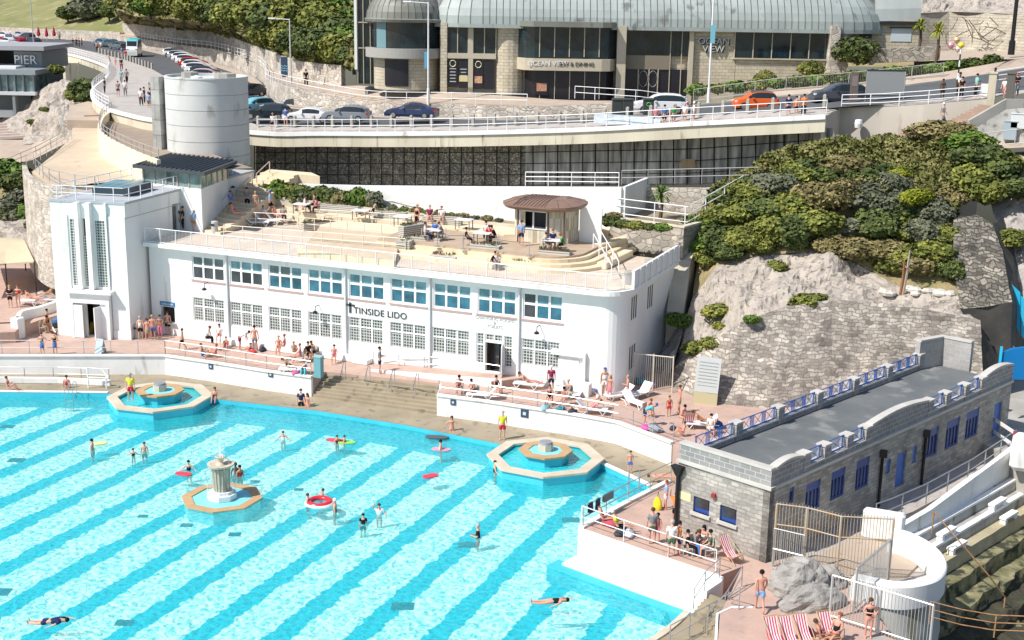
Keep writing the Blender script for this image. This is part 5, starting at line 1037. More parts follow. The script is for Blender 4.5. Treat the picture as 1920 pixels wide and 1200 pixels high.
ww=[Y(1549,217,26.2),Y(1577,203,30.6),Y(1654,201,31),Y(1733,196,31.2),Y(1852,186,32)]
m=MB();m.wall([Vector((p.x,p.y,8))-o for p in ww],[p.z-8 for p in ww],.3,.5);m.build('wall_face',mottled('pale_render',(.60,.55,.47),(.52,.48,.41),.4,.85,c3=(.42,.37,.3),s3=1,t3=.63,streak=2),t)
railing('railing',[p+Vector((0,.1,.02))for p in ww[1:]],'white three-bar railing on top of the large pale stair wall',1.0,rails=(1.,.66,.33),step=2.1,r=.035)
m=MB();p=Y(1610,232,30.2);t=thing('wall_lamp','round white bulkhead lamp on the pale rendered stair wall','lamp',tuple(p));m.lathe((0,0,0),[(0,-.35),(.28,-.3),(.32,0),(.28,.3),(0,.35)],12);m.build('body',M_WHITE,t)
M_BSTEP=mottled('brown_steps',(.38,.27,.21),(.31,.22,.17),1,.85)
def flight(name,lab,a0,a1,b0,b1,n):
 t=thing('stairs',lab,'steps',tuple(a0));o=Vector(t.location);m=MB()
 for k in range(n):
  p0,p1=a0.lerp(b0,k/n),a1.lerp(b1,k/n);q0,q1=a0.lerp(b0,(k+1)/n),a1.lerp(b1,(k+1)/n);z=lerp(a0.z,b0.z,(k+1)/n)
  m.prism([(p0.x-o.x,p0.y-o.y),(p1.x-o.x,p1.y-o.y),(q1.x-o.x,q1.y-o.y),(q0.x-o.x,q0.y-o.y)],-2.5,z-o.z)
 m.build('tread',M_BSTEP,t);return t
a0,a1=Y(1768,234,30.3),Y(1815,238,28.2);b0,b1=Y(1842,196,31.6),Y(1885,198,29.5)
flight('up','upper flight of brown steps climbing to the road beside the grey wall',a0,a1,b0,b1,9)
c0_,c1_=Y(1640,272,30.2),Y(1650,285,28.6);d0_,d1_=Y(1712,240,30.4),Y(1735,248,28.6)
flight('low','lower flight of brown steps half hidden by shrubs below the pale wall',c0_,c1_,d0_,d1_,8)
t=thing('landing','pale stair landing between the two flights of brown steps','landing',tuple(d0_));o=Vector(t.location);MB().prism([((p-o).x,(p-o).y)for p in(d0_,d1_,a1,a0)],-3,0).build('slab',M_PATH,t)
t=thing('stringer_wall','dark grey sloping stair parapet beside the upper brown steps','wall',tuple(a1));o=Vector(t.location)
MB().wall([a1-o+Vector((0,0,-3)),b1-o+Vector((0,0,-3)),b1-o+Vector((1.2,.3,-3))],3.5,.35).build('wall_body',M_GREYC,t)
t=thing('grey_wall','stained grey rendered wall with cabinets at the far right below the steps','wall',tuple(Y(1880,265,27.8)));o=Vector(t.location)
wg=[Y(1812,262,28),Y(1880,268,27.5),Y(1990,270,26.5)];tg_=[Y(1812,250,28).z,Y(1880,205,27.5).z,Y(1990,195,26.5).z]
MB().wall([p-o for p in wg],[tg_[i]-wg[i].z for i in range(3)],.3).build('wall_face',mottled('stained_render',(.48,.47,.44),(.32,.31,.29),.9,.9,c3=(.16,.15,.14),s3=1.8,t3=.57),t)
for i,(px,py,w,h,c)in enumerate([(1893,262,.9,1.3,(.35,.42,.46)),(1908,240,1.0,1.0,(.62,.64,.64))]):
 p=Y(px,py,27);q=thing('cabinet',['blue grey metal cabinet standing before the stained wall at far right','white metal cabinet mounted on the stained wall at far right'][i],'cabinet',tuple(p));MB().bb(-w/2,-.25,0,w/2,.25,h).build('body',plain(c,.5),q,bevel=.03);MB().bb(-w/2-.03,-.29,h,w/2+.03,.29,h+.05).build('lid',plain(c,.5),q)
railing('railing',[Y(1735,272,26.5),Y(1800,283,26),Y(1920,270,25.5),Y(1990,262,25)],'long thin grey railing along the cliff-top path at far right',1.1,rails=(1.,.1),step=3.2,r=.03,mat=plain((.42,.42,.40),.5))
strip([Y(1735,285,26),Y(1850,280,25),Y(2000,272,24.5)],[Y(1735,275,28),Y(1850,266,28),Y(2000,262,27)],'cliff_path',M_PATH,20)
for(x,y,Yy,w,h,lab)in((1858,186,31.8,.55,1.9,'cream square gate pier at the top of the brown steps'),(1892,190,30.2,.55,2.0,'dark square gate pier at the top of the brown steps')):
 p=Y(x,y,Yy);q=thing('gate_pier',lab,'pillar',tuple(p));MB().bb(-w/2,-w/2,-.5,w/2,w/2,h).build('shaft',M_CREAM if x<1870 else plain((.12,.11,.10),.8),q);MB().bb(-w/2-.06,-w/2-.06,h,w/2+.06,w/2+.06,h+.12).build('cap',M_CREAM if x<1870 else plain((.12,.11,.10),.8),q)
railing('railing',[Y(1862,160,36),Y(1990,142,38)],'white three-bar railing across the road at the far right',1.1,rails=(1.,.66,.33),step=2.2,r=.035)
sheet([[DP(-60,430,125),DP(40,520,118),DP(108,520,112)],[DP(-60,360,140),DP(40,440,130),DP(105,450,122)],[DP(-60,320,150),DP(30,360,142),DP(62,400,136)],[DP(-60,290,165),DP(20,320,152),DP(55,325,146)]],'bank',M_SCRUB,8,amp=.8,freq=.35)
sheet([[DP(-40,520,117),DP(50,545,112),DP(112,560,108)],[DP(-40,440,121),DP(50,450,118),DP(112,470,112)],[DP(-40,400,128),DP(50,410,126),DP(112,420,118)]],'shore_rock',M_ROCK,9,amp=.9,freq=.5)
m=MB();m.grid([[DP(-90,330,160),DP(0,312,165),DP(60,300,168),DP(130,265,172)],[DP(-90,280,180),DP(0,262,184),DP(60,262,184),DP(125,235,184)]]);m.build('shore_path',M_PATH,kind='structure')
sheet([[DP(-90,300,178),DP(20,275,180),DP(70,268,180),DP(125,262,174),DP(150,252,166)],[DP(-90,235,195),DP(10,235,195),DP(75,212,190),DP(120,190,186),DP(160,200,178)],[DP(-90,215,205),DP(10,215,205),DP(85,165,200),DP(125,150,196),DP(165,165,186)]],'shore_rocks',M_ROCK,9,amp=1.5,freq=.3)
sheet([[DP(140,225,172),DP(178,222,160)],[DP(135,195,182),DP(180,185,168)],[DP(140,172,192),DP(200,172,178)]],'shore_bank',M_SCRUB,7,amp=1,freq=.3)
t=thing('shore_steps','broad pinkish stone steps among the shoreline rocks at far left','steps',tuple(DP(30,250,188)));o=Vector(t.location);m=MB()
for k in range(6):m.wall([DP(-30,262-k*5,186+k*1.2)-o,DP(55,258-k*5,186+k*1.2)-o],.35,1.6)
m.build('tread',mottled('pink_stone',(.50,.41,.36),(.42,.34,.3),.6,.9),t)
railing('railing',[DP(-20,330,158),DP(30,308,162),DP(75,288,166),DP(122,262,170)],'pale railing along the shore path below the rocks at far left',1.1,rails=(1.,.5),step=3,r=.035,mat=plain((.5,.46,.36),.6))
railing('railing',[DP(115,245,172),DP(122,212,176),DP(150,208,176),DP(172,208,172)],'grey railing on the small upper path under the promenade at left',1.1,rails=(1.,.66,.33),step=2.4,r=.035,mat=plain((.45,.47,.47),.6))
t=thing('promenade_abutment','big cream concrete abutment carrying the far left promenade','wall',tuple(DP(110,160,205)));o=Vector(t.location)
m=MB();q=[E_[2]+Vector((.2,-.4,0)),E_[3]+Vector((0,-.4,0)),E_[4]+Vector((-3.5,-.5,0))]
m.wall([Vector((p.x,p.y,3.0))-o for p in q],[p.z-4.0 for p in q],2.2,.4);m.build('wall_face',M_CREAM,t)
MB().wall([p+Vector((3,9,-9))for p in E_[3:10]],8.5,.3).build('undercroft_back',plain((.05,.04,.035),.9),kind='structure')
BOo=Vector(DP(60,215,205));t=thing('pier_cafe','dark grey two-level seafront cafe with glass balcony at the far left','building',tuple(BOo));M_CAF=plain((.13,.15,.16),.6);M_CAF2=plain((.22,.25,.27),.6)
def dq(m,x0,y0,x1,y1,d0,d1):
 a,b=DP(x0,y1,d0),DP(x1,y1,d0);zt=DP((x0+x1)/2,y0,d0).z;w=Vector((-OU.y,OU.x,0))*(d1-d0)*1.0
 P=[Vector((p.x,p.y,z))-BOo for z in(min(a.z,b.z),zt)for p in(a,b,b+w,a+w)]
 return m.add(P,[[3,2,1,0],[4,5,6,7],[0,1,5,4],[1,2,6,5],[2,3,7,6],[3,0,4,7]])
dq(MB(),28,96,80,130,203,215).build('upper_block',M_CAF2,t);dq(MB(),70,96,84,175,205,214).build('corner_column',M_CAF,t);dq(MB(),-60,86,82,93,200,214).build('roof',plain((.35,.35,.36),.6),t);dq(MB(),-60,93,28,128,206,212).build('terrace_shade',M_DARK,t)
dq(MB(),-60,124,30,132,199,206).build('upper_balcony',M_RAILW,t);dq(MB(),-60,131,66,139,196,206).build('glass_roof',plain((.30,.34,.36),.3),t);dq(MB(),-60,139,64,172,197,204).build('glass_front',glassmat('cafe_glass',(.16,.22,.22),.15),t)
for x in(0,14,29,45,64):dq(MB(),x-1,139,x+1,173,196.6,197.2).build('mullion',M_CAF,t)
dq(MB(),-60,172,66,177,196,205).build('floor_edge',plain((.6,.62,.62),.5),t);dq(MB(),-60,177,60,212,200,206).build('lower_wall',M_CAF,t);dq(MB(),26,177,31,224,197,198.5).build('post',M_CAF2,t);dq(MB(),-60,206,28,219,199,203).build('base_wall',M_WHITE2,t);dq(MB(),-60,96,-5,124,202,203).build('guests_screen',M_BROWNGL,t)
txt('PIER',1.9,M_RAILW,t,DP(48,120,202.6)-BOo,(math.pi/2,0,ry),.05)
MB().prism([xy(G(*p,.8))for p in[(-120,630),(28,622),(40,612),(75,600),(112,590),(112,470),(-120,470)]],-.5,.8).build('upper_left_terrace',M_PINK,kind='structure')
t=thing('terrace_steps','short flight of pinkish steps at the left edge joining two terrace levels','steps',tuple(G(0,635,0)));o=Vector(t.location);m=MB();a,b=G(-60,642,0),G(36,634,0);c,d=G(30,604,.8),G(-60,606,.8)
for k in range(5):p0,p1=a.lerp(d,k/5),b.lerp(c,k/5);m.prism([((p-o).x,(p-o).y)for p in(p0,p1,Vector((c.x,c.y,0)),Vector((d.x,d.y,0)))],.002+.16*k,.16*(k+1))
m.build('tread',mottled('pink_step',(.40,.25,.21),(.34,.21,.18),1,.85),t)
t=thing('curved_parapet','curved cream parapet wall rising from the steps towards the tower','wall',tuple(G(35,634,0)));o=Vector(t.location);cw2=[G(36,634,0),G(44,620,0),G(75,612,0),G(110,600,0)]
MB().wall([p-o for p in smooth_line(cw2,4)],1.5,.35,0).build('wall_body',M_WHITE2,t,bevel=.05);MB().bb(-.35,-.35,0,.35,.35,1.5).build('end_pier',M_WHITE2,t,bevel=.05)
t=thing('canopy','sand coloured stretched fabric canopy at the left edge over a shaded terrace','canopy',tuple(G(20,520,.8)));o=Vector(t.location);zc=3.5
fab=[[G(-60,500,zc),G(10,494,zc-.2),G(64,490,zc)],[G(-60,470,zc+.5),G(10,468,zc+.35),G(54,468,zc+.3)],[G(-60,444,zc+.2),G(10,446,zc+.1),G(44,448,zc)]]
m=MB();m.grid([[p-o for p in r]for r in fab]);m.grid([[p-o-Vector((0,0,.12))for p in r]for r in fab]);m.grid([[p-o for p in fab[0]],[p-o-Vector((0,0,.12))for p in fab[0]]]);m.build('fabric',mottled('sand_fabric',(.60,.52,.36),(.54,.46,.31),.4,.8),t)
for p in(fab[0][2],fab[0][1],fab[2][2]):MB().tube([Vector((p.x,p.y,.8))-o,p-o],.05,6).build('pole',M_DARK,t)
V_=Vector;M_PALEROCK=mottled('bleached_rock',(.62,.58,.52),(.45,.42,.37),1.5,.9)
LM=[leafmat('leaf_dark',(.03,.045,.014),(.075,.10,.028),(.16,.19,.05)),leafmat('leaf_olive',(.06,.075,.016),(.15,.17,.035),(.30,.29,.06)),leafmat('leaf_fresh',(.045,.085,.015),(.10,.17,.028),(.21,.28,.05)),leafmat('leaf_grey',(.06,.07,.04),(.12,.13,.08),(.20,.20,.13)),leafmat('leaf_brown',(.09,.08,.03),(.19,.16,.065),(.32,.27,.12)),leafmat('leaf_yellow',(.10,.13,.01),(.24,.26,.02),(.42,.42,.05))]
M_STEM=plain((.10,.07,.045),.9)
def leafmesh(name,n,seed,mat,leaf=.13,lump=.5,squash=.8):
 rn=random.Random(seed);v,f=[],[];lumps=[Vector((rn.gauss(0,1),rn.gauss(0,1),abs(rn.gauss(0,1)))).normalized()for _ in range(9)]
 for _ in range(n):
  d=Vector((rn.gauss(0,1),rn.gauss(0,1),rn.gauss(0.25,.9))).normalized()
  bump=max((d.dot(q)-.62)for q in lumps);r=(.66+lump*max(0,bump)*2.2+rn.uniform(-.22,.06))*(1 if rn.random()>.12 else rn.uniform(.4,1.12))
  p=Vector((d.x*r,d.y*r,d.z*r*squash));s=leaf*rn.uniform(.5,1.25)
  a=Vector((rn.gauss(0,1),rn.gauss(0,1),rn.gauss(0,1))).normalized();nn_=(d+a*.8).normalized();u=nn_.cross(a).normalized();w=nn_.cross(u)
  k=len(v);v+=[p-u*s-w*s*.5,p+u*s*.9-w*s*.3,p+u*s*.3+w*s*.9,p-u*s*.6+w*s*.5];f.append([k,k+1,k+2,k+3])
 me=bpy.data.meshes.new(name);me.from_pydata([tuple(q)for q in v],[],f);me.materials.append(mat);me.update();return me
LEAF={}
def leafy(kind,var,n=2300,leaf=.095):
 k=(kind,var,n)
 if k not in LEAF:LEAF[k]=leafmesh('foliage',n,kind*31+var*7+n,LM[kind],leaf)
 return LEAF[k]
STEMM=None
def shrub(p,r,kind,lab,grp,sq=.8,n=2300,leaf=.095,name='shrub',cat='shrub'):
 global STEMM
 t=thing(name,lab,cat,tuple(p),R_.uniform(0,6.28),grp);f=link('foliage',leafy(kind,R_.randrange(4),n,leaf),t);f.scale=(r*R_.uniform(.95,1.4),r*R_.uniform(.95,1.3),r*sq*R_.uniform(.85,1.15));f.location=(0,0,r*sq*.3)
 if STEMM is None:
  m=MB()
  for k in range(4):m.tube([(0,0,-.3),(.15*math.cos(k*1.6),.15*math.sin(k*1.6),.2),(.4*math.cos(k*1.6),.4*math.sin(k*1.6),.6)],[.05,.04,.015],5)
  s_=m.build('stems',M_STEM,t);STEMM=s_.data
 else:s_=link('stems',STEMM,t)
 s_.scale=(r,r,r);return t
ORD=['first','second','third','fourth','fifth','sixth','seventh','eighth','ninth','tenth','eleventh','twelfth','thirteenth','fourteenth','fifteenth','sixteenth']
KN=['dark green','olive green','fresh green','grey green','brownish','yellow green']
def cover(rows,n,mat,name,s0=.22,hgt=.5,skip=0):
 m=MB();R=len(rows)-1-skip;C=len(rows[0])-1
 for _ in range(n):
  i,j,a,b=R_.randrange(R)+skip,R_.randrange(C),R_.random(),R_.random();p=rows[i][j].lerp(rows[i][j+1],a).lerp(rows[i+1][j].lerp(rows[i+1][j+1],a),b);q=MN.noise(p*.35)
  if q<-.28 and R_.random()<.85:continue
  p=p+Vector((0,-R_.uniform(0,hgt*.4),R_.uniform(-.05,hgt*(1+q))));s=s0*R_.uniform(.5,1.2);d=Vector((R_.gauss(0,1),R_.gauss(-.4,1),R_.gauss(.8,1))).normalized();u=d.cross(Vector((R_.gauss(0,1),0,1))).normalized();w=d.cross(u)
  m.add([p-u*s-w*s*.4,p+u*s-w*s*.5,p+u*s*.2+w*s,p-u*s*.6+w*s*.5],[[0,1,2,3]])
 o=m.build(name,mat,None,'low tangled '+name.replace('_',' ')+' between the shrubs','ground cover',kind='stuff')
def onsheet(rows,px,py):
 """nearest sheet vertex to a photo position"""
 best=None
 for r in rows:
  for p in r:
   d=np.array(p)-CAM;z=d@C_F;x,y=960+F_PX*(d@C_R)/z,600-F_PX*(d@C_U)/z;e=(x-px)**2+(y-py)**2
   if best is None or e<best[0]:best=(e,p)
 return best[1]
def shrubrow(rows,rowname,pts,grp,place):
 for i,(px,py,r,k)in enumerate(pts):
  shrub(onsheet(rows,px,py)+Vector((0,-.2,-.1)),r,k,'%s shrub %s, %s from the left in the %s row'%(KN[k],place,ORD[i],rowname),grp)
cg='shrubs covering the cliff'
shrubrow(VR,'top',[(1345,378,1.1,2),(1385,366,1.1,2),(1420,358,1.2,0),(1455,345,1.1,1),(1495,332,1.2,2),(1530,328,1.2,1),(1570,320,1.3,0),(1610,322,1.1,0),(1650,326,1.0,0),(1690,334,.9,1)],cg,'on the cliff')
shrubrow(VR,'upper middle',[(1330,395,1.3,1),(1370,380,1.6,0),(1410,370,1.7,1),(1450,355,1.8,3),(1495,345,1.8,1),(1535,335,1.8,0),(1580,330,1.8,4),(1625,335,1.6,0),(1665,350,1.4,3)],cg,'on the cliff')
shrubrow(VR,'middle',[(1320,430,1.4,2),(1355,420,1.6,1),(1400,412,1.8,1),(1440,400,1.8,0),(1485,395,1.8,1),(1530,385,1.7,4),(1575,380,1.7,4),(1620,385,1.6,3),(1665,390,1.6,3),(1705,400,1.6,0),(1745,410,1.5,3)],cg,'on the cliff')
shrubrow(VR,'lower middle',[(1315,465,1.2,2),(1350,455,1.4,0),(1395,450,1.6,1),(1440,445,1.6,1),(1490,440,1.6,0),(1540,430,1.6,1),(1590,430,1.5,3),(1640,435,1.6,0),(1690,440,1.6,1),(1735,445,1.5,3),(1775,450,1.4,1)],cg,'on the cliff')
shrubrow(VR,'lowest',[(1330,490,1.0,1),(1365,480,1.2,0),(1430,468,1.0,1),(1500,465,1.1,0),(1560,462,1.2,4),(1610,470,1.5,4),(1650,485,1.7,4),(1690,490,1.6,1),(1725,500,1.5,4),(1750,490,1.4,1),(1780,505,1.2,0)],cg,'on the cliff')
for px,py,r,k,lab in[(1452,503,.9,1,'small isolated round green shrub on the bare pale rock face'),(1348,585,1.1,1,'olive shrub clinging low on the rock left of the wall'),(1408,598,.6,2,'small green tuft on the rock just above the wall'),(1520,566,1.1,1,'flat olive shrub growing on the top edge of the leaning wall'),(1310,655,1.0,1,'green tuft at the foot of the rock beside the yard gate'),(1340,642,.8,1,'olive tuft next to the sloping foot of the leaning wall'),(1272,600,1.0,2,'fresh green bush in the dark gap beside the concrete chute'),(1268,690,.5,2,'tiny green plant on the rock near the yard gate'),(1350,612,.6,1,'little olive tuft below the isolated rock shrub')]:
 d=onsheet(RR_+WR[-3:]if px>1280 else RR_[:],px,py)if px>1280 else Y(px,py,8)
 shrub(d+Vector((0,-.1,-.25)),r*.9,k,lab,'scattered plants on the rock',n=900,leaf=.14)
for px,py,yy,r,k,lab in[(1718,380,16.5,1.0,5,'bright yellow green bush standing out among dark cliff shrubs'),(1682,335,20,.8,5,'small yellow flowering clump above the grey scrub on the cliff'),(1812,280,24.5,1.5,2,'bright green windswept tree at the top right of the cliff'),(1840,310,22.5,1.9,0,'dark shrub below the bright green windswept tree'),(1870,330,22,1.7,0,'dark olive shrub near the right edge above the buttress'),(1830,350,21,1.8,1,'olive shrub just above the top of the stone buttress'),(1850,372,20,1.5,1,'broad olive bush overhanging the stone buttress'),(1910,365,20,1.4,0,'dark shrub at the right picture edge above the rock'),(1760,265,26,1.8,4,'dry straw coloured bush below the walker on the brown steps'),(1790,262,26,1.5,4,'dry brown bush right beside the brown steps'),(1898,455,17,1.0,1,'olive shrub on the dark rock right of the buttress'),(1885,320,22.5,1.3,1,'olive shrub beside the far right cliff railing'),(1780,380,19,1.1,4,'small brown bush low on the dry grass slope')]:
 shrub(Y(px,py,yy),r,k,lab,None,n=1600,leaf=.11)
for i,(x0,y0,x1,y1,c)in enumerate([(1688,552,1696,488,(.3,.13,.06)),(1692,552,1706,470,(.42,.37,.3))]):
 a=Y(x0,y0,10.8);b=Y(x1,y1,10.2);t=thing('bare_trunk',['reddish bare leaning trunk at the foot of the cliff scrub','pale bare leaning trunk beside the reddish one'][i],'trunk',tuple(a));MB().tube([(0,0,-.3),(b-a)*.5+V_((.05,0,0)),b-a],[.12,.1,.05],6).build('stem',plain(c,.9),t);MB().tube([(b-a)*.6,(b-a)*.6+V_((.3,-.1,.5))],[.05,.02],4).build('branch',plain(c,.9),t)
for i,(px,py,r)in enumerate([(1705,540,.45),(1722,528,.5),(1738,536,.4),(1745,545,.5),(1765,535,.55),(1778,548,.4),(1660,548,.6),(1715,552,.35)]):
 t=thing('limestone_rock','bleached limestone rock on the ledge above the leaning wall, %s from the left'%['second','fourth','fifth','sixth','seventh','last','first','third'][i],'rock',tuple(onsheet(RR_,px,py)),i*1.3,'bleached rocks on the ledge');m=MB();m.lathe((0,0,0),[(0,-r*.4),(r*.9,-r*.2),(r,.1*r),(r*.6,r*.45),(0,r*.5)],8);m.v=[tuple(V_(q)*(1+.4*MN.noise(V_(q)*1.9+V_((i,0,0)))))for q in m.v];m.build('stone',M_PALEROCK,t)
M_MIX=leafmat('leaf_mixed',(.07,.07,.02),(.14,.15,.04),(.30,.26,.11));cover(VR,44000,M_MIX,'cliff_undergrowth',.14,.9,7);cover(HR,22000,M_MIX,'hillside_undergrowth',.4,1.8)
def tree(p,r,kind,lab,grp,h=1.2,n=2300,leaf=.095):
 t=thing('tree',lab,'tree',tuple(p),R_.uniform(0,6.28),grp);m=MB();m.tube([(0,0,-.6),(.1,0,h*.5),(0,.1,h*1.1),(0.1,.1,h+r*.6)],[.22,.18,.13,.05],7)
 for k in range(4):a=k*1.6;m.tube([(0,0,h*.8),(r*.3*math.cos(a),r*.3*math.sin(a),h+r*.3),(r*.6*math.cos(a),r*.6*math.sin(a),h+r*.5)],[.09,.06,.02],5)
 m.build('trunk',M_STEM,t);f=link('crown',leafy(kind,R_.randrange(4),n,leaf),t);f.location=(0,0,h+r*.4);f.scale=(r*1.35,r*1.35,r*1.1);return t
hg='trees and shrubs on the hillside'
hp={'top':[(255,8,3.2,0),(285,2,3,1),(320,0,3,2),(360,0,3.2,1),(400,2,3,0),(440,0,3,1),(480,4,3.2,1),(525,2,3,4),(570,5,3,2),(612,8,2.8,1),(648,4,2.6,2)],
  'upper':[(250,28,2.4,0),(282,28,2.4,2),(318,25,2.6,1),(355,28,2.8,1),(392,25,3.2,0),(430,25,2.9,0),(468,30,3.0,1),(512,30,2.8,4),(555,40,3,1),(598,42,2.8,0),(640,40,2.6,2),(662,60,1.8,2)],
  'middle':[(340,40,1.8,1),(372,42,2.2,1),(410,48,2.6,0),(448,55,2.6,1),(488,60,2.8,1),(525,66,2.8,0),(562,72,2.8,1),(602,78,2.7,1),(638,88,2.4,0),(660,96,1.9,2)],
  'lowest':[(462,78,1.6,0),(500,88,2.2,1),(535,98,2.3,1),(572,105,2.3,0),(608,116,2.2,0),(640,128,2.0,1),(660,138,1.5,0)]}
for rn_,pts in hp.items():
 for i,(px,py,r,k)in enumerate(pts):tree(onsheet(HR,px,py),r,k,'%s tree on the wooded hillside, %s from the left in the %s row'%(KN[k],ORD[i],rn_),hg,h=.6)
for px,py,d,r,k,lab in[(170,36,300,3.6,3,'tall grey green conical tree standing on the far lawn'),(128,38,302,2.0,0,'dark squat bush left of the conical tree on the lawn'),(205,34,290,2.2,0,'dark low bush right of the conical tree on the lawn'),(222,28,290,2.4,1,'dry olive bush at the right end of the far lawn'),(240,36,280,2.6,2,'fresh green rounded tree where the lawn meets the hillside'),(85,8,380,3.8,2,'bright green hedge clump at the top of the lawn'),(108,6,378,3.5,0,'dark green hedge clump behind the parked silver car'),(150,4,370,3.5,0,'dark green hedge clump at the top right of the lawn'),(190,2,360,2.5,1,'olive hedge clump below the white columns on the lawn')]:
 tr=tree(DP(px,py,d),r,k,lab,None,h=.5)
 if px==170:tr.children[1].scale=(r*.95,r*.95,r*1.9);tr.children[1].location=(0,0,r*1.1)
for px,py,d,r,k,lab in[(105,135,200,1.2,1,'green bush against the cream promenade abutment'),(158,175,178,2.0,0,'dark shrub under the left promenade arch'),(140,185,180,1.6,1,'olive shrub right of the shoreline rocks'),(170,190,170,1.8,0,'dark green shrub beside the small upper path'),(12,335,146,2.2,2,'bright green bush at the left edge below the shore path'),(28,350,143,1.8,0,'dark bush beside the bright green bush at the left edge'),(20,395,133,1.6,3,'grey green shrub on the bank left of the bastion wall'),(45,380,134,1.5,3,'grey green shrub close to the rounded bastion wall'),(60,410,126,1.4,2,'fresh green shrub at the foot of the bastion wall'),(88,415,118,1.2,2,'green bush between the bastion wall and the tower'),(70,432,119,1.2,3,'grey green bush low on the bank beside the tower'),(35,415,126,1.3,3,'pale grey shrub above the rocks by the canopy'),(10,420,126,1.4,0,'dark shrub at the left edge above the canopy'),(83,208,186,.7,1,'small tuft in a cleft of the shoreline rocks'),(60,232,186,.7,1,'small tuft low on the shoreline rocks')]:
 shrub(DP(px,py,d),r,k,lab,None,n=900,leaf=.15)
for i in range(17):
 x=lerp(500,700,i/16);k=[0,0,2,0,1,0,0,3,0,2,0,4,0,0,2,0,3][i];shrub(Y(x,366+(i%2)*4+(x-500)*.1,13.5),.7+.25*(i%3)/2,k,'%s planting bed shrub against the white wall, %s from the left'%(KN[k],(ORD+['seventeenth'])[i]),'shrubs in the planting bed',n=700,leaf=.16,sq=1.1)
for i in range(11):
 x=lerp(712,935,i/10);k=[3,3,2,4,2,1,2,4,3,4,3][i];shrub(Y(x,388+(x-700)*.12,13.3),.36+.12*(i%2),k,'low %s plant along the planter edge before the white wall, %s from the left'%(KN[k],ORD[i]),'low plants along the planter edge',n=300,leaf=.22,sq=.7)
for i,(x,y,r,k)in enumerate([(1140,420,.6,0),(1165,425,.6,0),(1190,428,.6,1),(1215,430,.5,0),(1240,432,.6,2),(1150,410,.5,4)]):shrub(G(x,y,8.8),r,k,'%s plant in the bed above the rubble wall, %s along'%(KN[k],ORD[i]),'plants above the rubble wall',n=400,leaf=.2)
for i in range(16):
 x=lerp(1310,1860,i/15);yb=np.interp(x,[1300,1450,1600,1765,1880],[170,158,145,128,112])+6;p=Y(x,yb,np.interp(x,[1300,1450,1600,1765,1880],[39.5,42,44,47,50]));k=[2,1,2,1,2,0,2,0,0,2,2,0,2,2,0,0][i]
 shrub(p,1.0,k,'%s hedge plant on the verge behind the grey fence, %s from the left'%(KN[k],ORD[i]),'hedge plants on the verge',n=800,leaf=.16,sq=.7)
for px,py,r,k,lab in[(1432,152,1.1,1,'round olive bush before the cream block wall of the bar'),(1517,138,1.4,1,'larger round yellow green bush beside the stone pier'),(1608,110,2.0,0,'dark green leafy bush right of the stone pier')]:shrub(OV(px,py,2.5),r,k,lab,None,n=1200)
def palm(p,h,r,lab):
 t=thing('palm_tree',lab,'palm',tuple(p));MB().tube([(0,0,-.3),(.1,0,h*.5),(0,0,h)],[.16,.12,.14],7).build('trunk',M_STEM,t);m=MB()
 for k in range(46):
  a=R_.uniform(0,6.28);e=R_.uniform(-.5,1.3);L=r*R_.uniform(.8,1.1);d=Vector((math.cos(a)*math.cos(e),math.sin(a)*math.cos(e),math.sin(e)));w=Vector((-math.sin(a),math.cos(a),0))*.09;b=Vector((0,0,h));q1=b+d*L*.6;q2=b+d*L+Vector((0,0,-L*.25));m.quad(b-w*.4,b+w*.4,q1+w,q1-w);m.add([q1-w,q1+w,q2],[[0,1,2]])
 m.build('fronds',LM[5]if h>2 else LM[2],t)
palm(OV(1755,112,3.5),2.6,1.3,'palm with yellow green crown behind the verge hedge');palm(Y(1238,405,16),1.6,1.1,'small palm against the pale rubble wall above the roof terrace');palm(OV(1722,100,0),2.5,1.1,'dark shaded palm at the right corner of the bar')
# ================================================================ stone building, bastion, shore steps at lower right
SA,SB_,SC=Vector((45.55,-20.6,0)),Vector((40.75,-19.2,0)),Vector((54.25,2.0,0));se=(SC-SA).normalized();sf=(SB_-SA).normalized();SL_=(SC-SA).length;sf=Vector((-se.y,se.x,0));SBw=5.0
SB_=SA+sf*SBw;SD=SC+sf*SBw;sn=-sf
sb=thing('stone_building','long low grey stone building with blue windows and flat dark roof','building',tuple(SA));SO=Vector(SA)
M_ASH=blocks('grey_block_parapet',(.30,.29,.28),(.24,.235,.23),(.48,.47,.45),.55,.24,msize=.02,noise=.15)
M_STO=blocks('squared_rubble',(.27,.25,.225),(.46,.425,.38),(.34,.315,.28),.44,.19,msize=.02,bump=.03,warp=.22,noise=.35,msmooth=.4)
M_CAPS=mottled('pale_coping',(.56,.53,.49),(.47,.45,.41),1,.8);M_BLUE=plain((.02,.06,.26),.45);M_BLUE2=plain((.03,.12,.42),.4)
LF=lambda u,d,z:se*u+sf*d+Vector((0,0,z))
FF=lambda u,d,z:sf*u+se*d+Vector((0,0,z))
def on_long(px,py):
 d=Vector(ray(px,py));c=Vector(CAM);P=c+d*((SA-c).dot(sn)/d.dot(sn));return(P-SA).dot(se),P.z
def on_front(px,py):
 d=Vector(ray(px,py));c=Vector(CAM);P=c+d*((SA-c).dot(se)/d.dot(se));return(P-SA).dot(sf),P.z
ZC=3.45
lw_=[]
for(x,yt,yb,wd_)in[(1522,905,957,1.25),(1569,882,934,1.25),(1615,862,915,1.25),(1743,806,856,1.5),(1783,788,838,1.5),(1820,771,820,1.5)]:
 u,z0=on_long(x,yb);_,z1=on_long(x,yt);lw_.append((u-wd_/2,u+wd_/2,z0,min(z1,ZC-.15)))
u,z0=on_long(1483,943);lw_.append((u-.2,u+.2,z0,z0+.75))
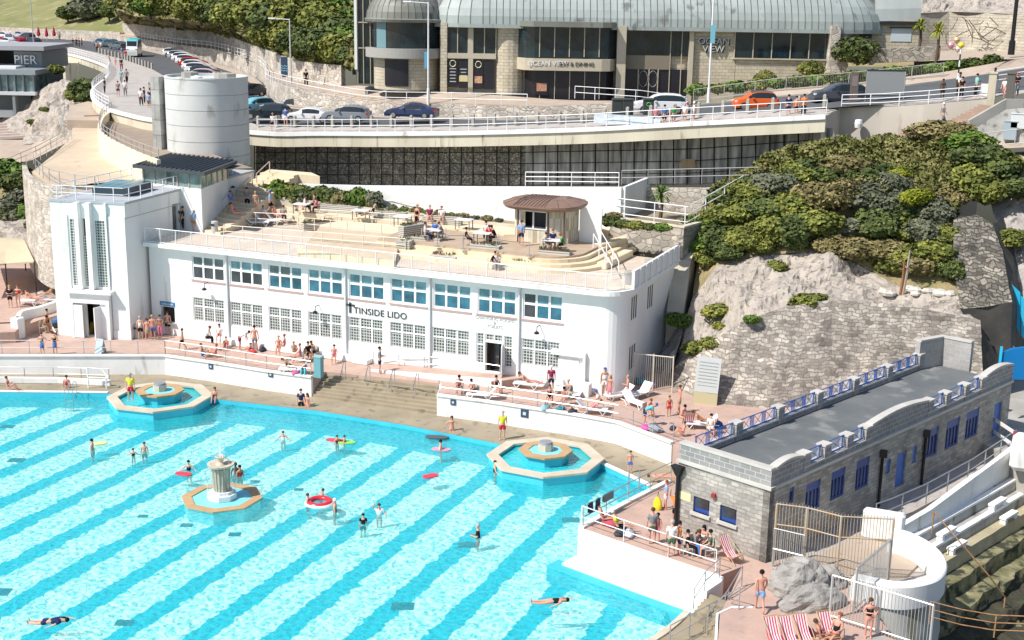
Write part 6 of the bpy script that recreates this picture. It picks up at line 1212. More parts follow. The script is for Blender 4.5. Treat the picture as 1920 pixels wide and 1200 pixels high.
du,dz=on_long(1686,912);dz1=on_long(1686,850)[1];door=(du-.5,du+.5,max(dz,.02),dz1)
eu,ez=on_long(1866,818);ed=(eu-.5,eu+.5,max(ez,.02),on_long(1866,758)[1])
nw=[]
for x,yb,yt in((1664,888,862),(1713,868,838)):u,z0=on_long(x,yb);nw.append((u-.22,u+.22,z0,on_long(x,yt)[1]))
fw=[]
for x,yb,yt in((1314,965,938),(1364,982,952)):u,z0=on_front(x,yb);fw.append((u-.45,u+.45,z0+.05,z0+.8))
m=MB();holed(m,(0,SL_),(0,ZC),lw_+[door,ed]+nw,LF,.35);m.build('long_wall',M_STO,sb)
m=MB();holed(m,(0,SBw),(0,ZC),fw,lambda u,d,z:FF(u,d,z),.35);q=lambda a,b:m.quad(Vector((a.x,a.y,0))-SO,Vector((b.x,b.y,0))-SO,Vector((b.x,b.y,ZC))-SO,Vector((a.x,a.y,ZC))-SO);q(SB_,SD);q(SD,SC)
m.build('wall',M_STO,sb)
def lbox(m,u0,u1,d0,d1,z0,z1,F=LF):
 return m.add([F(u0,d0,z0),F(u1,d0,z0),F(u1,d1,z0),F(u0,d1,z0),F(u0,d0,z1),F(u1,d0,z1),F(u1,d1,z1),F(u0,d1,z1)],[[3,2,1,0],[4,5,6,7],[0,1,5,4],[1,2,6,5],[2,3,7,6],[3,0,4,7]]if F is LF else[[0,1,2,3],[7,6,5,4],[4,5,1,0],[5,6,2,1],[6,7,3,2],[7,4,0,3]])
for i,(u0,u1,z0,z1)in enumerate(lw_):
 w=MB();f=.09;h=z1-z0
 for b_ in((u0,u0+f,z0,z1),(u1-f,u1,z0,z1),(u0+f,u1-f,z1-h*.3,z1),(u0+f,u1-f,z0,z0+f)):lbox(w,b_[0],b_[1],.05,.17,b_[2],b_[3])
 if u1-u0>1:
  for k in(1,2,3):x=lerp(u0,u1,k/4);lbox(w,x-.05,x+.05,.06,.16,z0+f,z1-h*.3)
 fr=w.build('window',M_BLUE,sb);g=MB();lbox(g,u0+.02,u1-.02,.12,.15,z0+.02,z1-.02);g.build('pane',glassmat('dull_pane',(.10,.11,.11),.2)if i==0 else bpy.data.materials['dull_pane'],fr)
for(u0,u1,z0,z1)in nw:w=MB();lbox(w,u0,u1,.06,.12,z0,z1);w.build('shutter',M_BLUE2,sb)
def dooro(d,arch):
 n=8;pts=[(d[0],d[2]),(d[1],d[2]),(d[1],d[3]-.45)]+([((d[0]+d[1])/2+(d[1]-d[0])/2*math.cos(math.pi*k/n),d[3]-.45+.45*math.sin(math.pi*k/n))for k in range(1,n)]if arch else[(d[1],d[3]),(d[0],d[3])])+[(d[0],d[3]-.45)]
 m=MB();m.add([LF(u,.1,z)for u,z in pts],[list(range(len(pts)))]);return m.build('door',M_BLUE2,sb)
dooro(door,True);dooro(ed,False);w=MB();lbox(w,door[0]-.1,door[1]+.1,.12,.3,0,door[3]+.1);w.build('door_recess',M_STO,sb)
for(u0,u1,z0,z1)in fw:
 w=MB();lbox(w,u0,u1,.1,.16,z0,z1,FF);fr=w.build('window',M_BLUE,sb);g=MB();lbox(g,u0+.1,u1-.1,.06,.1,z0+.25,z1-.06,FF);g.build('pane',M_BROWNGL,fr);g=MB();lbox(g,u0-.1,u1+.1,-.12,.1,z0-.14,z0,FF);g.build('sill',M_CAPS,fr)
w=MB();lbox(w,-.08,SL_+.05,-.09,.3,ZC,ZC+.14);lbox(w,-.08,SBw+.08,-.09,.3,ZC,ZC+.14,FF)if False else None;w.build('cornice',M_CAPS,sb)
w=MB();w.add([FF(0-.09,-.09,ZC+.001),FF(SBw+.09,-.09,ZC+.001),FF(SBw+.09,.3,ZC+.001),FF(-.09,.3,ZC+.001),FF(-.09,-.09,ZC+.141),FF(SBw+.09,-.09,ZC+.141),FF(SBw+.09,.3,ZC+.141),FF(-.09,.3,ZC+.141)],[[0,1,2,3],[7,6,5,4],[4,5,1,0],[5,6,2,1],[6,7,3,2],[7,4,0,3]]);w.build('cornice',M_CAPS,sb)
w=MB();w.prism([xy(LF(.3,.3,0)),xy(LF(SL_-.2,.3,0)),xy(LF(SL_-.2,SBw-.3,0)),xy(LF(.3,SBw-.3,0))],ZC-.1,ZC+.1);w.build('flat_roof',mottled('dark_roof_felt',(.11,.12,.125),(.16,.17,.17),.35,.75,c3=(.22,.225,.22),s3=.7,t3=.56),sb)
ZP=4.43
def solid(u0,u1,d,z0,zz,hump=0,F=LF,th=.34,nm='parapet'):
 m=MB();n=10;us=[lerp(u0,u1,k/n)for k in range(n+1)];zs_=[zz+hump*math.sin(math.pi*k/n)for k in range(n+1)]
 m.v=[tuple(F(u,dd,z))for u,zt in zip(us,zs_)for dd in(d,d+th)for z in(z0,zt)]
 for k in range(n):a=k*4;b=a+4;m.f+=[[a,b,b+1,a+1],[a+2,a+3,b+3,b+2],[a+1,b+1,b+3,a+3]]
 m.f+=[[0,1,3,2],[n*4,n*4+2,n*4+3,n*4+1]];m.mi=[0]*len(m.f);m.build(nm,M_ASH,sb)
 c=MB();c.v=[tuple(F(u,dd,z))for u,zt in zip(us,zs_)for dd in(d-.03,d+th+.03)for z in(zt+.002,zt+.11)];c.f=[g for k in range(n)for g in([k*4,k*4+4,k*4+5,k*4+1],[k*4+2,k*4+3,k*4+7,k*4+6],[k*4+1,k*4+5,k*4+7,k*4+3])]+[[0,1,3,2],[n*4,n*4+2,n*4+3,n*4+1]];c.mi=[0]*len(c.f);c.build('coping',M_CAPS,sb)
solid(.0,SBw,.0,ZC+.14,ZP-.1,0,FF)
def xrail(u0,u1,d,n,F=LF,z0=ZC+.42):
 m=MB();z1=z0+.62;P=lambda u,z:F(u,d+.17,z)
 m.tube([P(u0,z1),P(u1,z1)],.03,4);m.tube([P(u0,z0+.04),P(u1,z0+.04)],.03,4)
 for k in range(n):
  a,b=lerp(u0,u1,k/n),lerp(u0,u1,(k+1)/n)
  for x in(a+.05,b-.05,a+.14,b-.14):m.tube([P(x,z0),P(x,z1)],.02,4)
  m.tube([P(a+.14,z0),P(b-.14,z1)],.016,4);m.tube([P(b-.14,z0),P(a+.14,z1)],.016,4)
 m.build('balustrade',M_BLUE2,sb)
def piers(us,d,F=LF):
 for u in us:
  m=MB();lbox(m,u-.27,u+.27,d-.03,d+.4,ZC+.14,ZP-.02,F);m.build('parapet_pier',M_ASH,sb);m=MB();lbox(m,u-.31,u+.31,d-.07,d+.44,ZP-.02,ZP+.07,F);m.build('pier_cap',M_CAPS,sb)
ul=lambda x,y:on_long(x,y)[0]
h1=2.6;g1=ul(1628,815)+.3;g2=ul(1732,750)+.6;g3=ul(1850,700)
solid(.36,h1,0,ZC+.14,ZP-.1,.16);solid(g1,g2,0,ZC+.14,ZP,.22);solid(g3,SL_,0,ZC+.14,ZP,.2)
for(a,b)in((h1,g1),(g2,g3)):
 m=MB();lbox(m,a,b,.0,.34,ZC+.14,ZC+.36);m.build('parapet_base',M_ASH,sb);m=MB();lbox(m,a,b,-.04,.38,ZC+.36,ZC+.42);m.build('coping',M_CAPS,sb)
 us=[a+.27]+[lerp(a,b,k/3)for k in(1,2)]+[b-.27];piers(us,0)
 for p,q_ in zip(us[:-1],us[1:]):xrail(p+.3,q_-.3,0,1)
m=MB();lbox(m,.36,SL_-1.5,SBw-.34,SBw,ZC+.1,ZC+.36);m.build('parapet_base',M_ASH,sb);m=MB();lbox(m,.36,SL_-1.5,SBw-.38,SBw+.04,ZC+.36,ZC+.42);m.build('coping',M_CAPS,sb)
us=[lerp(.6,SL_-1.8,k/6)for k in range(7)];piers(us[1:],SBw-.36)
for p,q_ in zip(us[:-1],us[1:]):xrail(p+.3,q_-.3,SBw-.36,3)
m=MB();hp_=[LF(SL_-1.9,SBw-.1,ZC),LF(SL_+.1,SBw-.6,ZC),LF(SL_+.2,2.6,ZC)];m.wall(hp_,1.75,.34);m.build('high_parapet',blocks('pale_blocks',(.40,.39,.37),(.34,.33,.32),(.5,.48,.45),.6,.26,noise=.15),sb);m=MB();m.wall([p+Vector((0,0,1.75))for p in hp_],.1,.44);m.build('coping',M_CAPS,sb)
for(x,y)in((1272,885),):
 u=on_front(x,940)[0];m=MB();m.tube([FF(u,-.12,.05),FF(u,-.12,2.9)],.1,6);m.add([FF(u-.3,-.35,3.3),FF(u+.3,-.35,3.3),FF(u+.3,0,3.3),FF(u-.3,0,3.3),FF(u-.1,-.2,2.8),FF(u+.1,-.2,2.8),FF(u+.1,0,2.8),FF(u-.1,0,2.8)],[[0,1,2,3],[4,5,1,0],[5,6,2,1],[6,7,3,2],[7,4,0,3]]);m.build('rainwater_pipe',M_BLACK,sb)
for x,y in((1645,930),(1725,900)):u=ul(x,y);m=MB();m.tube([LF(u,-.1,.02),LF(u,-.1,2.7)],.08,6);m.box(LF(u,-.14,2.8),(.35,.25,.35));m.build('rainwater_pipe',M_BLACK,sb)
p=on_front(1284,932);m=MB();m.add([FF(p[0]-.35,-.02,p[1]-.15),FF(p[0]+.35,-.02,p[1]-.15),FF(p[0]+.35,-.02,p[1]+.25),FF(p[0]-.35,-.02,p[1]+.25)],[[3,2,1,0]]);m.build('notice_board',plain((.65,.62,.35),.6),sb);p=on_front(1340,928);MB().box(FF(p[0],-.1,p[1]),(.18,.18,.18)).build('alarm_box',plain((.35,.03,.03),.5),sb)
MB().prism([xy(SA+sn*.01),xy(SC+sn*.01),xy(SC+sn*1.6),xy(SA+sn*1.6+se*8),xy(SA+sn*3.0+se*6),xy(SA+sn*3.3+se*1)],-2.5,.008).build('walkway',M_PAVE,kind='structure')
rp_=[G(1676,992,0),G(1740,958,.15),G(1820,905,.35),G(1905,848,.5)]
t=thing('ramp_parapet','sunlit white ramp parapet running beside the shaded face of the stone building','wall',tuple(rp_[0]));o=Vector(t.location);MB().wall([p-o+Vector((0,0,-1.5))for p in rp_],[1.5,1.6,1.8,2.0],.3).build('wall_body',M_WHITE2,t)
railing('railing',[G(1640,985,0),G(1668,975,0),G(1730,948,.1),G(1820,898,.3),G(1902,842,.45)],'grey railing climbing along the ramp beside the stone building',1.1,step=2.1,r=.03,mat=M_STEEL)
t=thing('block','smooth white rounded concrete block at the right picture edge by the ramp','block',tuple(G(1915,875,.3)));MB().bb(-.6,-1,0,1.6,1.2,1.6).build('body',M_WHITE,t,bevel=.25)
t=thing('barrier','red and white striped barrier planks across the ramp top','barrier',tuple(G(1857,822,.4)));o=Vector(t.location);a,b=G(1857,822,.4)-o,G(1897,850,.5)-o
for i,h in enumerate((.4,1.1)):MB().wall([a+Vector((0,0,h)),b+Vector((0,0,h))],.2,.05).build('plank',M_RAILW,t)
for p in(a,b):m=MB();m.box(p+Vector((0,-.05,.65)),(.1,.1,1.3));m.build('stand',plain((.5,.04,.04),.5),t)
bn=[2.6,3.25,3.9,4.7,5.6,6.7,7.9];bz=[-.55,-1.1,-1.65,-2.3,-3.0,-3.7,-4.4];nm_=['topmost pale','second pale','third, stained yellow','fourth, weed covered','fifth, weed covered','sixth, dark weedy','lowest dark weedy']
M_MOSS=mottled('mossy_weed_steps',(.30,.27,.16),(.12,.12,.05),1.2,.95,bump=.08,bscale=5,c3=(.04,.045,.025),s3=1.5,t3=.5);M_WEED=mottled('black_weedy_rock',(.03,.03,.022),(.06,.055,.03),1.3,.9,bump=.12,bscale=4,c3=(.05,.09,.015),s3=.9,t3=.64)
M_YEL=mottled('yellow_stained',(.46,.41,.27),(.36,.31,.19),1,.9,bump=.02);M_RISE=mottled('weathered_riser',(.45,.44,.41),(.32,.31,.28),.8,.9,c3=(.16,.15,.12),s3=1.4,t3=.58,streak=2)
for i in range(7):
 n0,n1,z=(bn[i-1]if i else 1.5),bn[i],bz[i];t=thing('seating_step',nm_[i]+' step of the long stone seating terraces at lower right','step',tuple(SA+LF(0,-n1,z)),group='seating terrace steps');o=Vector(t.location)-SA
 rg=[0,0,.015,.1,.16,.2,.2][i];us_=[-1+.55*k for k in range(58)];jig=lambda p:p-o+Vector((R_.uniform(-rg,rg),R_.uniform(-rg,rg),R_.uniform(-rg,rg)*.7));m=MB()
 m.grid([[LF(u,-n0+.02,z)-o for u in us_],[jig(LF(u,-n1,z))for u in us_],[jig(LF(u,-n1-.04,z-.35))for u in us_],[LF(u,-n1-.08,z-1.2)-o for u in us_]][::-1]);m.build('tread',M_RISE if i<2 else(M_YEL if i==2 else(M_MOSS if i<5 else M_WEED)),t)
 if i<2:m=MB();m.grid([[LF(u,-n1+.3,z+.006)-o for u in us_],[LF(u,-n1,z+.006)-o for u in us_],[LF(u,-n1-.012,z-.1)-o for u in us_]][::-1]);m.build('nosing',M_WHITE2,t)
sheet([[SA+LF(-6,-7.8,-4.6),SA+LF(34,-7.8,-4.6)],[SA+LF(-8,-12,-5.6),SA+LF(34,-14,-5.6)],[SA+LF(-14,-24,-6.5),SA+LF(34,-30,-6.5)]],'foreshore',M_WEED,16,amp=.7,freq=.8)
for i,(a,z)in enumerate([((1775,994),bz[1]+.35),((1871,939),bz[1]+.35),((1795,1020),bz[2]+.35),((1892,964),bz[2]+.35)]):
 p=G(*a,z);t=thing('concrete_bench','pale concrete bench block on the '+['second pale step near the bastion','second pale step near the right edge','stained yellow step near the bastion','stained yellow step near the right edge'][i],'bench',(p.x,p.y,z-.35),math.atan2(se.y,se.x),'bench blocks on the terraces');MB().bb(-.75,-.18,.25,.75,.18,.36).build('slab',M_WHITE2,t);MB().bb(-.7,-.15,0,-.45,.15,.25).build('support',M_WHITE2,t);MB().bb(.45,-.15,0,.7,.15,.25).build('support',M_WHITE2,t)
for i in range(30):
 px,py=R_.uniform(1780,1915),R_.uniform(1060,1190)
 if py<1010+(1920-px)*.6:continue
 r=R_.uniform(.3,.8);t=thing('boulder','weedy foreshore boulder, '+(ORD*3)[i]+' of the scatter below the steps'+(' on the seaward side' if i>15 else ''),'rock',tuple(G(px,py,-4.1-(py-1060)*.004)),R_.uniform(0,6),'boulders on the dark foreshore')
 v=[];m=MB();m.lathe((0,0,0),[(0,-r*.5),(r*.8,-r*.3),(r,.1*r),(r*.7,r*.5),(0,r*.62)],9);m.v=[tuple(Vector(q)*(1+.35*MN.noise(Vector(q)*1.7+Vector((i,0,0)))))for q in m.v];m.build('stone',M_MOSS if i%3 else M_WEED,t)
railing('handrail',[G(1747,1000,-.3),G(1800,1062,-1.6),G(1850,1120,-3),G(1880,1160,-4.2)],'long rusty brown handrail descending the seating terraces into the dark foreshore',1.1,rails=(1.,),step=4.2,r=.035,mat=M_RUST,cat='handrail')
bc_=G(1692,1040,.2);pts=[G(x,y,1.0)for x,y in[(1668,992),(1700,1000),(1735,1018),(1757,1040),(1762,1062),(1748,1082),(1715,1092),(1680,1094),(1645,1088),(1600,1078)]]
t=thing('round_bastion','white rounded sea bastion with thick curved parapet at lower right','wall',tuple(bc_));o=Vector(t.location);sm=smooth_line(pts,5)
m=MB();m.wall([Vector((p.x,p.y,-.1))-o for p in sm],1.1,.6,.0);m.build('parapet',M_WHITE,t,bevel=.06)
m=MB();cen=sum(pts,Vector())/len(pts)
def outr(k):return[Vector((cen.x+(p.x-cen.x)*k,cen.y+(p.y-cen.y)*k,0))for p in sm]
R0=outr(1.08);R1=outr(1.14);R2=outr(1.2);R3=outr(1.02);m.grid([[Vector((p.x,p.y,z))-o for p in rr]for rr,z in((R3,-6),(R3,-3.2),(R1,-3.0),(R2,-1.9),(R1,-1.2),(R0,-.1),(R0,.6))]);m.build('outer_face',mottled('sea_stained_concrete',(.50,.50,.47),(.34,.34,.31),.6,.9,c3=(.24,.22,.15),s3=1.2,t3=.58,streak=2),t,smooth=True)
MB().prism([xy(p-o)for p in sm],-5,-.1-o.z+.0).build('floor',M_PAVE,t);q=G(1652,1012,0)-o;MB().bb(q.x-.9,q.y-.25,0-o.z,q.x+1.0,q.y+.25,1.45-o.z).build('end_block',M_WHITE,t,bevel=.12)
MB().prism([xy(G(*p,0))for p in[(1500,1062),(1640,985),(1700,1000),(1740,1040),(1700,1080),(1590,1080)]],-2,.012).build('bastion_path',M_PATH,kind='structure')
def palisade(pts,h,lab,mat,topmat,gap=.13,mid=None,z0=0.0):
 P=[Vector(p)for p in pts];t=thing('palisade_fence',lab,'fence',tuple(P[0]));o=Vector(t.location);m=MB();L=sum((P[i+1]-P[i]).length for i in range(len(P)-1))
 for q in resample(P,int(L/gap)):m.tube([q-o+Vector((0,0,.08)),q-o+Vector((0,0,h+.12))],.014,4)
 m.build('bars',mat,t);rl=[h,.2]+([mid]if mid else[])
 for z in rl:MB().tube([p-o+Vector((0,0,z))for p in P],.035,5).build('rail',topmat,t)
 for p in P:MB().tube([p-o,p-o+Vector((0,0,h))],.055,6).build('post',topmat,t)
 return t
M_GALV=plain((.50,.51,.50),.4,.3);M_RUSTY=mottled('rusty_galvanised',(.46,.30,.15),(.42,.38,.32),2.5,.7)
palisade([G(1449,1062,0),G(1505,1070,0),G(1568,1088,0),G(1665,1093,0)],2.95,'tall rusty topped bar fence from the stone building corner to the bastion',M_RUSTY,M_RUSTY,mid=2.0)
g=thing('fence_gate','silver metal gate in the tall rusty fence beside the stone building corner','gate',tuple(G(1447,1068,0)));o=Vector(g.location);q=G(1503,1082,0)-o;m=MB();z=Vector((0,0,1))
m.tube([z*.1,z*1.95,q+z*1.95,q+z*.1,z*.1],.04,5);m.tube([z*1.0,q+z*1.0],.03,5);m.build('frame',M_GALV,g);m=MB()
for k in range(1,15):m.tube([q*(k/15)+z*.1,q*(k/15)+z*1.95],.012,4)
m.build('bars',M_GALV,g)
palisade([G(1555,1162,0),G(1645,1190,0),G(1742,1222,0)],1.95,'silver bar fence in the bottom right corner beside the woman in black',M_GALV,M_GALV)
palisade([G(1663,1093,.0),G(1600,1150,0)],2.0,'short cross section of bar fence below the bastion',M_GALV,M_GALV)
railing('railing',[G(1742,1170,-.5),G(1800,1185,-.8),G(1860,1195,-1),G(1990,1200,-1)],'rusty three-bar railing at the bottom right corner',1.0,rails=(1.,.66,.33),step=2.2,r=.03,mat=M_RUST)
M_BOUL=mottled('grey_boulder',(.37,.35,.32),(.26,.245,.225),1.2,.9,bump=.09,bscale=4,c3=(.17,.16,.15),s3=2.2,t3=.6)
def bigrock(p,sx,sy,sz,rz,seed,lab):
 bpy.ops.mesh.primitive_ico_sphere_add(subdivisions=5,radius=1,location=(0,0,0))if False else None
 n=40;m=MB();rows=[]
 m.lathe((0,0,0),[(math.sin(math.pi*k/24),-math.cos(math.pi*k/24))for k in range(25)],40)
 out=[]
 for v in m.v:
  v=Vector(v);d=v.normalized()if v.length>0 else v;s_=1+.2*MN.fractal(d*1.1+Vector((seed,0,0)),1.1,2.2,3);s_=round(s_*9)/9*.5+s_*.5;c_=1-.3*max(0,MN.noise(d*2.3+Vector((0,seed,0))));q=d*s_*c_;q=Vector((q.x*sx,q.y*sy,max(-.25,q.z)*sz));out.append(tuple(q))
 m.v=out;t=thing('boulder',lab,'rock',tuple(p),rz,'large boulders on the sun terrace');return m.build('stone',M_BOUL,t)
bigrock(G(1500,1108,0)+Vector((0,0,.25)),1.3,.95,1.25,.5,3.3,'large angular grey boulder beside the palisade gate');bigrock(G(1518,1130,0)+Vector((.1,-.3,.1)),1.5,.7,.85,.75,8.1,'long low grey boulder in front of the large angular one');bigrock(G(1548,1095,0),.9,.7,.9,.2,12.4,'smaller dark cracked boulder behind the bar fence')
MB().prism([xy(G(*p,0))for p in[(1570,1240),(1640,1190),(1760,1225),(1760,1400),(1500,1400)]],-3,.01).build('viewing_platform',M_GREYC,kind='structure')
# ================================================================ people
import bmesh
def skin(name,pts,edges,rad,sub=1):
 bm=bmesh.new();ly=bm.verts.layers.skin.verify();vs=[]
 for i,p in enumerate(pts):
  v=bm.verts.new(p);r=rad[i];v[ly].radius=(r if isinstance(r,tuple)else(r,r));v[ly].use_root=(i==0);vs.append(v)
 for a,b in edges:bm.edges.new((vs[a],vs[b]))
 me=bpy.data.meshes.new(name);bm.to_mesh(me);bm.free();o=bpy.data.objects.new(name,me);COL.objects.link(o)
 o.modifiers.new('s','SKIN').use_smooth_shade=True;m=o.modifiers.new('u','SUBSURF');m.levels=m.render_levels=sub
 r=bpy.data.meshes.new_from_object(o.evaluated_get(bpy.context.evaluated_depsgraph_get()));bpy.data.objects.remove(o);r.name=name;r.materials.clear();r.materials.append(None);return r
V=Vector
BASE=dict(pel=(0,0,.95),spi=(0,.0,1.13),che=(0,0,1.35),nec=(0,0,1.50),hd=(0,.02,1.60),ht=(0,.01,1.70),sL=(-.18,0,1.42),sR=(.18,0,1.42),eL=(-.235,-.02,1.14),eR=(.235,-.02,1.14),wL=(-.25,.05,.90),wR=(.25,.05,.90),hL=(-.1,0,.90),hR=(.1,0,.90),kL=(-.11,.02,.50),kR=(.11,.02,.50),aL=(-.11,-.02,.08),aR=(.11,-.02,.08))
def ov_(**k):d=dict(BASE);d.update(k);return d
def shift(d,keys,v):
 for k in keys:d[k]=tuple(V(d[k])+V(v))
 return d
UP=['pel','spi','che','nec','hd','ht','sL','sR','eL','eR','wL','wR','hL','hR']
def rotp(d,keys,piv,ax,deg):
 M=Matrix.Rotation(math.radians(deg),3,ax)
 for k in keys:d[k]=tuple(M@(V(d[k])-V(piv))+V(piv))
 return d
TOR=['spi','che','nec','hd','ht','sL','sR','eL','eR','wL','wR']
def sitpose(h,lean=0,kz=None,ky=.42,az=None,ay=.44):
 d=dict(BASE);shift(d,UP,(0,0,h-.86));kz=kz or h+.04;az=.08 if az is None else az
 d['kL'],d['kR']=(-.13,ky,kz),(.13,ky,kz);d['aL'],d['aR']=(-.13,ay,az),(.13,ay,az)
 rotp(d,TOR,d['pel'],'X',lean);d['eL']=tuple(V(d['sL'])+V((-.05,.08,-.26)));d['eR']=tuple(V(d['sR'])+V((.05,.08,-.26)));d['wL']=(-.1,ky-.1,kz+.1);d['wR']=(.1,ky-.1,kz+.1)
 e=.22
 for s in 'LR':
  if(V(d['w'+s])-V(d['e'+s])).length>.32:d['w'+s]=tuple(V(d['e'+s])+(V(d['w'+s])-V(d['e'+s])).normalized()*.27)
 return d
POSE={'stand':ov_(kR=(.12,.05,.5),aR=(.14,.05,.08)),'phone':ov_(wL=(-.08,.26,1.16),wR=(.08,.26,1.16),eL=(-.24,.03,1.15),eR=(.24,.03,1.15),hd=(0,.04,1.59)),'hips':ov_(eL=(-.36,-.06,1.2),wL=(-.2,.05,1.0),wR=(.02,.22,1.2),eR=(.27,.04,1.16)),
 'walk':ov_(kL=(-.1,.2,.52),aL=(-.1,.26,.1),kR=(.1,-.02,.5),aR=(.1,-.3,.16),eL=(-.24,-.12,1.16),wL=(-.24,-.16,.92),eR=(.24,.08,1.16),wR=(.23,.22,.96)),
 'wave':ov_(eR=(.36,.05,1.5),wR=(.28,.12,1.76),eL=(-.36,.02,1.2),wL=(-.42,.16,1.05)),'wade':ov_(eL=(-.36,.05,1.22),wL=(-.52,.15,1.1),eR=(.36,.05,1.22),wR=(.5,.2,1.12)),
 'sit':sitpose(.46),'sitf':sitpose(.46,-22),'sitg':sitpose(.13,8,.5,.38,.07,.62),'recl':sitpose(.36,48,.44,.42,.32,.85),'lean':sitpose(.36,22,.46,.42,.3,.8)}
d=rotp(dict(BASE),TOR,BASE['pel'],'X',-62);d['eL']=tuple(V(d['sL'])+V((0,.05,-.27)));d['eR']=tuple(V(d['sR'])+V((0,.05,-.27)));d['wL']=tuple(V(d['eL'])+V((0,.08,-.24)));d['wR']=tuple(V(d['eR'])+V((0,.08,-.24)));POSE['bend']=d
d=rotp(dict(BASE),list(BASE),(0,0,.9),'X',88);shift(d,list(BASE),(0,0,-.52));POSE['lie']=d
d=rotp(ov_(eL=(-.3,.05,1.62),wL=(-.2,.05,1.88),eR=(.3,.05,1.25),wR=(.34,.1,1.0)),list(BASE),(0,0,.9),'X',-84);shift(d,list(BASE),(0,0,-.03));POSE['swim']=d
def bodymesh(P):
 K=['pel','spi','che','nec','hd','ht','sL','sR','eL','eR','wL','wR','hL','hR','kL','kR','aL','aR'];pts=[V(P[k])for k in K];I={k:i for i,k in enumerate(K)}
 rad=[(.145,.11),(.125,.095),(.15,.11),.052,(.078,.09),(.07,.08),.062,.062,.042,.042,.027,.027,.095,.095,.06,.06,.036,.036]
 E=[('pel','spi'),('spi','che'),('che','nec'),('nec','hd'),('hd','ht'),('che','sL'),('che','sR'),('sL','eL'),('sR','eR'),('eL','wL'),('eR','wR'),('pel','hL'),('pel','hR'),('hL','kL'),('hR','kR'),('kL','aL'),('kR','aR')];E=[(I[a],I[b])for a,b in E]
 def add(p,r,par):pts.append(V(p));rad.append(r);E.append((par,len(pts)-1));return len(pts)-1
 hd,ht=V(P['hd']),V(P['ht']);up=(ht-hd).normalized();rt=(V(P['sR'])-V(P['sL'])).normalized();fw=up.cross(rt);add(hd+fw*.1,.016,I['hd'])
 for s,sg in(('L',1),('R',-1)):
  w=V(P['w'+s]);a=(w-V(P['e'+s])).normalized();q=a.cross(fw);q=q.normalized()if q.length>.1 else V((0,1,0));pm_=add(w+a*.075,(.03,.016),I['w'+s])
  for k in range(4):f1=add(w+a*.12+q*(k-1.5)*.019,.009,pm_);add(w+a*(.155+.012*(k in(1,2)))+q*(k-1.5)*.022+fw*.015,.0075,f1)
  add(w+a*.075+q*sg*.04,.009,I['w'+s]);an=V(P['a'+s]);sh=(an-V(P['k'+s])).normalized();td_=fw-sh*fw.dot(sh)if abs(sh.z)>.5 else V((0,0,1));add(an+sh*.05+td_.normalized()*.15,(.035,.022),I['a'+s])
 return skin('body',pts,E,rad)
def chain(P,keys,rad,edges,name):return skin(name,[V(P[k])if isinstance(k,str)else k for k in keys],edges,rad)
def mid(P,a,b,t):return V(P[a]).lerp(V(P[b]),t)
def garment(P,kind):
 if kind=='t':return chain(P,['che','spi','pel','sL','sR',mid(P,'sL','eL',.75),mid(P,'sR','eR',.75),mid(P,'che','nec',.5)],[(.172,.132),(.155,.125),(.165,.13),.085,.085,.066,.066,.08],[(0,1),(1,2),(0,3),(0,4),(3,5),(4,6),(0,7)],'shirt')
 if kind in 'vm':return chain(P,['che','spi','pel',mid(P,'che','nec',.6),mid(P,'sL','che',.35),mid(P,'sR','che',.35)],[(.168,.128),(.15,.118),(.165,.13),.06,.07,.07],[(0,1),(1,2),(0,3),(0,4),(0,5)],'vest' if kind=='v' else 'swimsuit')
 if kind=='b':return chain(P,[mid(P,'che','spi',-.02),mid(P,'che','spi',.3)],[(.175,.13),(.165,.125)],[(0,1)],'bikini_top')
 if kind=='s':return chain(P,['pel','hL','hR',mid(P,'hL','kL',.75),mid(P,'hR','kR',.75),mid(P,'pel','spi',.4)],[(.16,.128),.115,.115,.105,.105,(.14,.115)],[(0,1),(0,2),(1,3),(2,4),(0,5)],'shorts')
 if kind=='l':return chain(P,['pel','hL','hR','kL','kR',mid(P,'kL','aL',.9),mid(P,'kR','aR',.9),mid(P,'pel','spi',.4)],[(.16,.128),.115,.115,.085,.085,.062,.062,(.14,.115)],[(0,1),(0,2),(1,3),(2,4),(3,5),(4,6),(0,7)],'trousers')
 if kind=='d':return chain(P,[mid(P,'pel','spi',.3),'pel',(V(P['hL'])+V(P['hR']))/2,(V(P['kL'])+V(P['kR']))/2+V((0,0,.05))],[(.15,.12),(.17,.135),(.18,.15),(.2,.17)],[(0,1),(1,2),(2,3)],'skirt')
 return chain(P,['pel',mid(P,'hL','kL',.12),mid(P,'hR','kR',.12)],[(.158,.125),.108,.108],[(0,1),(0,2)],'briefs')
def hairmesh(P,kind):
 hd,ht=V(P['hd']),V(P['ht']);up=(ht-hd).normalized();rt=(V(P['sR'])-V(P['sL'])).normalized();fw=up.cross(rt);m=MB();M=Matrix((rt,fw,up)).transposed();n=10
 m.lathe((0,0,0),[(.103,-.02),(.104,.03),(.092,.075),(.06,.108),(0,.122)],n);c=ht-up*.02-fw*.012
 if kind=='c':m.lathe((0,0,0),[(.10,.02),(.17,.01),(.1,.035)],n)
 m.v=[tuple(M@V(v)+c)for v in m.v]
 if kind=='L':m.tube([hd-fw*.07+up*.06,hd-fw*.095-up*.06,hd-fw*.1-up*.2,hd-fw*.09-up*.26],[.08,.085,.06,.02],8)
 me=bpy.data.meshes.new('hair');me.from_pydata(m.v,[],m.f);me.materials.append(None);me.update();me.shade_smooth();return me
CACHE={}
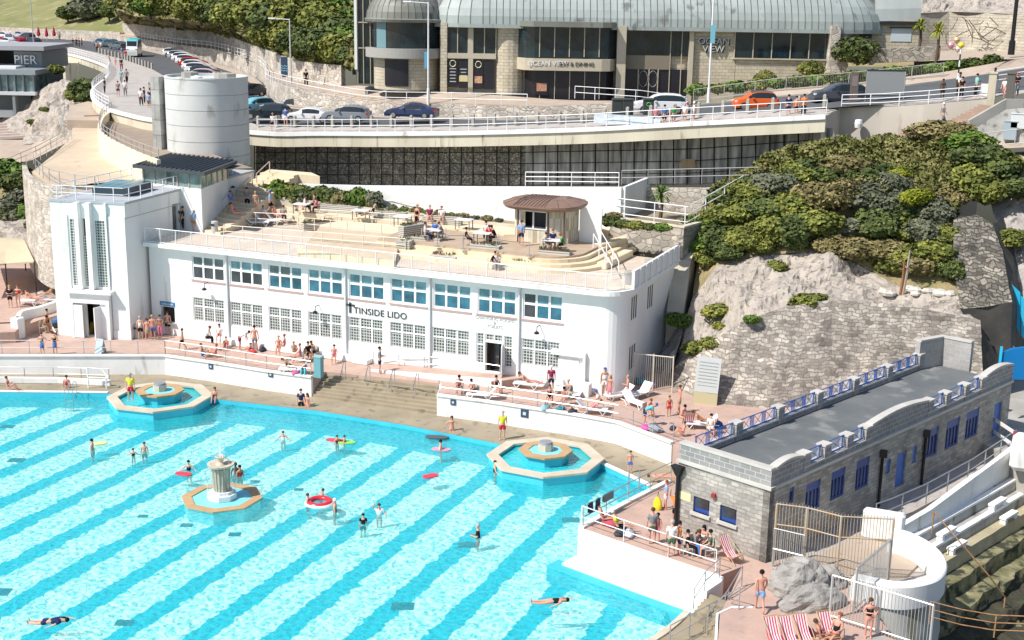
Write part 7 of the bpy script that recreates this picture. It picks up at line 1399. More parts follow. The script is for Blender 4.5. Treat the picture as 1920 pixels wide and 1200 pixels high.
CLR=dict(k=(.015,.015,.018),w=(.78,.78,.77),r=(.55,.03,.04),b=(.06,.18,.5),n=(.02,.03,.09),g=(.03,.30,.08),y=(.75,.70,.04),p=(.7,.2,.32),o=(.75,.22,.04),t=(.1,.45,.5),e=(.22,.23,.25),h=(.35,.29,.2),u=(.25,.45,.75),m=(.25,.03,.1),c=(.2,.7,.65),f=(.08,.14,.09))
SKN=dict(l=(.62,.36,.26),m=(.45,.24,.15),d=(.10,.05,.03),s=(.62,.30,.22));HAIR=dict(k=(.012,.01,.01),b=(.09,.045,.02),y=(.42,.28,.12),g=(.4,.38,.36),r=(.25,.08,.03),w=(.75,.74,.7),p=(.05,.1,.4),R=(.5,.04,.05))
FACE=dict(c=204,a=24,r=-67,l=113,R=-110,L=160)
def sub(t,key,maker,mat):
 if key not in CACHE:CACHE[key]=maker()
 me=CACHE[key];o=link(me.name.split('.')[0],me,t);s=o.material_slots[0];s.link='OBJECT';s.material=mat;return o
def person(px,py,z,pose,face,h,sk,hr,top,bot,lab):
 p=G(px,py,z)if not isinstance(z,V)else z;f=FACE[face]if face in FACE else float(face);t=thing('person',lab,'person',tuple(p),math.radians(f),'people',h/1.75);P=POSE[pose]
 sub(t,(pose,'body'),lambda:bodymesh(P),plain(SKN[sk],.55,spec=.3));hk=hr[1]if len(hr)>1 else 's';sub(t,(pose,'h',hk),lambda:hairmesh(P,hk),plain(HAIR[hr[0]],.8,spec=.2))
 if top!='-':sub(t,(pose,top[0]),lambda:garment(P,top[0]),plain(CLR[top[1]],.85,spec=.15))
 if bot!='-':sub(t,(pose,bot[0]),lambda:garment(P,bot[0]),plain(CLR[bot[1]],.85,spec=.15))
 return t
PEOPLE="""246 752 -.78 stand c 1.8 l gc ty sr|lifeguard in yellow top and red shorts standing on the left cascade rim
942 824 D stand c 1.75 l g ty sr|lifeguard in yellow shirt and red shorts on the pool deck near the right cascade
80 667 T hips c 1.6 l b ve db|woman in grey with blue towel skirt, left one of two by the left railing
104 665 T phone c 1.55 l b vk db|woman in black top and pale blue towel, right one of two by the left railing
20 577 .8 phone c 1.7 l yL tk sk|woman in dark top standing on the far left terrace
35 576 .8 hips c 1.68 l r vr bm|woman in red top standing beside the woman in dark on the far left terrace
60 568 1.15 recl r 1.7 s b - bn|bare sunbather on a lounger on the far left terrace
90 560 1.15 recl l 1.7 m k - bp|tanned sunbather close to the tower on the far left terrace
82 624 T sitf r 1.7 m k - sh|tanned man crouched left of the dark pushchair by the tower
90 620 T stand r 1.6 m k - sk|second tanned person behind the crouched man by the tower
264 637 T stand a 1.7 l g vw sk|elderly person in white leftmost in the hatch queue
277 640 T stand a 1.65 s b - dh|bare backed person in pale shorts second in the hatch queue
287 637 T stand a 1.78 s y - sb|bare backed man in blue shorts third in the hatch queue
301 632 T phone c 1.6 m k bk lp|woman with black hair and pink trousers in the hatch queue
315 628 T stand a 1.75 l b - sk|shirtless man in black shorts right at the serving hatch
343 656 T walk l 1.5 m k - sk|slim boy in black shorts walking alone past the wall bench
387 645 .5 sitf r 1.7 l b tw lk|person in white shirt sitting high on the white wall bench
380 669 T sitg r 1.6 m b ve sb|seated person in grey on the ground by the left white wall
404 670 T sitg l 1.6 s r vp bm|pink skinned person sitting low by the left white wall
412 640 .45 sit c 1.6 l bL tw sr|person with towel over head sitting against the wall bench
424 655 T sitg c 1.5 s b vm br|small person in red beside the wall bench
450 656 T bend r 1.75 l k tw sm|person in white leaning over bags by the wall bench
468 660 T sitg l 1.1 s b vr br|small child in bright red sitting between two adults
478 658 T stand a 1.8 s k - se|broad bare backed man in grey shorts facing the wall
523 664 .4 sit c 1.65 s y bb bn|woman in blue swimwear perched on the wall bench
534 660 .42 sit l 1.6 s r vp bp|person wrapped in a pink towel on the wall bench
552 668 .4 lean a 1.6 l y vh sh|pale haired person sitting among bags on the wall bench
563 680 T sit l 1.7 s r vp bk|person in pink seated at the busy group of bags
578 676 T sit R 1.7 m b tk sk|dark clad person seated in the busy group of bags
590 672 T sitf L 1.7 m b ve lk|person in grey hoodie at the right of the busy group
545 698 T recl r 1.65 m b vk bk|sunbather stretched at the terrace edge left of the pool steps
570 702 T sitg c 1.6 s r vp lt|person in pink and teal beside the steps railing
627 680 T sit c 1.6 s b vp bm|person with pink towel sitting alone at the end of the wall bench
712 700 T phone r 1.78 l k te sn|man in grey shirt standing on one spot reading his phone
16 732 D sitg r 1.6 s b - bk|person sitting on the pool edge at the far left
403 752 -1.0 sitg c 1.5 s bL vk bk|girl sitting on the right shoulder of the left cascade
127 748 -2.0 stand a 1.6 s b vr br|swimmer in red climbing the ladder at the left pool edge
565 778 -1.85 stand c 1.7 l b tn sk|man in navy rash vest standing on the pool steps
577 782 -1.95 stand L 1.55 s bL bp bm|girl in pink bikini standing beside the man in navy
847 828 -1.95 wade c 1.6 s bL bp bm|woman in pink bikini wading near the right pool edge
826 848 P stand r 1.65 s k vw bw|woman in white standing in water holding a pink board
928 888 P wade r 1.65 s k mk bk|woman in black swimsuit wading below the right cascade
531 828 P wade c 1.35 s b vw bw|child in white splashing in the water left of centre
632 834 P wade R 1.2 s b vr br|child on a red float in the upper pool
646 834 P wade l 1.2 s b vg bg|child on a green float in the upper pool
173 846 P stand r 1.6 s k - sk|man leaning on a yellow board in the left of the pool
271 850 P stand c 1.45 s b - sk|boy standing waist deep left of the stone fountain
250 858 P wade a 1.1 s k vk bk|dark haired child low in the water left of the fountain
354 885 P wade c 1.45 l k mk bk|girl in black submerged to the chest beside the fountain
442 892 P stand a 1.65 d k - sr|dark skinned bather in red standing behind the fountain
450 896 P stand R 1.6 m k mr br|bather in red swimsuit standing right behind the fountain
577 948 P stand r 1.45 s b - sk|child standing at the left of the red ring
603 944 -1.95 sitg l 1.4 s b - sr|child riding inside the red and white ring
628 962 P stand l 1.78 s w me bk|white capped bather in dark costume right of the red ring
681 985 P stand c 1.35 l k tk sk|child in black wetsuit standing in mid pool
711 968 P wave c 1.5 s b tw bk|girl in white top with raised arm in mid pool
896 1010 P phone l 1.75 l g tk sr|man in black rash vest standing alone in the right of the pool
1030 1160 -1.62 swim r 1.65 s k mk bk|swimmer in black gliding face down near the bottom of the pool
93 1200 -1.62 swim r 1.7 l k tn sn|swimmer cut off by the bottom picture edge at left
1181 886 D stand c 1.25 s b - sb|boy in blue shorts standing on the deck right of the right cascade
861 738 T sitf c 1.7 s k - sk|bare man seated at a low table above the white wall
889 744 T sitf L 1.6 s k vm sk|person in dark red seated next to the bare man
930 740 T sit R 1.6 s k vk bk|person in black seated at the foot of a white lounger
990 727 .4 recl r 1.75 s b bu bk|sunbather lying on a white lounger before the ramp door
1033 735 T stand a 1.72 m w tm sn|grey haired person in dark red standing between white loungers
1030 758 T sit c 1.6 s b vk sk|person in black seated beside striped bag above the white wall
1062 760 T sitf L 1.65 s k bn bk|sunbathing woman sitting hunched above the white wall
1065 748 T sit L 1.6 l y ve sk|fair haired person seated behind the hunched sunbather
1125 768 T sitf l 1.65 s p tw bp|person in patterned top and blue cap beside a white lounger
1110 776 T recl l 1.6 s r vp bp|pink sunburnt person stretched along the railing
1133 740 T stand c 1.75 m p vw sw|man in cap, white vest and white shorts by the rounded corner
1143 750 T stand L 1.6 s yL bk dp|woman in black top and pink shorts by the rounded corner
1176 752 T phone l 1.65 s y bp bp|woman in pink bikini among the loungers by the yard gate
1208 798 T bend r 1.75 s p tt sn|man in turquoise shirt and blue cap bending over bags
1213 782 T sitf R 1.6 s r vp bm|person in pink hat behind the man in turquoise
1254 780 T stand c 1.25 m b vr sr|small child in bright red standing on open paving
1273 775 T stand l 1.75 s b - sh|tanned bare man standing beside the cliff wall
1276 795 T sitf R 1.65 s k bk bk|woman in deckchair in front of the tanned bare man
1315 800 .3 recl r 1.65 m b vo bo|sunbather in orange lying near the stone building
1280 818 T sitg l 1.5 s b - bk|bare child sitting low by the curved railing end
1332 815 T sit c 1.6 l k tw sw|person in white behind the blue balustrade
1243 905 D lie r 1.7 s b - bn|sunbather lying on a towel on the tan deck by the stone building
1222 1020 T stand a 1.75 s b te sf|man with grey shirt and green shorts seen from behind on the terrace
1232 1018 T stand L 1.45 s b vp sp|child in pink beside the man in grey and green
1248 955 T stand l 1.5 s r tu sw|child in pale blue by the left wall of the stone building
1130 985 T lean r 1.6 s k vr bk|person in colourful towel lounging at the terrace corner
1158 1000 T lean r 1.7 l w ty sk|person in yellow cap reclining by the white railing
1258 1044 T stand a 1.75 l g tw sf|man in white shirt and dark green shorts at the table group
1266 985 T wave L 1.65 m k to sk|woman with raised hand behind the orange shirt
1272 1040 T stand r 1.6 s k to sn|person in orange shirt in the table group
1288 1042 T sit r 1.6 l k tk lk|person in black seated at the left of the table group
1300 1038 T sitf R 1.65 m bL te lb|woman in grey and denim seated in the table group
1318 1035 T sit L 1.65 s kL vw lm|dark haired woman in white top and brown trousers seated
1326 1008 T stand l 1.65 s b vp sp|woman in pink vest standing behind the table group
1341 1016 T stand a 1.7 m wc tr sw|person in red shirt and pale sun hat
1330 1045 T sit l 1.7 l k tf se|person in dark green shirt at the right of the table group
1424 1147 T walk a 1.82 s k - su|bare backed man in light blue shorts walking away
1627 1196 T hips c 1.68 s bL mk bk|woman in black swimsuit with windswept hair by the silver fence
1565 1205 T lean L 1.7 s r vk bk|tanned sunbather in a striped deckchair at the bottom edge
1538 1210 T lean r 1.6 m b mm bk|person in dark red at the bottom edge beside the deckchairs
322 432 R stand c 1.75 l k tk lk|person in black by the terrace door, leftmost of three
334 431 R stand L 1.75 l k tk lk|person in black by the terrace door, middle one
344 431 R stand l 1.75 l b tk lk|person in black by the terrace door, rightmost of three
364 434 R stand a 1.65 l w tu sh|white haired person in striped top near the stairs
433 400 Y8 walk R 1.7 m b tb se|person in blue descending the shaded stairs
464 394 H stand a 1.75 l b te lk|man in grey shirt and black trousers beside the stairs
480 398 H stand c 1.6 l y vh bk|woman in beige standing next to the man in black trousers
507 402 H walk r 1.8 m p tu sk|man in pale blue shirt and black shorts striding right
440 408 Y7 lean r 1.6 s k vr bk|person lying back in red and white at the stair foot
478 417 6.8 lean R 1.6 s r vr bk|person in red on a white lounger at the roof terrace
497 414 6.8 lean R 1.65 l k tw sw|person in white on a lounger of the roof terrace
517 412 6.8 lean R 1.65 s b vp bp|person in pink on a lounger of the roof terrace
531 418 6.8 sitf a 1.75 m b te lk|broad person in grey sitting with back to the pool
555 414 6.8 sit r 1.6 l r te sb|person in lilac sitting at the start of the ramp
568 412 6.8 sit l 1.6 s r vp sb|person in pink sitting opposite the person in lilac
572 398 H sit r 1.65 l b tw lk|person in white at the left table of the seating tier
590 395 H sit l 1.75 l b te lk|man in grey at the left table of the seating tier
597 400 H sitf l 1.6 s r tp lk|woman in salmon at the left table of the seating tier
697 412 H lean l 1.7 l g tk sw|grey haired person in black leaning back on the seating tier
782 428 7.51 stand L 1.72 s y vk lk|blonde person in black standing behind the seated group
806 418 H sit c 1.7 s y tm se|person in dark pink on the seating tier
828 420 H sit c 1.7 s r tw sh|person in cream on the seating tier
797 452 K sit r 1.7 l b tw ln|person in white at the left of the blue and white group
816 446 K sit c 1.6 l b tb sb|person in blue behind the table of the blue and white group
830 450 K sitf l 1.7 l b te se|person in grey at the right of the blue and white group
874 460 K sit r 1.6 l k tk lk|young person in black sitting alone on the platform edge
911 448 K sit c 1.6 l k tw lk|person in white behind the table of the red shirted woman
917 454 K sitf c 1.65 s b tr lk|woman in red shirt at a white table
929 458 K sitf l 1.75 s k tk lk|man in black top right of the woman in red
977 461 K walk a 1.75 s b tu sn|man with orange rucksack walking to the kiosk
921 505 R sitf r 1.6 l k tk le|person in black at the front railing, left of a pair
932 505 R sitf c 1.6 l y tw le|fair haired person in white at the front railing, right of a pair
1023 470 K sit r 1.6 l b te se|person in grey left of the kiosk table
1036 466 K sit c 1.7 s r tn sn|person in navy with orange cap at the kiosk table
1057 472 K sitf l 1.65 s r tg lk|person in bright green at the kiosk table
1003 436 7.9 stand c 1.5 m k tk lk|kiosk worker in black behind the serving hatch
512 246 Y26.5 stand a 1.6 s y tw sk|fair haired person at the white railing right of the drum
536 238 Y27.5 phone a 1.8 l k tb sw|man in blue shirt and white shorts behind the white railing
1229 238 Y26.5 stand a 1.65 l g tp sn|person in pale pink at the railing, leftmost of five
1245 237 Y26.5 stand a 1.68 l k tb sk|person in blue at the railing, second of five
1262 236 Y26.5 stand a 1.68 s g tg se|person in bright green at the railing, third of five
1283 234 Y26.8 stand L 1.7 l g tw se|person in white at the railing, fourth of five
1300 233 Y27.0 stand l 1.75 l w tw se|white haired man in white at the railing, rightmost of five
1477 221 Y27 stand a 1.75 l k tn sn|man in navy leaning at the railing near the orange car
1492 220 Y27 stand a 1.6 s k vo sk|child in orange tones at the railing near the orange car
1506 219 Y27 stand a 1.7 s k to lk|person in orange and black at the right of the trio by the orange car
1766 187 Y31.8 stand c 1.55 d k bk sk|slim dark skinned person at the railing of the stair wall
1797 182 Y33 stand c 1.85 d k tw lk|tall person in white shirt on the uphill pavement
1802 184 Y32.5 stand L 1.6 m k tk lk|person in black in front of the tall person in white
1829 182 Y33.2 stand l 1.75 m k tc lk|person in turquoise shirt near the cream gate pier
1863 170 Y34.5 stand c 1.7 d kL te de|woman in grey dress beyond the cream gate pier
1905 180 Y31.5 phone L 1.7 m R tk le|person with red cap and black jacket by the dark gate pier
1882 185 Y31 walk L 1.5 s y tw bp|child in white and pink at the head of the brown steps
1766 238 Y29.3 walk r 1.78 l w te le|walker with dark rucksack going up the brown steps
222 181 12 stand c 1.7 s k te sn|person in grey and navy shorts strolling on the left promenade
235 180 12 stand a 1.75 l b tw le|person in white top and grey trousers on the left promenade
228 157 12 walk c 1.7 l b tt le|person in teal walking behind on the left promenade
238 157 12 walk a 1.8 m k te lk|person in grey top and black trousers walking behind on the left promenade
228 132 12 stand a 1.8 m k tk lm|person in dark clothes further up the left promenade
229 108 12 stand c 1.75 s b tb se|person in blue near the bollard row on the left promenade
236 113 12 stand a 1.75 s b tr se|person in red beside the turquoise van
205 120 12 walk r 1.6 s b vp sw|slim person in pink at the promenade bend
217 124 12 walk c 1.2 s b vp bp|child at the promenade bend
197 176 12 stand l 1.8 m n2 tn ln|person in navy looking over the left promenade rail
265 199 12 stand a 1.8 l k tw lk|man in white shirt in the group beside the drum
271 195 12 stand r 1.75 l k tn lk|man in navy in the group beside the drum
279 203 12 stand a 1.6 l b tu se|person in pale blue in the group beside the drum
282 198 12 stand c 1.75 l k tk lk|person in black in the group beside the drum
291 200 12 stand l 1.75 l b tm lk|person in dark red rightmost in the group beside the drum
283 178 12 stand a 1.75 l g te le|person in grey half hidden behind the concrete fin
182 97 12 stand a 1.75 s k to lk|person in orange near the parked cars on the far promenade
190 96 12 stand a 1.8 l b tw se|person in white near the parked cars on the far promenade
137 88 11.8 stand c 1.7 m k tk lk|person in black at the left of the far dark group
144 88 11.8 stand c 1.75 m k tn lk|person in navy in the middle of the far dark group
149 89 11.8 stand l 1.75 m k tk lk|person in black second from the right of the far dark group
154 88 11.8 stand l 1.75 m b tn lk|person in navy at the right of the far dark group
112 76 11.7 stand a 1.7 m b te lk|distant person in grey beside the closed red parasols
574 163 Y46 stand a 1.8 m b tk lk|dark clad person standing on the upper footpath by the stone doorway"""
ZC_=dict(T=0.005,D=ZD+.01,P=ZF+.0,R=6.715,K=7.515,H=7.61)
seats=[]
for ln in PEOPLE.split('\n'):
 a,lab=ln.split('|');w=a.split();zt=w[2];px,py=float(w[0]),float(w[1])
 if zt[0]=='Y' and len(zt)>1:z=Y(px,py,float(zt[1:]))
 else:z=ZC_[zt]if zt in ZC_ else float(zt)
 if isinstance(z,float)and z==ZF:
  g=G(px,py-4,ZW);z=Vector((g.x,g.y,ZW-.63*float(w[5])))
 hr=w[7]if w[7][0]in HAIR else 'k'
 if w[3]in('sit','sitf','recl','lean')and zt in('T','R','K','H'):seats.append((px,py,ZC_[zt],w[3],FACE.get(w[4],0),lab))
 person(px,py,z,w[3],w[4],float(w[5]),w[6],hr,w[8],w[9],lab)
# ================================================================ cars
M_TYRE=plain((.02,.02,.02),.8);M_RIM=plain((.35,.36,.37),.35,.6);M_CGL=plain((.02,.03,.035),.08);M_LAMP=plain((.75,.75,.7),.2);M_TAIL=plain((.4,.01,.01),.3)
def car(p,yaw,L,Wd,H,c,lab,kind='hatch',roofc=None):
 t=thing('parked_car',lab,'car',tuple(p),yaw,'cars on the seafront road');w=Wd/2;paint=plain(c,.22,.0,.6)
 if kind=='sedan':X_=[-.5,-.485,-.42,-.34,-.24,-.12,0,.1,.2,.3,.42,.49,.5];Tp=[.5,.68,.70,.72,.9,.98,1,.95,.74,.62,.56,.45,.35]
 elif kind=='van':X_=[-.5,-.49,-.45,-.3,-.15,0,.15,.3,.36,.42,.46,.49,.5];Tp=[.9,.98,1,1,1,1,1,.98,.9,.6,.5,.42,.3]
 else:X_=[-.5,-.485,-.44,-.36,-.24,-.1,.02,.12,.2,.3,.42,.49,.5];Tp=[.5,.66,.82,.95,.99,1,.98,.9,.76,.62,.57,.46,.35]
 zb=.62 if kind!='van' else.5;body,gl=MB(),MB();rows=[]
 for x,tp in zip(X_,Tp):
  zt=tp*H;bl_=min(zt,zb*H);e=1-.12*max(0,abs(x)-.38)/.12;wr=w*e*(.74 if kind!='van' else.9)if zt>bl_+.05 else w*e*.86
  rows.append([V((x*L,s*yy,z))for s,sq in((-1,0),(1,1))for yy,z in([(w*e*.92,.2),(w*e,.42),(w*e*.98,bl_-.03),(wr,zt-.04),(wr*.6,zt)]if s<0 else[(wr*.6,zt),(wr,zt-.04),(w*e*.98,bl_-.03),(w*e,.42),(w*e*.92,.2)])])
 m=body;m.grid([r+[r[0]]for r in rows]);m.add(rows[0],[list(range(9,-1,-1))]);m.add(rows[-1],[list(range(10))]);b=m.build('body',paint,t,bevel=0,smooth=False)
 for i in range(len(rows)-1):
  a,c_=rows[i],rows[i+1];ta,tc=Tp[i]*H,Tp[i+1]*H
  if min(ta,tc)>zb*H+.18:
   for j in(2,6):
    off=V((0,-.012 if j==2 else.012,.004));q=[a[j].lerp(a[j+1],.12),a[j].lerp(a[j+1],.9),c_[j].lerp(c_[j+1],.9),c_[j].lerp(c_[j+1],.12)];gl.quad(*[v+off for v in q])
 fr=[i for i in range(len(Tp)-1)if Tp[i]>zb+.06 and Tp[i+1]<Tp[i]-.05 and X_[i]>0][:2];rr=[i for i in range(len(Tp)-1)if Tp[i+1]>Tp[i]+.05 and X_[i]<-.2 and Tp[i+1]>zb+.1][-2:]
 for i in fr+rr:
  a,c_=rows[i],rows[i+1];n=(c_[4]-a[4]).cross(V((0,1,0)));n=-n.normalized()if n.z>0 else n.normalized();n=V((n.x,0,abs(n.z)))if False else V((.012 if i in fr else-.012,0,.012))
  gl.quad(a[3].lerp(a[6],.06)+n,c_[3].lerp(c_[6],.06)+n,c_[6].lerp(c_[3],.06)+n,a[6].lerp(a[3],.06)+n)
 gl.build('windows',M_CGL,t)
 if roofc:MB().grid([[r[3]+V((0,0,.012)),r[4]+V((0,0,.014)),r[5]+V((0,0,.014)),r[6]+V((0,0,.012))]for r,tp in zip(rows,Tp)if tp>.8]).build('roof_panel',plain(roofc,.3),t)
 for x in(-.31,.31):
  for s in(-1,1):
   m=MB();m.tube([(x*L,s*(w-.2),.32),(x*L,s*(w+.012),.32)],.32,16);wh=m.build('wheel',M_TYRE,t);MB().tube([(x*L,s*(w+.005),.32),(x*L,s*(w+.02),.32)],.2,12).build('rim',M_RIM,wh)
 for s in(-1,1):MB().box((L*.475,s*w*.72,H*.45),(L*.05,w*.35,.13)).build('headlight',M_LAMP,t);MB().box((-L*.487,s*w*.78,H*.55),(L*.03,w*.25,.2)).build('tail_light',M_TAIL,t);MB().box((L*.1,s*(w+.08),H*.63),(.16,.16,.12)).build('wing_mirror',paint,t)
 return t
r_=math.radians;YF=lambda px,py,y:Y(px,py,y)
RD=r_(22)
CARS=[(YF(772,222,31.5),180+10,4.7,1.82,1.42,(.02,.035,.10),'navy blue saloon driving left along the road behind the railing','sedan'),(YF(650,228,30.5),180+14,4.3,1.8,1.5,(.22,.24,.27),'grey hatchback parked right of the white coupe','hatch'),(YF(580,229,30),180+18,4.7,1.9,1.35,(.75,.75,.76),'low white coupe parked between the dark cars and the grey hatchback','sedan'),(G(577,204,12.2),185,4.6,1.85,1.62,(.05,.055,.07),'dark grey crossover facing left beside the stone roadside wall','hatch'),(YF(502,224,31),195,4.4,1.8,1.5,(.012,.02,.03),'dark blue black car next to the drum','hatch'),(G(478,210,12),250,4.2,1.7,1.45,(.16,.42,.5),'pale turquoise blue car half hidden by the drum','hatch'),(G(464,182,12),255,4.3,1.8,1.5,(.015,.02,.05),'dark navy car peeping out from behind the drum','hatch'),(YF(1237,212,31.5),202,4.5,1.85,1.62,(.8,.8,.8),'white crossover parked behind the two waste bins','hatch'),(YF(1415,206,33),206,3.5,1.68,1.55,(.8,.13,.02),'small orange car with grey rear parked beside the uphill fence','hatch'),(YF(1572,193,34.5),208,4.5,1.85,1.6,(.06,.065,.085),'dark grey car climbing the road behind the billboard','hatch')]
for i,(px,py,c,lb)in enumerate([(312,108,(.75,.75,.76),'white'),(322,113,(.4,.42,.46),'silver'),(330,117,(.78,.78,.78),'bright white'),(338,122,(.75,.75,.77),'glossy white'),(346,128,(.5,.03,.03),'red'),(352,133,(.78,.78,.78),'plain white'),(358,139,(.7,.71,.73),'pale silver white'),(366,146,(.05,.05,.07),'black and chrome'),(372,152,(.66,.45,.45),'pinkish')]):
 CARS.append((G(px+18,py-2,12),20,4.3,1.78,1.5,c,'%s car in the parked row above the drum, %s from the far end'%(lb,ORD[i]),'hatch'))
for i,(px,py,c,a)in enumerate([(8,72,(.7,.7,.72),'white car'),(22,66,(.45,.03,.08),'dark red car'),(38,71,(.5,.5,.53),'silver car'),(52,74,(.04,.04,.06),'dark car'),(-6,82,(.5,.03,.05),'bright red car'),(14,84,(.72,.72,.74),'gleaming white car'),(34,83,(.4,.02,.04),'crimson car'),(62,84,(.05,.06,.08),'charcoal car'),(190,86,(.12,.22,.32),'blue car'),(207,88,(.06,.1,.12),'dark teal car'),(222,92,(.1,.14,.16),'dark grey car')]):
 CARS.append((G(px,py,11.7 if px<100 else 12),160,4.3,1.8,1.5,c,a+(' parked at the far left edge of the promenade, %s along' if px<100 else ' parked before the turquoise van, %s along')%ORD[i if px<100 else i-8],'hatch'))
for c in CARS:car(c[0]+Vector((0,0,.02)),r_(c[1]),*c[2:7-1],c[6],c[7])if len(c)==8 and not isinstance(c[5],tuple)else car(c[0]+Vector((0,0,.02)),r_(c[1]),c[2],c[3],c[4],c[5],c[6],c[7],(.07,.075,.09)if 'orange' in c[6]else None)
v=car(G(252,105,12),r_(-60),5.6,2.1,2.9,(.75,.76,.72),'turquoise and white ice cream van parked on the promenade road','van',(.08,.5,.6));v['category']='van';v.name='ice_cream_van';car(DP(128,10,372),r_(20),4.4,1.8,1.5,(.45,.47,.5),'silver car parked among the hedges at the top of the far lawn')
# ================================================================ street furniture
def lamp(p,h,lab,mat=None,arm=True,r=.09,ang=113):
 t=thing('street_lamp',lab,'street lamp',tuple(p),r_(ang));MB().tube([(0,0,-.2),(0,0,1.2),(0,0,1.25),(0,0,h)],[r*1.6,r*1.5,r,r*.7],8).build('post',mat or M_RAILW,t)
 if arm:MB().tube([(0,0,h-.1),(0,1.6,h)],.05,6).build('arm',M_RAILW,t);MB().box((0,1.9,h),(.28,.8,.14)).build('lamp_head',M_RAILW,t,bevel=.04)
 return t
for a in[(G(64,98,12),12,'tall grey lamp post at the far left beside the red parasols',False),(G(330,84,13.8),12,'lamp post rising from the upper footpath before the hillside',False),(G(487,112,13.9),12,'slim lamp post with blue round sign on the upper footpath',False),(G(546,164,13.6),7.3,'grey lamp post with arm pointing left beside the blue banner',True),(OV(803,192,3.5),9,'white lamp post in front of the left rotunda',True),(Y(1328,192,38),13,'white lamp post beside the uphill fence in front of the cream wall',False)]:
 t=lamp(a[0],a[1],a[2],None if 'white' in a[2]else plain((.5,.52,.53),.5),a[3])
t=lamp(DP(1896,99,136),14,'thick black pole at the top right edge',M_BLACK,False,.22)
def banner(p,w,h,z,c,lab,nm='banner',rz=None,cat='banner',pole=True):
 t=thing(nm,lab,cat,tuple(p),ry if rz is None else rz);MB().bb(-w/2,-.03,z,w/2,.03,z+h).build('panel',c if not isinstance(c,tuple)else plain(c,.5),t)
 if pole:MB().tube([(-w/2,0,0),(-w/2,0,z+h)],.04,6).build('post',M_STEEL,t)
 return t
b=banner(G(534,160,13.6),.75,2.2,.9,(.03,.06,.12),'dark blue banner with pale waves beside the arm lamp')
for k in range(3):MB().tube([V((-.35+i*.1,-.04,1.6+k*.25+.06*math.sin(i*1.8)))for i in range(8)],.035,4).build('wave_stripe',plain((.2,.5,.65),.5),b)
banner(G(487,112,13.9)+Vector((.1,-.4,0)),.5,.5,2.1,(.03,.15,.5),'small round edged blue sign on the slim lamp post','road_sign',cat='sign');banner(OV(800,192,3.3),.45,1.5,3.1,(.12,.35,.5),'narrow pale blue banner on the white lamp post at the rotunda',pole=False);banner(Y(1330,192,37.8),.4,1.5,5,(.2,.5,.6),'narrow light blue banner on the white lamp post at the cream wall',pole=False)
t=banner(Y(1657,198,33.5),3.0,1.9,.8,(.30,.31,.31),'blank grey billboard between the road and the white railing','billboard',cat='billboard');MB().tube([(1.5,0,0),(1.5,0,2.7)],.05,6).build('post',M_STEEL,t);m=MB();[m.bb(*q)for q in((-1.55,-.06,.75,1.55,.06,.82),(-1.55,-.06,2.7,1.55,.06,2.78))];m.build('frame',M_DARK,t)
t=thing('sign_pillar','slim brown information pillar left of the grey billboard','sign',tuple(Y(1599,200,33)),ry);MB().bb(-.3,-.08,0,.3,.08,2.7).build('panel',plain((.16,.12,.11),.6),t);MB().bb(-.22,-.1,1.6,.22,-.083,2.4).build('face',plain((.25,.2,.18),.6),t)
for px,lab,gr in((1177,'dark waste bin left of the recycling bin by the promenade',0),(1215,'dark waste bin with green ring by the promenade',1),(1157,'plain dark bin beside the white railing end',0)):
 t=thing('waste_bin',lab,'bin',tuple(Y(px,215,28.6)),ry);MB().bb(-.42,-.35,0,.42,.35,1.15).build('body',plain((.035,.04,.04),.6),t,bevel=.03);MB().bb(-.46,-.4,1.15,.46,.4,1.32).build('lid',plain((.04,.05,.05),.5),t,bevel=.05)
 if gr:MB().tube([V((.18*math.cos(k*.52),-.37,.85+.14*math.sin(k*.52)))for k in range(13)],.03,4).build('green_ring',plain((.1,.5,.1),.5),t)
t=banner(Y(1175,237,26.2),5.4,.75,.15,mottled('banner_cloth',(.72,.74,.76),(.45,.55,.65),1.5),'long pale printed banner tied to the promenade railing',rz=.1,pole=False)
for i,(px,py)in enumerate([(73,75),(88,76),(102,75)]):
 t=thing('closed_parasol',['closed dark red parasol, left of three on the far promenade','closed dark red parasol, middle of three on the far promenade','closed dark red parasol, right of three on the far promenade'][i],'parasol',tuple(G(px,py,11.7)),0,'closed red parasols');MB().tube([(0,0,0),(0,0,2.9)],.04,6).build('pole',M_RAILW,t);MB().lathe((0,0,.8),[(.12,0),(.42,.25),(.34,.8),(.2,1.5),(.03,2.1)],10).build('fabric',plain((.42,.02,.04),.8),t)
t=thing('belisha_beacon','black and white striped pole with yellow globe at the crossing','beacon',tuple(Y(1795,160,40)));m=[MB().tube([(0,0,k*.5),(0,0,k*.5+.5)],.06,8).build('band',M_RAILW if k%2 else M_BLACK,t)for k in range(6)];MB().lathe((0,0,3.2),[(0,-.25),(.2,-.15),(.26,0),(.2,.15),(0,.25)],12).build('globe',plain((.8,.6,.02),.3),t)
for i,(px,py,r,c)in enumerate([(1783,85,.32,(.7,.3,.4)),(1794,75,.3,(.6,.4,.2)),(1796,92,.28,(.75,.55,.6))]):
 t=thing('balloon',['deep pink balloon lowest at left of the bunch','orange balloon at the top of the bunch','pale pink balloon at the right of the bunch'][i],'balloon',tuple(OV(px,py,4)),0,'bunch of balloons');MB().lathe((0,0,0),[(0,-r*1.2),(r*.7,-r*.6),(r,.1*r),(r*.7,r*.75),(0,r)],12).build('balloon_skin',plain(c,.3),t);MB().tube([(0,0,-r*1.2),(.1,0,-r*3)],.008,3).build('string',M_RAILW,t)
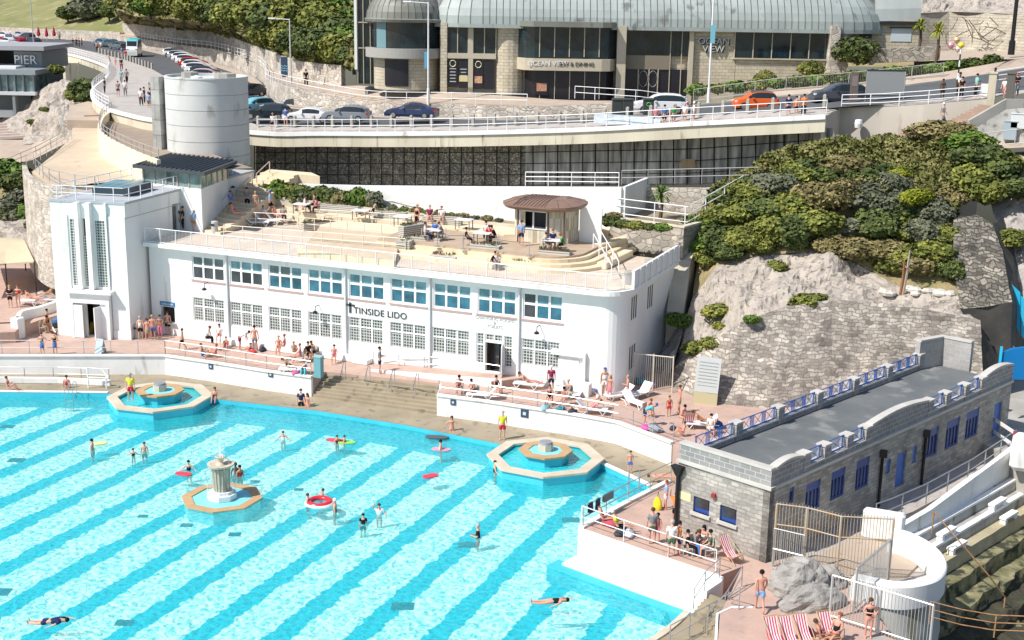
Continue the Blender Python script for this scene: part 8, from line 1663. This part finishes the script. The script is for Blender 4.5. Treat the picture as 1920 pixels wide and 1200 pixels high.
def aframe(p,lab,c,h=1.0,w=.6,rz=3.5):
 t=thing('sandwich_board',lab,'sign',tuple(p),rz);m=MB();m.add([(-w/2,-.3,0),(w/2,-.3,0),(w/2,0,h),(-w/2,0,h),(-w/2,-.26,0),(w/2,-.26,0),(w/2,.04,h),(-w/2,.04,h)],[[0,1,2,3],[7,6,5,4],[0,3,7,4],[1,5,6,2]]);m.build('front_board',plain(c,.5),t);m=MB();m.v=[(-w/2,.3,0),(w/2,.3,0),(w/2,.02,h),(-w/2,.02,h)];m.f=[[3,2,1,0]];m.mi=[0];m.build('back_board',plain(c,.5),t);return t
aframe(G(132,623,0),'dark blue sandwich board left of the tower door',(.03,.04,.10),1.1,.65,.2);aframe(Y(1845,184,32.6),'white sandwich board against the cream gate pier',(.75,.75,.74),1.1);aframe(G(174,621,0),'small yellow wet floor sign in the tower doorway',(.75,.6,.05),.7,.3,.2);aframe(G(1848-1659,662,0),'pale blue notice fixed to the left terrace railing',(.45,.6,.66),1.0,.55,0)
for px,py,s,lab in[(396,687,.35,'left of the pool steps nearest the tower'),(508,702,.35,'just left of the pool steps'),(850,754,.35,'at the start of the right wall'),(984,775,.5,'in the middle of the right wall'),(1214,823,.42,'near the stone building end')]:
 best=min(((tL[i]if px<600 else tR[i])for i in range(len(tL if px<600 else tR))),key=lambda q:abs(q[0]-G(px,py-15,0).x));A=tL if px<600 else tR
 gx=G(px,py-15,0).x;yy=float(np.interp(gx,[a[0]for a in A],[a[1]for a in A]))-.1;p=Y(px,py,yy);j=max(0,min(len(A)-2,sum(1 for a in A if a[0]<gx)-1));an=math.atan2(A[j+1][1]-A[j][1],A[j+1][0]-A[j][0])
 t=thing('wall_sign','small dark blue sign on the white wall '+lab,'sign',tuple(p),an);MB().bb(-s/2,-.06,-s/2,s/2,-.02,s/2).build('plate',plain((.03,.06,.12),.5),t);MB().bb(-s*.2,-.07,-s*.2,s*.2,-.062,s*.2).build('symbol',plain((.5,.6,.65),.5),t)
p=Y(1326,758,1.6);t=thing('notice_board','large pale grey notice board on the leaning stone wall','sign',tuple(p));m=MB();m.add([(-.75,-.5,.9),(.75,-.5,.9),(.75,.05,3.0),(-.75,.05,3.0)],[[0,1,2,3]]);m.build('board',plain((.42,.44,.43),.6),t);m=MB();[m.tube([(-.6,-.46+.24*(z-1.1)/1,z),(.6,-.46+.24*(z-1.1)/1,z)],.012,3)for z in(1.3,1.5,1.7,1.9,2.1,2.3,2.5,2.7)];m.build('text_lines',plain((.25,.27,.27),.6),t);MB().add([(-.75,-.65,0),(.75,-.65,0),(.75,-.5,.88),(-.75,-.5,.88)],[[0,1,2,3]]).build('ochre_panel',plain((.42,.37,.22),.8),t)
# ================================================================ loungers, deckchairs, bags, chairs
LN=None
def lounger(px,py,rz,lab,z=0.005,back=1):
 global LN
 p=G(px,py,z)
 if LN is None:
  t=LN=thing('sun_lounger',lab,'sun lounger',tuple(p),r_(rz),'white plastic sun loungers');mt=plain((.8,.81,.82),.4);m=MB();m.bb(-.33,-1.0,.3,.33,.35,.35);m.build('seat',mt,t);m=MB();m.add([(-.33,.35,.33),(.33,.35,.33),(.33,.85,.85),(-.33,.85,.85),(-.33,.38,.29),(.33,.38,.29),(.33,.88,.82),(-.33,.88,.82)],[[0,1,2,3],[7,6,5,4],[0,3,7,4],[1,5,6,2],[2,6,7,3]]);m.build('backrest',mt,t)
  for x in(-.3,.3):
   MB().tube([(x,-.95,.3),(x,-.75,0.02),(x,-.55,.3)],.03,5).build('leg',mt,t);MB().tube([(x,.15,.3),(x,.4,0.02),(x,.6,.3),(x,.95,.3)],.03,5).build('leg',mt,t)
 else:t=dup(LN,p,r_(rz),lab)
 return t
for a in[(905,748,-75,'white lounger nearest the railing end by the pool steps'),(992,728,-80,'white lounger carrying the sunbather before the ramp door'),(1052,733,10,'empty white lounger with raised back, left of a pair against the lido wall'),(1082,742,10,'empty white lounger with raised back, right of a pair against the lido wall'),(1108,775,100,'white lounger along the railing with the sunburnt person'),(1162,748,-40,'white lounger heaped with dark clothes near the rounded corner'),(1200,745,-20,'white lounger with raised back beside the yard gate'),(1190,762,60,'white lounger with a purple bundle in front of the yard gate'),(1316,803,-70,'white lounger under the sunbather in orange'),(60,572,-80,'white lounger under the bare sunbather on the far left terrace'),(95,568,100,'white lounger nearest the tower on the far left terrace'),(552,700,-70,'white lounger at the terrace edge left of the pool steps')]:lounger(a[0],a[1],a[2],a[3],.805 if a[0]<100 else.005)
for a in[(480,424,120,'white lounger with red clad person on the roof terrace'),(500,421,120,'white lounger second from left on the roof terrace'),(520,418,120,'white lounger third from left on the roof terrace'),(443,412,-60,'white lounger at the foot of the terrace stairs')]:lounger(a[0],a[1],a[2],a[3],6.715)
def stripemat():
 m,n,l,b=nt('striped_canvas');tc=n.new('ShaderNodeTexCoord');s=n.new('ShaderNodeSeparateXYZ');l.new(tc.outputs['Object'],s.inputs[0]);a=n.new('ShaderNodeMath');a.operation='MULTIPLY';a.inputs[1].default_value=9;f=n.new('ShaderNodeMath');f.operation='FRACT';g=n.new('ShaderNodeMath');g.operation='GREATER_THAN';g.inputs[1].default_value=.5;l.new(s.outputs[0],a.inputs[0]);l.new(a.outputs[0],f.inputs[0]);l.new(f.outputs[0],g.inputs[0]);x=n.new('ShaderNodeMix');x.data_type='RGBA';x.inputs[6].default_value=(.78,.74,.72,1);x.inputs[7].default_value=(.55,.05,.12,1);l.new(g.outputs[0],x.inputs[0]);l.new(x.outputs[2],b.inputs['Base Color']);b.inputs['Roughness'].default_value=.9;return m
DCH=None;M_STR=stripemat();M_TIM=plain((.45,.28,.14),.6)
for px,py,rz,lab in[(1372,1052,60,'red and white striped deckchair against the front wall of the stone building'),(1290,800,200,'pale deckchair at the foot of the cliff wall'),(1455,1214,40,'striped deckchair leftmost of the bottom row'),(1482,1213,40,'striped deckchair second in the bottom row'),(1510,1209,40,'striped deckchair third in the bottom row'),(1556,1204,40,'striped deckchair rightmost of the bottom row')]:
 p=G(px,py,.005)
 if DCH is None:
  t=DCH=thing('deckchair',lab,'deckchair',tuple(p),r_(rz),'striped deckchairs');pr_=[(-.42,.38),(-.25,.26),(0,.22),(.25,.4),(.5,.78),(.62,1.0)];m=MB();m.grid([[V((-.27,y,z)),V((.27,y,z))]for y,z in pr_]);m.grid([[V((-.27,y,z-.012)),V((.27,y,z-.012))]for y,z in pr_]);m.build('canvas',M_STR,t)
  for x in(-.3,.3):MB().tube([(x,-.5,.03),(x,.65,1.03)],.022,4).build('frame_rail',M_TIM,t);MB().tube([(x*.93,.6,.03),(x*.93,-.45,.42)],.022,4).build('frame_rail',M_TIM,t)
  MB().tube([(-.3,.65,1.03),(.3,.65,1.03)],.02,4).build('crossbar',M_TIM,t);MB().tube([(-.3,-.45,.42),(.3,-.45,.42)],.02,4).build('crossbar',M_TIM,t)
 else:dup(DCH,p,r_(rz),lab)
CH=None
for(px,py,z,pose,f,lab)in seats:
 if pose in('recl','lean')or 'bench' in lab or 'tier' in lab or 'deckchair' in lab:continue
 if CH is None:
  CH=t=thing('chair','pale cafe chair occupied by the '+lab,'chair',(0,0,0),0,'pale cafe chairs');mt=plain((.5,.48,.42),.6);MB().bb(-.22,-.22,.40,.22,.22,.44).build('seat',mt,t);MB().bb(-.22,-.24,.44,.22,-.2,.85).build('backrest',mt,t)
  for x in(-.2,.2):
   for y in(-.2,.2):MB().tube([(x,y,0),(x,y,.4)],.018,5).build('leg',mt,t)
  t.location=G(px,py,z);t.rotation_euler.z=r_(f)
 else:t=dup(CH,G(px,py,z),r_(f))
 t['label']='pale chair under the '+' '.join(lab.split()[:11])
def blob(px,py,z,s,c,lab,nm='bag',cat='bag',sq=.7):
 t=thing(nm,lab,cat,tuple(G(px,py,z)),R_.uniform(0,3));m=MB();m.lathe((0,0,0),[(s*.75,0),(s,s*sq*.3),(s*.9,s*sq*.8),(s*.45,s*sq*1.2),(0,s*sq*1.3)],11);q=R_.uniform(0,9);m.v=[tuple(V(v)*(1+.3*MN.noise(V(v)*3+V((q,0,0)))))for v in m.v];m.v=[(v[0]*1.25,v[1]*.8,max(v[2],0.0))for v in m.v];m.build('body',plain(c,.85),t,smooth=True);MB().tube([(-s*.4,0,s*sq*1.0),(0,0,s*sq*1.9),(s*.4,0,s*sq*1.0)],.02,4).build('strap',plain(tuple(x*.5 for x in c),.8),t)
for a in[(525,730,ZD,.4,(.10,.08,.05),'brown bag lying alone on the tan pool deck'),(1233,955,.01,.2,(.75,.6,.02),'bright yellow dry bag standing on the terrace by the stone building','bag','bag',2.4),(598,700,.01,.35,(.1,.35,.35),'teal bag at the corner post of the steps'),(556,702,.01,.35,(.5,.1,.25),'pink bundle at the terrace edge left of the steps'),(1022,768,.01,.38,(.25,.4,.45),'pale blue striped bag above the white wall'),(1050,768,.01,.25,(.02,.25,.35),'small teal bag above the white wall'),(1072,775,.01,.32,(.04,.04,.06),'black bag beside the small teal bag'),(1212,805,.01,.35,(.75,.1,.35),'hot pink bag by the bending man'),(1228,808,.01,.42,(.28,.3,.34),'big grey rucksack by the bending man'),(1262,805,.01,.28,(.03,.03,.05),'small black bag left of the deckchair woman'),(1143,985,.01,.4,(.4,.06,.1),'red and black pile of towels in the terrace corner'),(1165,1002,.01,.38,(.05,.05,.06),'dark bag below the yellow capped person'),(1180,1004,.01,.35,(.6,.65,.72),'pale blue towel heap beside the dark bag'),(475,662,.01,.25,(.5,.03,.04),'bright red bag beside the broad bare backed man'),(492,658,.01,.3,(.02,.02,.04),'long dark bag on the bench end right of the broad man'),(1205,720,.01,.5,(.05,.35,.4),'teal covered heap behind the yard gate bars'),(1222,725,.01,.45,(.3,.2,.35),'purple heap behind the yard gate bars'),(1243,700,.01,.5,(.06,.08,.14),'dark blue heap deep in the shaded yard'),(1345,800,.01,.35,(.02,.1,.4),'blue bag behind the blue balustrade'),(1515,1190,.01,.28,(.5,.03,.1),'dark red bag between the bottom deckchairs')]:blob(*a)
t=thing('pushchair','dark pushchair with blue hood standing by the tower plinth','pushchair',tuple(G(108,626,0)),1.2);MB().lathe((0,0,.45),[(.22,0),(.32,.15),(.3,.4),(.1,.45)],10).build('seat',M_DARK,t);MB().lathe((.05,.12,.85),[(.33,0),(.3,.2),(.12,.33),(0,.34)],12).build('hood',plain((.05,.14,.3),.8),t)
for x in(-.25,.25):MB().tube([(x,-.3,.1),(x,.2,.5),(x,.5,1.0)],.02,4).build('frame',M_STEEL,t)
for x in(-.27,.27):
 for y in(-.32,.3):MB().tube([(x-.02,y,.12),(x+.02,y,.12)],.12,10).build('wheel',M_TYRE,t)
for px,py,z,h,lab in[(259,634,0,1.0,'grey cylindrical bin at the tower corner beside the queue'),(403,438,6.715,.9,'pale litter bin on the roof terrace near the stairs')]:t=thing('litter_bin',lab,'bin',tuple(G(px,py,z)));MB().lathe((0,0,0),[(.25,0),(.25,h),(.15,h+.04),(0,h+.04)],14).build('body',plain((.5,.5,.48),.5),t);MB().bb(-.14,-.27,h-.3,.14,-.2,h-.15).build('slot',M_DARK,t)
for i,(px,py)in enumerate([(820,462),(868,467),(931,474),(992,480)]):
 p=G(px,py,7.515);t=thing('rope_post',['leftmost','second','third','rightmost'][i]+' barrier post along the raised platform edge','barrier post',tuple(p),0,'barrier posts on the cafe platform');MB().lathe((0,0,0),[(.2,0),(.2,.03),(.03,.06),(.03,.95),(0,.96)],10).build('post',M_STEEL,t)
 if i:q0=G(*[(820,462),(868,467),(931,474),(992,480)][i-1],7.515);MB().tube([V((0,0,.9)),(q0-p)*.5+V((0,0,.84)),(q0-p)+V((0,0,.9))],.018,4).build('belt',M_DARK,t)
def board(px,py,L,Wd,c,lab,rz,z=ZW+.03):
 t=thing('float_board',lab,'float',tuple(G(px,py,z)),rz);pl=[(L/2*math.cos(a)*abs(math.cos(a))**-.35 if abs(math.cos(a))>.05 else 0,Wd/2*math.sin(a)*abs(math.sin(a))**-.35 if abs(math.sin(a))>.05 else 0)for a in[k*math.pi/10 for k in range(20)]];MB().prism(pl,0,.05).build('board',plain(c,.5),t)
for a in[(344,889,.95,.5,(.75,.05,.09),'small red swim board floating left of the fountain',0.1),(807,893,.9,.55,(.75,.04,.08),'small red swim board floating in the right half of the pool',1.0),(187,832,.8,.5,(.7,.68,.25),'pale yellow board held by the man at left',.8),(630,826,1.2,.5,(.65,.06,.1),'red float under the child in the upper pool',.2),(650,830,1.0,.5,(.3,.6,.08),'lime green float under the other child in the upper pool',.4),(827,843,1.1,.5,(.75,.3,.4),'pale pink board held by the woman in white',.3),(819,820,1.4,.55,(.10,.08,.10),'dark striped board drifting at the upper right pool edge',.3)]:board(*a)
t=thing('swim_ring','red and white inflatable ring with a child inside','float',tuple(G(599,941,ZW+.05)));m=MB();m.lathe((0,0,0),[(.55+.17*math.cos(k*math.pi/4),.14*math.sin(k*math.pi/4))for k in range(9)],20);m.build('ring',plain((.65,.03,.05),.3),t,smooth=True);m=MB();m.lathe((0,0,-.04),[(.6+.19*math.cos(k*math.pi/4),.1*math.sin(k*math.pi/4))for k in range(9)],20);m.build('lower_ring',M_RAILW,t)
for i,(px,py,s)in enumerate([(31,863,.9),(233,1168,.75),(755,1137,1.0),(876,1022,.9),(212,764,.5),(335,783,.5),(540,800,.6),(715,828,.7),(875,858,.5),(268,968,.5),(350,985,.6),(440,1002,.6),(560,918,.5),(478,903,.5),(1037,908,.5),(1070,975,.9),(14,800,.8),(-2,1110,1.0),(440,1168,.0)]):
 if s:p=G(px,py,ZF+.004);t=thing('drain_grate','dark grate on the pool floor, %s of the scatter from the far edge'%(ORD+['seventeenth','eighteenth'])[i],'grate',tuple(p),.4,'dark grates on the pool floor');MB().bb(-s*.5,-s*.35,0,s*.5,s*.35,.02).build('grate',plain((.02,.10,.16),.6),t)
for px,py,z,lab in[(1188,915,-1.25,'steel pool ladder at the right corner below the terrace railing'),(132,742,-1.25,'steel pool ladder at the left pool edge'),(592,722,-1.25,'short white ladder at the left end of the pool steps')]:
 t=thing('pool_ladder',lab,'ladder',tuple(G(px,py,z)),.2,'pool ladders')
 for x in(-.28,.28):MB().tube([(x,.3,0),(x,.3,.8),(x,.05,1.0),(x,-.15,.8),(x,-.2,-1.0)],.025,5).build('rail',M_STEEL,t)
 for k in range(4):MB().bb(-.28,-.25,-.3-.25*k,.28,-.12,-.27-.25*k).build('rung',M_STEEL,t)
for i,(k,w_,h,c,lab)in enumerate([(.45,.9,.35,(.22,.27,.3),'grey towel drying on the steel railing above the pool'),(.68,.3,.6,(.03,.08,.2),'dark blue swimwear hanging on the steel railing above the pool'),(.85,.35,.5,(.03,.05,.12),'black shorts drying at the corner of the steel railing above the pool')]):
 p=cp[1].lerp(cp[2],k)+Vector((.1,.1,1.07));t=thing('towel',lab,'towel',tuple(p),math.atan2(cp[2].y-cp[1].y,cp[2].x-cp[1].x));m=MB()
 for s_ in(-1,1):m.grid([[V((x,s_*.035,.02)),V((x+R_.uniform(-.03,.03),s_*.05,-h))]for x in(-w_/2,-w_/6,w_/6,w_/2)])
 m.build('cloth',plain(c,.9),t)
t=thing('life_buoy_post','teal life buoy cabinet post at the left top of the pool steps','post',tuple(G(598,707,0)));MB().bb(-.25,-.2,0,.25,.2,1.35).build('cabinet',plain((.14,.34,.38),.5),t);MB().bb(-.28,-.23,1.35,.28,.23,1.42).build('lid',plain((.3,.45,.48),.5),t)
t=thing('white_columns_house','white columned house front cut off by the top picture edge above the lawn','house',tuple(DP(238,10,345)))
o=Vector(t.location);q=DP(200,7,345)-o;w_=DP(272,7,345)-o;MB().wall([q,w_],6,.6).build('wall',M_WHITE,t)
for x in(.15,.4,.65):p=q.lerp(w_,x);MB().bb(p.x-.9,p.y-.9,p.z,p.x+.9,p.y-.5,p.z+6).build('opening',M_DARK,t)
